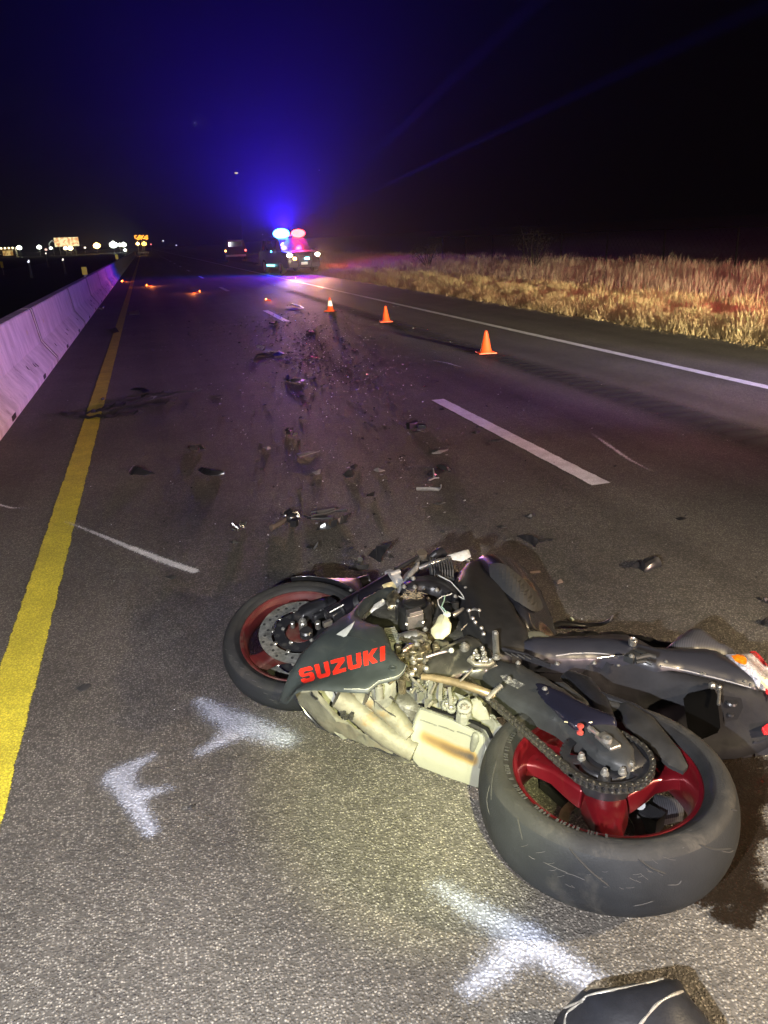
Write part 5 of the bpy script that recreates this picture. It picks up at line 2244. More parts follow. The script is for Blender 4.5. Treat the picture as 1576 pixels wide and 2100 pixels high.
# ---------------------------------------------------------------- seat side: frame, tank, tail
a = MB()
a.panel([(940, 1168, .34), (955, 1150, .32), (990, 1143, .30), (1015, 1160, .31), (1040, 1205, .34), (1062, 1250, .35), (1088, 1290, .345), (1082, 1318, .34), (1046, 1338, .345),
         (1000, 1342, .35), (968, 1318, .36), (950, 1278, .37), (938, 1235, .37), (925, 1200, .365)], .22, .012, .02, .02, cell=.016)
part(a, 'main_frame', mat('black_frame_spar', (.012, .012, .012), .45, spec=.25, noise=.3, nscale=20, bump=.06, bscale=90), bike, 50)
a = MB()
a.panel([(965, 1150, .30), (985, 1142, .26), (1040, 1142, .22), (1082, 1162, .20), (1112, 1203, .19), (1134, 1255, .19), (1148, 1302, .20), (1112, 1306, .25), (1086, 1292, .29),
         (1056, 1268, .32), (1024, 1220, .33), (992, 1175, .33)], .17, .05, .03, .03, cell=.014)
tank = part(a, 'fuel_tank', m_tank, bike, 60)


decal([tank], [(1006, 1161), (1020, 1158), (1037, 1163), (1071, 1190), (1100, 1222), (1111, 1246), (1102, 1256), (1079, 1250), (1035, 1213), (1010, 1187)], m_pad, 'knee_pad', tank, .008, grid=4)
hexbolt(1023, 1170, .272, .007, .004, parent=tank)
for pts in ([(1000, 1205), (1022, 1243), (1046, 1272), (1076, 1288), (1105, 1293)],):
    L = drape([tank], smooth_pts(pts, 4), .001)
    if len(L) > 2:
        a = MB()
        a.tube(L, .004, 6)
        part(a, 'trim_edge', m_tank, tank)
a = MB()
a.panel([(1062, 1282, .33), (1086, 1292, .325), (1112, 1292, .32), (1130, 1306, .315), (1090, 1314, .32), (1060, 1303, .33)], .02, .008, .004, .01, cell=.01)
part(a, 'tank_hinge_cover', mat('worn_gloss_plastic', (.06, .06, .045), .2, coat=.6), bike)
# tail cowl
a = MB()
a.panel([(1052, 1322, .33), (1075, 1305, .31), (1140, 1303, .28), (1200, 1302, .25), (1255, 1298, .24), (1290, 1300, .24), (1320, 1312, .245), (1345, 1325, .25), (1385, 1327, .25), (1440, 1327, .24), (1478, 1334, .23),
         (1520, 1362, .23), (1556, 1392, .22), (1558, 1408, .21), (1520, 1400, .22), (1465, 1386, .235), (1400, 1369, .255), (1350, 1363, .27), (1300, 1350, .28), (1230, 1345, .29), (1150, 1346, .305), (1090, 1342, .32)],
        .045, .030, .018, .022, cell=.014)
tail = part(a, 'tail_cowl', m_tail, bike, 60)
a = MB()
a.panel([(1060, 1340, .30), (1120, 1350, .29), (1200, 1350, .28), (1290, 1352, .265), (1345, 1366, .25), (1440, 1384, .235), (1540, 1408, .20), (1590, 1420, .17), (1600, 1500, .09), (1560, 1522, .06), (1515, 1534, .05),
         (1460, 1538, .045), (1405, 1532, .05), (1380, 1490, .09), (1330, 1455, .13), (1262, 1420, .17), (1180, 1390, .22), (1110, 1365, .27)], .03, .012, .01, .02, cell=.018)
under_t = part(a, 'undertail', m_inner, bike, 60)
a = MB()
a.panel([(1405, 1520, .05), (1440, 1530, .045), (1520, 1530, .05), (1600, 1500, .09), (1610, 1516, .05), (1530, 1546, .02), (1470, 1550, .012), (1418, 1542, .015)], .03, .01, .01, .01, cell=.018)
part(a, 'lower_tail_cowl', m_tail, bike, 60)
# seam where cowl meets undertail
L = drape([tail, under_t], smooth_pts([(1355, 1366), (1400, 1374), (1450, 1386), (1500, 1399), (1540, 1410)], 5), .001)
if len(L) > 2:
    a = MB()
    a.tube(L, .0025, 6)
    part(a, 'seam_lip', mat('scuffed_grey', (.16, .16, .17), .5), tail)
L = drape([tail], smooth_pts([(1140, 1345), (1180, 1340), (1230, 1340), (1270, 1346)], 5), .001)
if len(L) > 2:
    a = MB()
    a.tube(L, .0022, 6)
    part(a, 'seam_lip', mat('scuffed_grey', (.16, .16, .17), .5), tail)
# saddle hump with its woven cover
a = MB()
a.panel([(1362, 1327, .22), (1385, 1306, .23), (1408, 1290, .24), (1432, 1288, .24), (1455, 1298, .23), (1480, 1318, .22), (1520, 1334, .19), (1500, 1345, .20), (1430, 1334, .235), (1380, 1330, .235)], .05, .03, .02, .02, cell=.014)
part(a, 'pillion_seat', m_weave, bike, 60)
a = MB()
a.panel([(1120, 1300, .22), (1200, 1298, .20), (1290, 1296, .19), (1362, 1322, .19), (1480, 1336, .16), (1560, 1390, .12), (1580, 1400, .06), (1400, 1352, .06), (1200, 1330, .06), (1130, 1325, .10)], .10, .0, .01, .02, cell=.03)
part(a, 'seat_base', m_black, bike, 50)
# tail lamp and indicator lens
a = MB()
a.panel([(1483, 1340, .225), (1510, 1338, .21), (1552, 1336, .19), (1575, 1362, .18), (1600, 1392, .16), (1592, 1400, .19), (1556, 1390, .235), (1520, 1368, .24), (1496, 1352, .235)], .03, .015, .01, .015, cell=.010)
lens = part(a, 'tail_lamp', mat('clear_tail_lens', (.55, .52, .55), .12, 0.2, noise=.6, nscale=90, bump=.9, bscale=160, coat=1.0), bike, 60)
decal([lens], [(1500, 1346), (1520, 1343), (1531, 1352), (1529, 1364), (1512, 1358)], mat('amber_lens', (.85, .22, .01), .2, noise=.5, nscale=90, coat=1.0), 'indicator_lens', lens, .002)
decal([lens], [(1537, 1337), (1552, 1337), (1574, 1363), (1568, 1366), (1552, 1350)], mat('red_lens', (.35, .03, .03), .15, coat=1.0), 'red_reflector', lens, .002)
a = MB()
a.panel([(1548, 1382, .235), (1576, 1392, .225), (1600, 1412, .21), (1600, 1428, .20), (1575, 1408, .21)], .01, .006, cell=.01)
part(a, 'pale_lens_trim', mat('straw_plastic', (.5, .45, .25), .4), bike)
for pts in ([(1571, 1410, .20), (1600, 1415, .19), (1600, 1446, .15), (1577, 1440, .15)], [(1563, 1492, .11), (1580, 1480, .11), (1600, 1478, .11), (1600, 1500, .09), (1568, 1502, .10)]):
    a = MB()
    a.panel(pts, .01, .006, cell=.01)
    part(a, 'red_reflector', mat('red_lens_solid', (.5, .015, .02), .2, coat=1.0), bike)
# blank number plate, its bracket and lamp
a = MB()
a.panel([(1402, 1432, .205), (1410, 1423, .21), (1455, 1411, .215), (1466, 1414, .215), (1471, 1424, .21), (1478, 1490, .165), (1472, 1501, .16), (1438, 1515, .15), (1420, 1514, .15), (1413, 1506, .155)], .003, 0, .001, .004, cell=.02)
plate = part(a, 'number_plate', mat('plate_black', (.002, .002, .002), .9, spec=.0), bike, 50)
a = MB()
a.tube([W(1459, 1402, .235), W(1472, 1408, .235), W(1476, 1420, .23), W(1474, 1445, .215)], [.008, .007, .005, .005], 8)
a.ball(W(1461, 1406, .24), .012, 10, 8)
a.ball(W(1476, 1409, .24), .008, 10, 8)
part(a, 'plate_bracket', m_steel, bike)
for px, py, r_ in ((1500, 1440, .02), (1498, 1465, .012)):
    a = MB()
    L = drape([under_t], [(px, py)], 0)
    if L:
        a.lathe([(r_, 0), (r_ * .8, .006), (0, .007)], L[0], (0, -.2, 1), 16)
        part(a, 'rubber_boss', m_black, under_t)
a = MB()
L = drape([under_t], [(1480, 1425), (1520, 1432), (1524, 1450), (1512, 1475), (1485, 1480)], .002)
if len(L) == 5:
    a.add(L, [(0, 1, 2, 3, 4)])
    part(a, 'access_cover', mat('cover_black', (.006, .006, .007), .6, spec=.08), under_t, 0)
for px, py in ((1366, 1357), (1528, 1397), (1541, 1404), (1438, 1382), (1444, 1382), (1217, 1359), (1268, 1364)):
    L = drape([tail, under_t], [(px, py)], .001)
    if L:
        hexbolt(0, 0, 0, .0045, .004, (0, -.1, 1), tail, pos=L[0])
# pillion rest
a = MB()
a.lathe([(.007, 0), (.0125, 0), (.0145, .010), (.0145, .020), (.011, .023), (.008, .018), (.0075, .004)], W(1297, 1322, .300), (0, -.15, 1), 24, caps=False)
part(a, 'seat_lock', m_steel, bike, 30)
a = MB()
a.box(W(1296, 1348, .315), (.032, .045, .02), FD, UD)
a.box(W(1318, 1341, .315), (.055, .014, .014), (FD * -1 + UD * .1).normalized())
a.tube([W(1303, 1350, .32), W(1330, 1344, .32), W(1345, 1348, .315)], .008, 8)
a.tube([W(1305, 1358, .315), W(1325, 1356, .315), W(1338, 1362, .31)], .006, 8)
peg = part(a, 'pillion_footrest', m_swing, bike, 30)
hexbolt(1296, 1346, .326, .007, .007, parent=peg)
for px, py, z in ((1219, 1360, .30), (1143, 1362, .30)):
    hexbolt(px, py, z, .006, .007, parent=bike)
a = MB()
a.tube([W(1225, 1349, .31), W(1255, 1346, .305), W(1277, 1344, .30)], .0025, 6)
part(a, 'purple_lit_rail', m_chrome, bike)
# subframe slats and brackets behind the rider's foot
a = MB()
for k in range(5):
    p0 = W(1030 + k * 10, 1331 + k * 4, .355 - .004 * k)
    p1 = W(1085 + k * 11, 1345 + k * 5, .345 - .004 * k)
    a.box((p0 + p1) / 2, ((p1 - p0).length, .007, .014), (p1 - p0).normalized())
part(a, 'heel_guard', m_black, bike, 30)
a = MB()
for k in range(4):
    p0 = W(1036 + k * 13, 1338 + k * 2, .36)
    p1 = W(1050 + k * 13, 1346 + k * 2, .36)
    a.tube([p0, p1], .0018, 5)
part(a, 'guard_highlight_rib', m_steel, bike)
a = MB()
a.panel([(1040, 1362, .32), (1062, 1358, .325), (1100, 1385, .33), (1130, 1398, .33), (1116, 1408, .33), (1080, 1395, .33)], .015, .003, .004, .008, cell=.01)
a.panel([(1072, 1364, .335), (1106, 1382, .335), (1100, 1390, .335), (1070, 1374, .335)], .012, .002, .003, .006, cell=.01)
part(a, 'shock_linkage', m_swing, bike, 40)
a = MB()
a.panel([(1130, 1395, .33), (1160, 1398, .33), (1200, 1430, .335), (1212, 1446, .335), (1180, 1440, .335), (1150, 1416, .33)], .014, .004, .004, .008, cell=.01)
part(a, 'rear_hugger_arm', m_swing, bike, 40)
a = MB()
a.tube([W(1165, 1385, .28), W(1195, 1400, .29), W(1222, 1435, .30), W(1240, 1470, .31)], [.03, .036, .034, .028], 12, .5)
part(a, 'inner_mudguard', m_black, bike)

# ---------------------------------------------------------------- engine
a = MB()
a.panel([(745, 1265, .33), (790, 1215, .33), (850, 1195, .33), (930, 1200, .33), (985, 1300, .33), (1010, 1360, .31), (1000, 1430, .27), (960, 1470, .23), (880, 1455, .22), (820, 1440, .23), (770, 1400, .26), (748, 1330, .30)], .22, .0, .02, .02, cell=.02)
part(a, 'crankcase', mat('dark_dusty_casting', (.05, .048, .04), .5, .3, noise=.5, nscale=22, bump=.4, bscale=60, dirt=(.30, .28, .20), dscale=14, dlevel=.58), bike, 45)


def drum(px, py, z0, z1, r, m, name, n=40, bev=.006, step=None, axis=(0, 0, 1), parent=None, sm=30):
    a = MB()
    c = W(px, py, z1)
    ax = V(axis).normalized()
    h = z1 - z0
    pr = [(r, -h), (r, -bev), (r - bev, 0)]
    if step:
        for rr, hh in step:
            pr += [(rr, pr[-1][1]), (rr, hh - .001), (rr - .002, hh)]
    pr.append((0, pr[-1][1]))
    a.lathe(pr, c, ax, n)
    return part(a, name, m, parent, sm)


# big black generator cover with its boss
cov = drum(850, 1238, .30, .402, .060, m_engblk, 'generator_cover', 48, .010, step=[(.040, .010)])
for k in range(9):
    t = rad(20 + k * 40)
    c = W(850, 1238, .372) + V((math.cos(t), math.sin(t), 0)) * .063
    a = MB()
    a.cyl(c - V((0, 0, .06)), c, .009, n=12)
    part(a, 'bolt_boss', m_engblk, cov)
    hexbolt(0, 0, 0, .0045, .006, pos=c, parent=cov)
a = MB()
a.box(W(851, 1262, .395), (.052, .030, .04), (.95, .1, 0))
a.box(W(851, 1274, .380), (.062, .018, .05), (.95, .1, 0))
a.cyl(W(834, 1280, .33), W(834, 1280, .385), .006, n=12, bev=.002)
a.cyl(W(868, 1276, .33), W(868, 1276, .385), .006, n=12, bev=.002)
o = part(a, 'cover_clamp', m_steel, cov, 30)
md = o.modifiers.new('bevel', 'BEVEL')
md.width = .004
md.segments = 3
# clod of grass and mud caught on top of it
a = MB()
c0 = W(848, 1222, .41)
for k in range(60):
    p = c0 + V((random.gauss(0, .022), random.gauss(0, .014), random.uniform(-.004, .008)))
    a.tube([p, p + V((random.uniform(-.02, .02), random.uniform(-.02, .02), random.uniform(-.002, .008)))], [.0018, .0008], 4)
o = part(a, 'caught_straw', mat('caught_straw', (.16, .13, .08), .9), bike)
o['kind'] = 'stuff'
# water pump and its hose
pump = drum(856, 1306, .29, .385, .030, m_steel, 'water_pump', 32, .012)
a = MB()
a.tube([W(826, 1308, .35), W(838, 1306, .372), W(852, 1304, .378), W(866, 1308, .36), W(872, 1318, .33)], [.017, .020, .021, .019, .016], 14)
part(a, 'pump_elbow', m_steel, pump)
for k in range(3):
    a = MB()
    c = W(822 + k * 5, 1310, .345 + .004 * k)
    a.lathe([(.018, -.002), (.021, 0), (.018, .002)], c, (1, .1, .25), 18, caps=False)
    part(a, 'hose_clamp', m_bolt, pump)
for px, py, z in ((873, 1292, .37), (880, 1318, .355), (836, 1328, .35), (862, 1330, .36)):
    hexbolt(px, py, z, .0065, .010, parent=pump)
# oil-soaked clutter between fairing and pump
random.seed(21)
for k in range(60):
    px, py = random.uniform(806, 895), random.uniform(1318, 1394)
    z = .385 - (py - 1322) * .0006 + random.uniform(-.01, .01)
    if py > 1330 + (890 - px) * 1.0 + 10:
        continue
    kind = k % 4
    c = W(px, py, z)
    a = MB()
    if kind == 0:
        a.cyl(c - V((0, 0, .05)), c, random.uniform(.007, .014), n=12, bev=.002)
        part(a, 'engine_boss', m_oily)
    elif kind == 1:
        t = random.uniform(0, 3)
        d = V((math.cos(t), math.sin(t), .1)) * random.uniform(.02, .04)
        a.tube([c - d, c + V((0, 0, .008)), c + d], random.uniform(.004, .008), 8)
        part(a, 'engine_pipe', m_oily)
    elif kind == 2:
        hexbolt(0, 0, 0, random.uniform(.005, .008), .009, pos=c)
    else:
        a.box(c - V((0, 0, .01)), (random.uniform(.02, .045), random.uniform(.012, .025), .03), V((random.random(), random.random() - .5, 0)).normalized())
        o = part(a, 'engine_rib', m_oily, None, 30)
        md = o.modifiers.new('bevel', 'BEVEL')
        md.width = .003
        md.segments = 2
a = MB()
for k in range(9):
    p = W(800 + k * 1.6, 1300 + k * 3.6, .335)
    a.box(p, (.040, .0035, .05), (.9, -.1, 0))
part(a, 'cooling_fins', m_cast, None, 30)
# dark upper cover with fasteners, air box edge
a = MB()
a.panel([(822, 1196, .385), (838, 1183, .38), (880, 1178, .375), (912, 1184, .37), (935, 1202, .365), (950, 1226, .36), (938, 1226, .365), (905, 1207, .38), (868, 1199, .39), (832, 1204, .39)], .03, .006, .006, .008, cell=.01)
part(a, 'air_box_edge', m_black, None, 45)
a = MB()
a.tube([W(900, 1180, .385), W(925, 1193, .38), W(945, 1215, .375), W(965, 1245, .365), (W(985, 1258, .36))], .0022, 6)
a.tube([W(940, 1222, .375), W(958, 1232, .37), W(977, 1252, .365)], .002, 6)
part(a, 'bright_cable', m_whited, None)
for px, py, z in ((848, 1187, .405), (829, 1204, .40), (851, 1205, .40), (896, 1211, .395), (955, 1208, .37)):
    a = MB()
    a.cyl(W(px, py, z - .03), W(px, py, z - .004), .008, n=12, bev=.002)
    part(a, 'fastener_post', m_black)
    hexbolt(px, py, z - .004, .0065, .010)
# regulator with cooling fins
a = MB()
c = W(906, 1168, .36)
fd = V((.25, .95, .25)).normalized()
xd = V((.95, -.15, -.1)).normalized()
for k in range(9):
    a.box(c + xd * (k - 4) * .0105, (.0045, .075, .05), xd, fd)
a.box(c - V((0, 0, .02)), (.095, .070, .025), xd, fd)
part(a, 'finned_regulator', mat('regulator_alloy', (.10, .10, .10), .35, .6), None, 30)
# handlebar stem, clip-on, broken levers
a = MB()
a.tube([W(850, 1172, .36), W(862, 1160, .36), W(880, 1150, .35), W(905, 1140, .33)], [.012, .012, .011, .011], 10)
a.tube([W(905, 1182, .37), W(888, 1158, .38), W(878, 1140, .38)], .008, 8)
part(a, 'handlebar', m_black)
a = MB()
a.cyl(W(866, 1150, .36), W(866, 1133, .40), .022, n=8)
a.box(W(866, 1150, .36), (.045, .04, .05), (.9, .4, 0))
part(a, 'brake_reservoir', mat('smoked_plastic', (.06, .05, .04), .25, coat=.6), None, 30)
a = MB()
a.tube([W(880, 1146, .37), W(893, 1136, .39), W(905, 1130, .39), W(914, 1137, .37)], [.013, .016, .017, .012], 12)
part(a, 'switch_housing', m_shard)
a = MB()
a.panel([(905, 1144, .38), (930, 1134, .39), (962, 1128, .39), (966, 1138, .385), (948, 1146, .38), (925, 1146, .38)], .006, .008, .002, .01, cell=.01, wob=.004)
part(a, 'bent_bracket', mat('pale_grey_bracket', (.45, .46, .44), .35, .3, noise=.3, nscale=40), None, 40)
a = MB()
a.tube([W(860, 1165, .37), W(885, 1155, .385), W(910, 1148, .385), W(940, 1140, .37), W(962, 1150, .34)], [.010, .011, .010, .010, .008], 10)
part(a, 'clip_on_bar', m_chrome)
# frame plate with swingarm pivot, gear linkage
a = MB()
a.panel([(868, 1358, .345), (885, 1340, .355), (920, 1318, .365), (955, 1300, .37), (985, 1308, .365), (1010, 1335, .36), (1022, 1362, .35), (990, 1372, .345), (950, 1375, .34), (915, 1392, .33), (885, 1396, .33), (866, 1382, .335)], .03, .010, .008, .010, cell=.012)
piv = part(a, 'pivot_plate', mat('oily_black_plate', (.040, .039, .034), .30, .4, noise=.5, nscale=14, bump=.12, bscale=60, coat=.3, dirt=(.17, .16, .12), dscale=10, dlevel=.57), None, 45)
drum(953, 1322, .36, .381, .0165, m_steel, 'pivot_cap', 28, .004, parent=piv)
hexbolt(953, 1322, .381, .008, .006, parent=piv)
a = MB()
a.tube([W(872, 1348, .375), W(900, 1339, .378), W(925, 1333, .380)], [.0055, .0055, .006], 8)
a.tube([W(872, 1348, .375), W(870, 1360, .365)], .006, 8)
lev = part(a, 'gear_lever', m_steel)
a = MB()
a.cyl(W(926, 1334, .375), W(926, 1334, .425), .0085, n=14, bev=.002)
part(a, 'lever_rubber', mat('worn_rubber_grey', (.16, .17, .14), .55), lev)
# folding foot rest bracket
a = MB()
a.tube([W(1019, 1350, .37), W(1017, 1320, .375), W(1016, 1296, .38)], [.011, .010, .010], 10, .7)
fr = part(a, 'footrest_bracket', m_cast)
hexbolt(1017, 1299, .386, .0065, .008, parent=fr)
hexbolt(1018, 1348, .384, .009, .008, parent=fr)
for px, py, z, r_ in ((980, 1346, .375, .008), (993, 1340, .38, .008), (994, 1352, .375, .0105), (968, 1350, .375, .008), (973, 1342, .378, .006), (1006, 1355, .37, .007), (985, 1358, .37, .006), (990, 1330, .38, .007), (976, 1336, .378, .007)):
    a = MB()
    a.cyl(W(px, py, z - .03), W(px, py, z), r_ * 1.15, n=14, bev=.002)
    part(a, 'linkage_boss', m_link)
    hexbolt(px, py, z, r_ * .7, .008)
a = MB()
a.tube([W(962, 1352, .37), W(975, 1362, .365), W(1000, 1364, .36), W(1010, 1358, .36)], .009, 10)
part(a, 'linkage_arm', m_link)
# throttle linkage
a = MB()
a.tube([W(962, 1254, .37), W(974, 1249, .38), W(982, 1252, .38)], .0055, 8)
a.tube([W(982, 1252, .38), W(984, 1268, .375), W(984, 1288, .37)], .0018, 6)
a.tube([W(962, 1254, .37), W(966, 1270, .37), W(975, 1282, .365)], .0045, 8)
a.tube([W(972, 1272, .37), W(958, 1280, .365), W(945, 1292, .36)], .003, 6)
thr = part(a, 'throttle_linkage', m_steel)
for px, py in ((962, 1252), (983, 1252), (988, 1288), (970, 1268), (992, 1300), (975, 1276)):
    a = MB()
    a.ball(W(px, py, .378), .0075, 12, 8)
    part(a, 'ball_joint', m_bolt, thr)
# white electrical connector with its leads
a = MB()
a.panel([(884, 1288, .385), (893, 1275, .395), (899, 1262, .405), (908, 1258, .41), (920, 1265, .41), (926, 1277, .405), (923, 1288, .395), (908, 1300, .385), (892, 1299, .38)], .016, .008, .004, .006, cell=.006)
conn = part(a, 'electrical_connector', m_cream, None, 50)
a = MB()
a.box(W(917, 1260, .415), (.018, .018, .012), (.9, .3, 0))
part(a, 'connector_plug', mat('pale_green_plug', (.45, .52, .42), .5), conn, 0)
for pts, m in (([(912, 1258, .42), (900, 1240, .43), (898, 1230, .43), (906, 1224, .43), (918, 1220, .42)], m_whited), ([(916, 1256, .42), (906, 1244, .43), (911, 1232, .43), (913, 1222, .43)], mat('green_lead', (.25, .40, .30), .5)), ([(914, 1222, .425), (924, 1219, .42), (927, 1217, .42)], m_whited)):
    a = MB()
    a.tube([W(*p) for p in pts], .0018, 6)
    part(a, 'lead_wire', m, conn)
drum(934, 1234, .33, .395, .013, m_engblk, 'coil_post', 20, .003)
hexbolt(934, 1224, .395, .005, .008)
a = MB()
a.tube([W(928, 1262, .37), W(940, 1255, .375), W(950, 1248, .375)], [.010, .009, .006], 10)
part(a, 'injector_pipe', m_steel)
# more engine furniture under the clutch side
for px, py, z, r_, m in ((905, 1318, .36, .030, m_engblk), (896, 1334, .35, .014, m_oily), (820, 1215, .34, .022, m_engblk), (915, 1245, .355, .026, m_engblk), (880, 1300, .34, .020, m_oily)):
    drum(px, py, z - .08, z, r_, m, 'engine_cover', 24, .006)
# radiator seen behind the fairing cut-out
a = MB()
a.panel([(744, 1262, .30), (758, 1243, .33), (786, 1222, .35), (790, 1228, .35), (772, 1248, .33), (752, 1270, .30)], .03, .004, .008, .008, cell=.008)
part(a, 'radiator_tank', m_mesh, None, 45)
a = MB()
a.panel([(754, 1274, .26), (775, 1250, .28), (792, 1228, .29), (812, 1236, .29), (810, 1275, .28), (800, 1290, .27)], .02, .0, cell=.02)
part(a, 'radiator_core', mat('radiator_fins', (.16, .15, .12), .5, .5, noise=.6, nscale=120, bump=.8, bscale=300), None, 30)
a = MB()
a.panel([(790, 1220, .345), (815, 1205, .36), (822, 1222, .36), (812, 1240, .35), (795, 1244, .345)], .03, .01, .005, .008, cell=.01)
part(a, 'thermostat_housing', m_oily, None, 45)

# ---------------------------------------------------------------- belly: casting, header pipes, silencer
a = MB()
a.panel([(755, 1412, .25), (790, 1392, .28), (825, 1378, .30), (850, 1390, .30), (870, 1410, .28), (885, 1440, .25), (872, 1458, .22), (850, 1470, .17), (838, 1480, .13), (800, 1455, .14), (770, 1432, .20)], .08, .018, .015, .015, cell=.012, wob=.004)
sump = part(a, 'oil_pan', m_cast, None, 50)
a = MB()
a.panel([(762, 1402, .31), (775, 1388, .32), (800, 1384, .325), (812, 1392, .32), (800, 1412, .30), (782, 1426, .28), (768, 1420, .29)], .05, .010, .008, .008, cell=.01)
part(a, 'water_outlet', m_cast, None, 50)
drum(777, 1406, .28, .325, .013, m_cast, 'drain_boss', 20, .003)
hexbolt(777, 1406, .325, .006, .006)
a = MB()
a.panel([(868, 1400, .30), (900, 1402, .31), (940, 1418, .31), (985, 1436, .30), (990, 1470, .26), (975, 1478, .23), (930, 1462, .24), (890, 1448, .25), (870, 1430, .26)], .05, .010, .008, .010, cell=.012, wob=.003)
part(a, 'gearbox_casting', m_cast, None, 50)
for px0, py0, px1, py1, w_ in ((885, 1402, 882, 1428, .014), (905, 1405, 903, 1432, .012), (922, 1415, 925, 1440, .010)):
    a = MB()
    a.box((W(px0, py0, .325) + W(px1, py1, .31)) / 2, ((W(px0, py0, .325) - W(px1, py1, .31)).length, w_, .02), (W(px1, py1, .31) - W(px0, py0, .325)).normalized())
    part(a, 'casting_web', m_cast, None, 30)
for px, py, z, r_ in ((917, 1446, .285, .011), (928, 1436, .30, .010), (926, 1453, .28, .010), (953, 1450, .30, .015), (1007, 1476, .26, .011), (882, 1400, .325, .009)):
    a = MB()
    a.cyl(W(px, py, z - .05), W(px, py, z), r_ * 1.5, n=16, bev=.003)
    part(a, 'casting_boss', m_cast)
    hexbolt(px, py, z, r_ * .7, .010)
a = MB()
a.lathe([(.026, -.03), (.024, -.006), (.018, 0), (0, .001)], W(952, 1459, .285), AX, 8)
part(a, 'oil_filler', m_cast, None, 25)
a = MB()
a.panel([(963, 1437, .30), (975, 1427, .31), (990, 1438, .305), (1003, 1458, .29), (1004, 1468, .28), (985, 1464, .28), (966, 1452, .29)], .02, .008, .006, .008, cell=.008)
part(a, 'sprocket_cover', mat('pale_dusty_casting', (.13, .128, .10), .6, spec=.2, noise=.2, nscale=20, bump=.1), None, 45)
a = MB()
a.panel([(985, 1468, .27), (1005, 1462, .27), (1030, 1485, .27), (1050, 1490, .27), (1020, 1515, .24), (1008, 1540, .22), (1003, 1510, .24), (990, 1490, .25)], .05, .004, .006, .01, cell=.012)
part(a, 'swingarm_root', m_cast, None, 45)
# ribs, hoses and bolts standing between the castings
random.seed(33)
for k in range(26):
    px = random.uniform(842, 985)
    py = 1400 + (px - 842) * .33 + random.uniform(-6, 34)
    if 900 < px < 940 and py > 1460:
        continue
    z = .315 - (py - 1400) * .0009
    c = W(px, py, z)
    a = MB()
    q = k % 3
    if q == 0:
        a.tube([c - UD * .018, c + V((0, 0, .010)), c + UD * .016], random.uniform(.0035, .006), 8)
        part(a, 'engine_pipe', m_link)
    elif q == 1:
        a.box(c - V((0, 0, .008)), (.004, random.uniform(.02, .045), .03), FD, UD)
        part(a, 'casting_web', m_cast, None, 30)
    else:
        hexbolt(0, 0, 0, random.uniform(.0035, .0055), .007, pos=c)
for pts in ([(700, 1418, .225), (720, 1440, .21), (745, 1462, .185), (775, 1486, .155), (805, 1506, .135)],):
    a = MB()
    a.tube([W(*p) + V((0, 0, .012)) for p in pts], [.002, .004, .005, .004, .002], 6)
    part(a, 'pipe_weld', mat('dark_weld', (.05, .045, .035), .7), None, 60)
# brown tube across the casting, clamp and spring
a = MB()
a.tube([W(866, 1388, .335), W(890, 1390, .34), (W(930, 1398, .345)), W(975, 1412, .345), W(1008, 1424, .34), W(1014, 1428, .335)], [.010, .0115, .0125, .0125, .012, .008], 12)
part(a, 'stand_tube', m_rust)
a = MB()
a.tube([W(1000, 1433, .345), W(1012, 1420, .355), W(1028, 1407, .36)], [.006, .007, .006], 8)
for k in range(7):
    t = k / 6
    c = W(1000, 1433, .345).lerp(W(1028, 1407, .36), t)
    a.lathe([(.007, -.001), (.0085, 0), (.007, .001)], c, (W(1028, 1407, .36) - W(1000, 1433, .345)), 10, caps=False)
part(a, 'return_spring', m_bolt)
a = MB()
a.tube([W(944, 1398, .355), W(955, 1386, .36), W(969, 1373, .365)], .0035, 6)
a.tube([W(843, 1390, .33), W(860, 1405, .32), W(872, 1418, .32)], .0045, 8)
a.tube([W(883, 1424, .325), W(893, 1402, .335)], .004, 8)
part(a, 'control_rod', m_bolt)
for px, py in ((835, 1372), (852, 1372), (845, 1382), (866, 1366), (874, 1371)):
    a = MB()
    a.ball(W(px, py, .345), .010, 12, 8)
    part(a, 'wet_fitting', m_bolt)
# header pipes
for pts, r_ in (([(690, 1419, .25), (722, 1436, .22), (760, 1470, .18), (800, 1500, .14), (835, 1520, .12), (852, 1530, .11)], [.032, .036, .038, .038, .036, .034]),
                ([(752, 1418, .27), (775, 1428, .25), (800, 1450, .21), (825, 1478, .17), (845, 1500, .15)], [.026, .034, .036, .034, .032]),
                ([(720, 1412, .24), (745, 1425, .235), (775, 1450, .20), (810, 1482, .16), (838, 1505, .14)], [.024, .028, .030, .030, .030])):
    a = MB()
    P = [W(*p) - V((0, 0, .02)) for p in pts]
    Q, RR = [], []
    for i in range(len(P) - 1):
        for j in range(4):
            Q.append(P[i].lerp(P[i + 1], j / 4))
            RR.append((r_[i] * (1 - j / 4) + r_[i + 1] * j / 4) * (1 + .03 * math.sin(i * 5 + j * 2)))
    Q.append(P[-1])
    RR.append(r_[-1])
    a.tube(Q, RR, 20)
    part(a, 'header_pipe', m_pipe, None, 70)
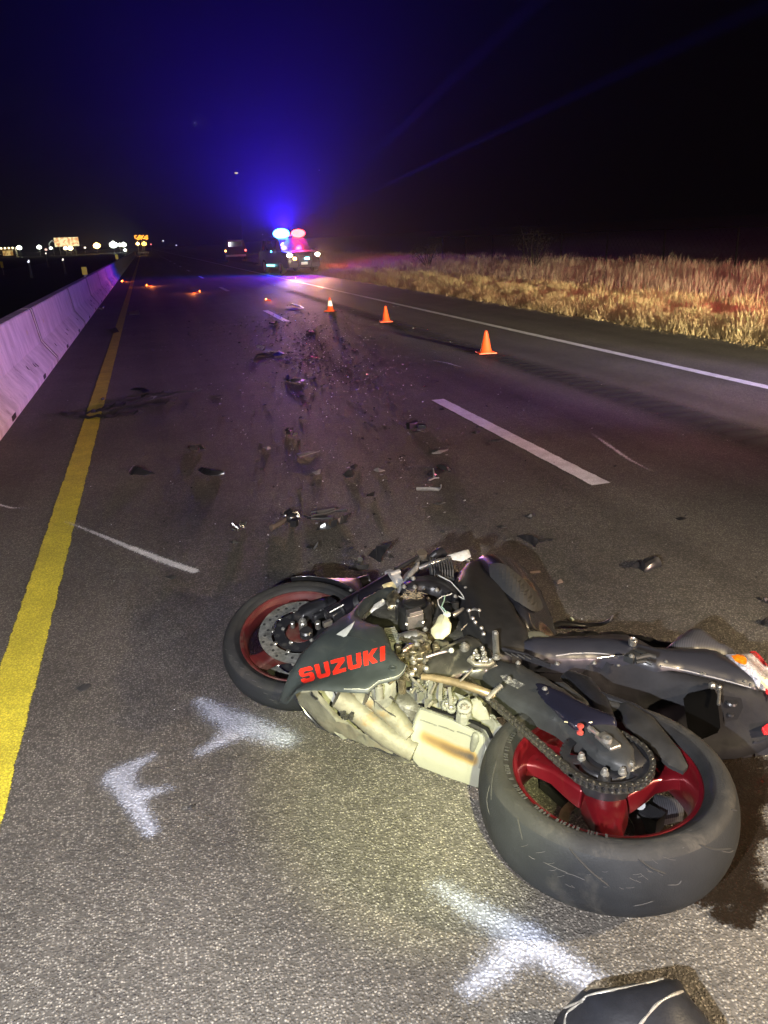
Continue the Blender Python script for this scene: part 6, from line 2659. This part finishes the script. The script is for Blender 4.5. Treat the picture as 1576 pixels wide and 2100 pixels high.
# belly silencer
a = MB()
a.panel([(858, 1446, .21), (900, 1460, .225), (950, 1480, .235), (985, 1494, .235), (1001, 1506, .225), (1003, 1525, .205), (996, 1560, .16), (986, 1584, .11), (970, 1580, .10), (955, 1575, .095), (905, 1558, .095), (860, 1541, .10), (846, 1527, .12), (841, 1500, .16), (846, 1470, .19)],
        .045, .035, .020, .022, cell=.0048)
can = part(a, 'silencer', can_material(), None, 60)
bm_ = bmesh.new()
bm_.from_mesh(can.data)
for _ in range(2):
    bmesh.ops.subdivide_edges(bm_, edges=[e_ for e_ in bm_.edges if e_.calc_length() > .006], cuts=1)
bmesh.ops.triangulate(bm_, faces=[f_ for f_ in bm_.faces if len(f_.verts) > 4])
for _ in range(6):
    bmesh.ops.smooth_vert(bm_, verts=bm_.verts, factor=.5, use_axis_x=True, use_axis_y=True, use_axis_z=True)
bm_.to_mesh(can.data)
bm_.free()
can.data.polygons.foreach_set('use_smooth', [True] * len(can.data.polygons))
SL = drape([can], smooth_pts([(872, 1512), (898, 1524), (932, 1540), (966, 1553)], 5), 0)


def stain(p):
    best, bt = 9, 0
    for k in range(len(SL) - 1):
        d = SL[k + 1] - SL[k]
        u = min(1, max(0, (p - SL[k]).dot(d) / d.length_squared))
        q = (p - SL[k] - d * u).length
        if q < best:
            best, bt = q, (k + u) / len(SL)
    return math.exp(-(best / .024) ** 2) * (.50 + .45 * bt)


add_paint_attr(can, stain)
L = drape([can], smooth_pts([(862, 1452), (900, 1465), (950, 1485), (980, 1497), (993, 1512), (993, 1535), (984, 1575)], 6), .0003)
a = MB()
a.tube(L, .0035, 6)
part(a, 'silencer_seam', m_cast, can, 70)
for k in range(3):
    L = drape([can], smooth_pts([(862 + k * 38, 1476 + k * 12), (880 + k * 38, 1482 + k * 12), (896 + k * 36, 1488 + k * 12)], 4), .0)
    a = MB()
    if len(L) > 1:
        a.tube(L, .0022, 5)
        part(a, 'embossed_rib', m_cast, can, 70)
a = MB()
L = drape([can], smooth_pts([(978, 1502), (974, 1520), (968, 1540)], 4), -.004)
a.tube(L, [.008, .012, .014, .015, .014, .013, .012, .010, .008][:len(L)], 10)
part(a, 'silencer_dent', m_cast, can, 70)
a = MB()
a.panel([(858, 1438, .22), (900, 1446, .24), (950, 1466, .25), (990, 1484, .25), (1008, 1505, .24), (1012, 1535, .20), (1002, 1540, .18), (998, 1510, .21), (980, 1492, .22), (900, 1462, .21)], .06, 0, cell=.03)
part(a, 'heat_shield_gap', m_darkhole, None, 30)  # dark sheet painted in for the shade above the silencer
belly = [o_ for o_ in col.objects if o_.name.split('.')[0] in ('header_pipe', 'oil_pan', 'silencer', 'water_outlet', 'gearbox_casting', 'swingarm_root')]
for pts, r_ in (([(864, 1447), (900, 1459), (940, 1472), (978, 1485), (1000, 1497), (1008, 1515), (1007, 1540)], .0045), ([(750, 1419), (768, 1436), (790, 1456), (812, 1470)], .003),
                ([(800, 1428), (818, 1444), (832, 1456), (840, 1476), (848, 1484)], .0042), ([(905, 1462), (930, 1470), (955, 1474)], .003), ([(966, 1462), (985, 1470), (1002, 1472)], .0022), ([(884, 1404), (884, 1425), (892, 1440)], .003)):
    for seg in (smooth_pts(pts, 5),):
        L = drape(belly, seg, .0005)
        if len(L) > 3:
            L = [L[q] for q in range(len(L)) if q == 0 or (L[q] - L[q - 1]).length < .05]
            a = MB()
            a.tube(L, [r_ * (.5 + .5 * abs(math.sin(q * .8 + 1))) for q in range(len(L))], 6)
            part(a, 'gap_shade_line', m_darkhole, None, 60)  # black line drawn for the shade in gaps between pipes and castings
a = MB()
a.tube([W(*q_) for q_ in ((860, 1444, .232), (880, 1450, .245), (900, 1457, .252), (940, 1470, .264), (978, 1483, .267), (1000, 1495, .258), (1009, 1513, .238), (1008, 1542, .19))], [.003, .0055, .005, .004, .0055, .006, .006, .004], 8)
part(a, 'gap_shade_line', mat('gap_shade_black', (.004, .004, .004), .9, spec=.05), None, 60)  # black tube in place of the shaded gap along the silencer's top edge
# belly pan (lower fairing), broken
a = MB()
a.panel([(605, 1417, .22), (638, 1410, .24), (652, 1432, .22), (672, 1452, .19), (690, 1476, .15), (715, 1482, .13), (745, 1500, .11), (785, 1518, .09), (830, 1530, .08), (850, 1546, .07), (820, 1546, .05),
         (770, 1530, .05), (728, 1514, .055), (700, 1500, .06), (680, 1500, .05), (655, 1480, .06), (632, 1456, .09), (615, 1436, .14)], .008, .012, .002, .01, cell=.012, wob=.006)
pan = part(a, 'belly_pan', mat('dusty_inner_fairing', (.085, .083, .066), .6, spec=.2, noise=.35, nscale=14, bump=.2, bscale=60, dirt=(.09, .08, .06), dscale=9, dlevel=.52), None, 50)
for i in range(1):
    a = MB()
    P = [(609, 1432, .13), (630, 1462, .075), (655, 1488, .045), (690, 1507, .035), (740, 1520, .035), (800, 1545, .03), (852, 1557, .03)]
    a.tube([W(*p) for p in P], [.006, .008, .009, .008, .008, .008, .005], 8, .6)
    part(a, 'belly_pan_lip', m_shard, pan)
a = MB()
a.panel([(682, 1496, .05), (704, 1493, .06), (708, 1500, .05), (692, 1508, .02), (684, 1504, .03)], .005, .002, cell=.01)
part(a, 'torn_fairing_corner', m_shard, pan)
a = MB()
a.panel([(770, 1512, .10), (788, 1505, .11), (796, 1517, .09), (780, 1518, .09)], .004, .002, cell=.01)
part(a, 'white_foil_patch', m_whited, pan)
# dark loom and catch tank inside the cavity
a = MB()
a.panel([(640, 1412, .20), (690, 1412, .20), (715, 1440, .17), (735, 1470, .12), (700, 1475, .12), (670, 1450, .15)], .08, 0, cell=.03)
part(a, 'oil_cooler', mat('dusty_cooler', (.11, .11, .09), .6, noise=.5, nscale=30, bump=.3), None, 40)
a = MB()
random.seed(5)
for k in range(46):
    c = W(random.gauss(714, 9), random.gauss(1456, 6), random.uniform(.16, .20))
    a.box(c, (random.uniform(.008, .016),) * 3, V((random.random(), random.random(), .3)).normalized())
part(a, 'crushed_oil_filter', mat('black_crushed_metal', (.05, .05, .045), .3, .6, noise=.6, nscale=60), None, 0)
a = MB()
a.tube([W(642, 1414, .23), W(640, 1425, .22), W(648, 1433, .22), W(660, 1433, .21), W(658, 1422, .22)], .004, 6)
a.tube([W(685, 1414, .23), W(690, 1428, .22), W(703, 1430, .21), W(716, 1421, .22)], .003, 6)
part(a, 'loose_cable', m_black)

# ---------------------------------------------------------------- side fairing with its lettering
FZ = lambda px, py: .33 + .10 * min(1, max(0, (px - 575) / 150)) - .0001 * max(0, px - 780)
fo = [(573, 1434, .235), (576, 1422, .25), (582, 1408, .275), (594, 1377, .31), (616, 1339, .345), (640, 1313, .37), (666, 1290, .385), (693, 1268, .395), (722, 1250, .40), (735, 1243, .40), (736, 1262, .405), (748, 1272, .405), (786, 1284, .41),
      (796, 1308, .41), (806, 1332, .405), (822, 1350, .40), (835, 1360, .395), (829, 1374, .39), (818, 1385, .385), (800, 1391, .38), (776, 1397, .375), (755, 1415, .36), (720, 1414, .36), (690, 1412, .355), (650, 1409, .345), (620, 1410, .32), (604, 1418, .30), (597, 1428, .28), (588, 1438, .255)]
a = MB()
a.panel(fo, .006, .020, .006, .010, cell=.012)
fair = part(a, 'side_fairing', m_fair, None, 60)
a = MB()
a.panel([(722, 1250, .395), (745, 1226, .39), (775, 1210, .375), (803, 1200, .36), (810, 1206, .36), (790, 1215, .365), (765, 1228, .38), (748, 1246, .39), (739, 1262, .40), (735, 1266, .40)], .02, .003, .004, .006, cell=.008)
part(a, 'fairing_rim', m_fair, fair, 60)
decal([fair], [(690, 1302), (728, 1275), (722, 1289), (711, 1305), (706, 1307), (698, 1304)], m_whited, 'white_wedge_decal', fair, .0015, smooth=False)
L = drape([fair], [(712, 1303), (740, 1309), (770, 1316), (796, 1322)], .0002)
a = MB()
a.tube(L, .0013, 5)
part(a, 'fairing_crease', m_tgroove, fair)
L = drape([fair], [(806, 1371)], .001)
a = MB()
a.lathe([(.0, .0015), (.006, .0015), (.007, .004), (.0105, .004), (.0115, 0)], L[0], (0, -.15, 1), 24)
part(a, 'fairing_fastener', m_fair, fair, 30)
L = drape([fair], smooth_pts([(775, 1397), (800, 1391), (816, 1386), (828, 1375), (834, 1361)], 5), .0005)
if len(L) > 3:
    a = MB()
    a.tube(L, .0011, 6)
    part(a, 'worn_fairing_edge', mat('pale_worn_edge', (.15, .155, .14), .5), fair)
L = drape([fair], smooth_pts([(706, 1413), (735, 1413), (755, 1413), (775, 1398)], 5), .0005)
if len(L) > 3:
    a = MB()
    a.tube(L, .0012, 6)
    part(a, 'worn_fairing_edge', mat('pale_worn_edge', (.15, .155, .14), .5), fair)

GLYPH = {
    'S': [[(1, .72), (1, .86), (.86, 1), (.16, 1), (0, .86), (0, .56), (.14, .42), (.66, .42), (.66, .26), (.34, .26), (.34, .32), (0, .32), (0, .14), (.14, 0), (.86, 0), (1, .14), (1, .46), (.86, .60), (.34, .60), (.34, .76), (.66, .76), (.66, .72)]],
    'U': [[(0, 1), (0, .16), (.15, 0), (.85, 0), (1, .16), (1, 1), (.67, 1), (.67, .26), (.33, .26), (.33, 1)]],
    'Z': [[(0, 1), (0, .75), (.56, .75), (0, .24), (0, 0), (1, 0), (1, .25), (.44, .25), (1, .76), (1, 1)]],
    'K': [[(0, 0), (0, 1), (.34, 1), (.34, .62), (.66, 1), (1.05, 1), (.62, .53), (1.05, 0), (.64, 0), (.34, .40), (.34, 0)]],
    'I': [[(0, 0), (0, 1), (1, 1), (1, 0)]],
}
# four photo corners of the word give its place on the panel
TL, TR, BR, BL = V((612, 1373)), V((790, 1325)), V((790, 1354)), V((621, 1403))
widths = {'S': 1.0, 'U': 1.0, 'Z': 1.0, 'K': 1.05, 'I': .36}
word = 'SUZUKI'
tot = sum(widths[c] for c in word) + .17 * (len(word) - 1)
xp = 0
for ch in word:
    w_ = widths[ch]
    for poly in GLYPH[ch]:
        pp = []
        for gx, gy in poly:
            u = (xp + gx * (w_ if ch != 'K' else 1.0)) / tot
            v = 1 - gy
            top = TL.lerp(TR, u)
            botm = BL.lerp(BR, u)
            q = top.lerp(botm, v)
            pp.append((q.x, q.y))
        dense = []
        for i in range(len(pp)):
            p0, p1 = V(pp[i]), V(pp[(i + 1) % len(pp)])
            k = max(1, int((p1 - p0).length / 4))
            for j in range(k):
                q = p0.lerp(p1, j / k)
                dense.append((q.x, q.y))
        decal([fair], dense, m_letter, 'letter', fair, .0012, smooth=False)
    xp += w_ + .17

# ---------------------------------------------------------------- fork, front brake, fender
a = MB()
a.cyl(W(672, 1262, .26), W(742, 1233, .325), .030, .030, 24)
fl = part(a, 'fork_leg', m_black, None, 50)
a = MB()
a.cyl(W(704, 1250, .30), W(812, 1188, .36), .034, .036, 28)
part(a, 'fork_upper_tube', mat('fork_anodised', (.010, .009, .014), .3, .6), None, 50)
a = MB()
a.lathe([(.030, -.02), (.040, -.014), (.040, .014), (.030, .02)], W(812, 1192, .36), (W(812, 1188, .36) - W(704, 1250, .30)), 20, caps=True)
a.box(W(806, 1180, .37), (.03, .06, .03), (.8, .5, 0))
a.cyl(W(800, 1178, .40), W(820, 1172, .40), .010, n=10)
part(a, 'triple_clamp', m_silver, None, 30)
a = MB()
a.panel([(812, 1222, .35), (822, 1205, .375), (838, 1185, .385), (858, 1160, .39), (861, 1150, .39), (850, 1158, .38), (832, 1175, .37), (818, 1190, .36)], .01, .006, .003, .006, cell=.008, wob=.003)
part(a, 'bent_stay', m_silver, None, 40)
a = MB()
a.tube([W(812, 1168, .38), W(835, 1155, .385), W(858, 1141, .385)], [.010, .010, .008], 10)
part(a, 'fork_top_bar', m_black)
a = MB()
a.cyl(W(790, 1210, .35), W(805, 1202, .35), .022, n=16)
part(a, 'fork_seal', mat('tan_fork_seal', (.35, .30, .16), .5), None)
# second fork leg, lower
a = MB()
a.cyl(W(640, 1222, .06), W(760, 1190, .12), .028, n=20)
part(a, 'fork_leg', m_black, None, 50)


def fpt(r, t, h):
    return FH + (fx_ * math.cos(t) + fy_ * math.sin(t)) * r + FN * h


# drilled brake discs with floating buttons
def disc(h, rimo):
    a = MB()
    n = 72
    hole = []
    ri, ro, th_ = .110, .156, .0045
    a.lathe([(ri, h), (ro, h), (ro, h - th_), (ri, h - th_), (ri, h)], FH, FN, n, caps=False)
    d_ = part(a, 'brake_disc', mat('scraped_disc_steel', (.13, .13, .12), .42, .5, noise=.6, nscale=40, bump=.3, bscale=120), rimo, 30)
    a = MB()
    a.lathe([(.058, h - .001), (.100, h - .001), (.100, h - .004), (.058, h - .004), (.058, h - .001)], FH, FN, 48, caps=False)
    part(a, 'disc_carrier', m_black, rimo, 30)
    a = MB()
    for k in range(10):
        t = k * 2 * math.pi / 10
        a.lathe([(.0, .002), (.006, .002), (.0085, 0)], fpt(.105, t, h), FN, 12, caps=False)
    part(a, 'floating_buttons', m_steel, rimo, 30)
    a = MB()
    for k in range(30):
        t = k * 2 * math.pi / 30
        rr = (.122, .133, .144)[k % 3]
        a.lathe([(.0058, .0006), (0, .0006)], fpt(rr, t, h), FN, 10, caps=False)
    for k in range(10):
        t = k * 2 * math.pi / 10 + .3
        a.lathe([(.009, .0004), (0, .0004)], fpt(.086, t, h - .001), FN, 12, caps=False)
    q_ = part(a, 'drill_holes', m_tgroove, rimo, 0)
    q_['kind'] = 'stuff'
    for k in range(5):
        t = k * 2 * math.pi / 5 + .5
        hexbolt(0, 0, 0, .0055, .007, FN, rimo, pos=fpt(.066, t, h), name='disc_bolt')


disc(.062, front)
disc(-.062, front)
# caliper and fork foot
a = MB()
c = W(680, 1245, .27)
for (px, py, z, sx, sy, sz) in ((668, 1246, .262, .09, .055, .045), (650, 1262, .25, .05, .05, .035), (688, 1262, .275, .06, .055, .05)):
    a.box(W(px, py, z), (sx, sy, sz), (.85, .35, .15))
cal = part(a, 'brake_caliper', m_black, None, 30)
md = cal.modifiers.new('bevel', 'BEVEL')
md.width = .008
md.segments = 3
a = MB()
a.panel([(602, 1258, .265), (618, 1240, .275), (655, 1228, .285), (676, 1226, .29), (672, 1238, .29), (640, 1252, .28), (620, 1262, .27)], .03, .01, .006, .01, cell=.01)
part(a, 'caliper_cover', m_black, None, 50)
drum(621, 1274, .24, .283, .016, m_steel, 'axle_end', 24, .004, axis=FN)
hexbolt(621, 1272, .285, .008, .006, FN)
drum(652, 1275, .25, .283, .011, m_steel, 'caliper_bolt', 20, .003, axis=FN)
drum(600, 1276, .235, .262, .009, m_steel, 'caliper_bolt', 20, .003, axis=FN)
drum(628, 1292, .24, .268, .024, m_black, 'fork_foot', 24, .006, axis=FN)
a = MB()
a.box(W(672, 1278, .285), (.035, .018, .018), (.9, .2, .1))
a.tube([W(676, 1256, .31), W(705, 1240, .33)], .003, 6)
part(a, 'brake_line_union', m_steel, None, 30)
# front mudguard hugging the far side of the tyre
a = MB()
vs, fs = [], []
n1, n2 = 22, 7
x0_, y0_, _ = basis(FN)
t_mid = math.atan2((UD - FN * UD.dot(FN)).normalized().dot(fy_), (UD - FN * UD.dot(FN)).normalized().dot(fx_))
for i in range(n1 + 1):
    t = t_mid + rad(-52 + 112 * i / n1)
    for j in range(n2 + 1):
        u = -1 + 2 * j / n2
        vs.append(fpt(.318 - .022 * abs(u) ** 2.5, t, u * .068))
for i in range(n1):
    for j in range(n2):
        b0 = i * (n2 + 1) + j
        fs.append((b0, b0 + 1, b0 + n2 + 2, b0 + n2 + 1))
a.add(vs, fs)
fen = part(a, 'front_mudguard', m_shard, None, 60)
md = fen.modifiers.new('solid', 'SOLIDIFY')
md.thickness = .003
a = MB()
a.panel([(655, 1193, .20), (664, 1184, .20), (735, 1184, .22), (742, 1192, .22), (745, 1216, .25), (720, 1222, .26), (690, 1204, .25), (660, 1202, .23)], .012, .006, .004, .008, cell=.012)
part(a, 'mudguard_stay', m_black, None, 50)
hexbolt(720, 1211, .272, .006, .006)
# upper headset stuff and the right-hand side resting on the road
a = MB()
a.panel([(700, 1300, .10), (760, 1225, .10), (880, 1170, .10), (1000, 1180, .10), (1080, 1290, .10), (1050, 1350, .10), (1000, 1420, .10), (850, 1440, .09), (720, 1400, .09)], .095, .0, cell=.04)
part(a, 'right_fairing', m_fair, None, 50)
a = MB()
a.cyl(V((HUB.x, HUB.y, .045)), V((HUB.x, HUB.y, .16)), .02, n=14)
a.cyl(V((HUB.x, HUB.y, .0)), V((HUB.x, HUB.y, .05)), .032, n=16, bev=.006)
part(a, 'axle_slider', m_black)
a = MB()
a.tube([W(1075, 1300, .12), W(1150, 1278, .05), W(1200, 1282, .03), W(1235, 1280, .05), W(1252, 1272, .08), W(1258, 1262, .10)], [.02, .016, .012, .012, .012, .004], 10, .7)
part(a, 'right_foot_lever', m_shard)
for px, py, w_, in ((1098, 1172, .05),):
    a = MB()
    p = W(px, py, .02)
    a.box(p, (.05, .012, .012), (.97, -.25, 0))
    single(a, 'pale_splinter', m_brown, 'pale brown splinter lying in the tank shadow', 'debris')
shard('tiny cream chip beside the tank foot', [(1167, 1268), (1172, 1264, .02), (1178, 1269, .015), (1172, 1274)], m_cream, cell=.006)
shard('curved thin chip at the edge of the tank shadow', [(1140, 1192), (1152, 1188, .01), (1156, 1193), (1144, 1197)], m_brown, cell=.01)
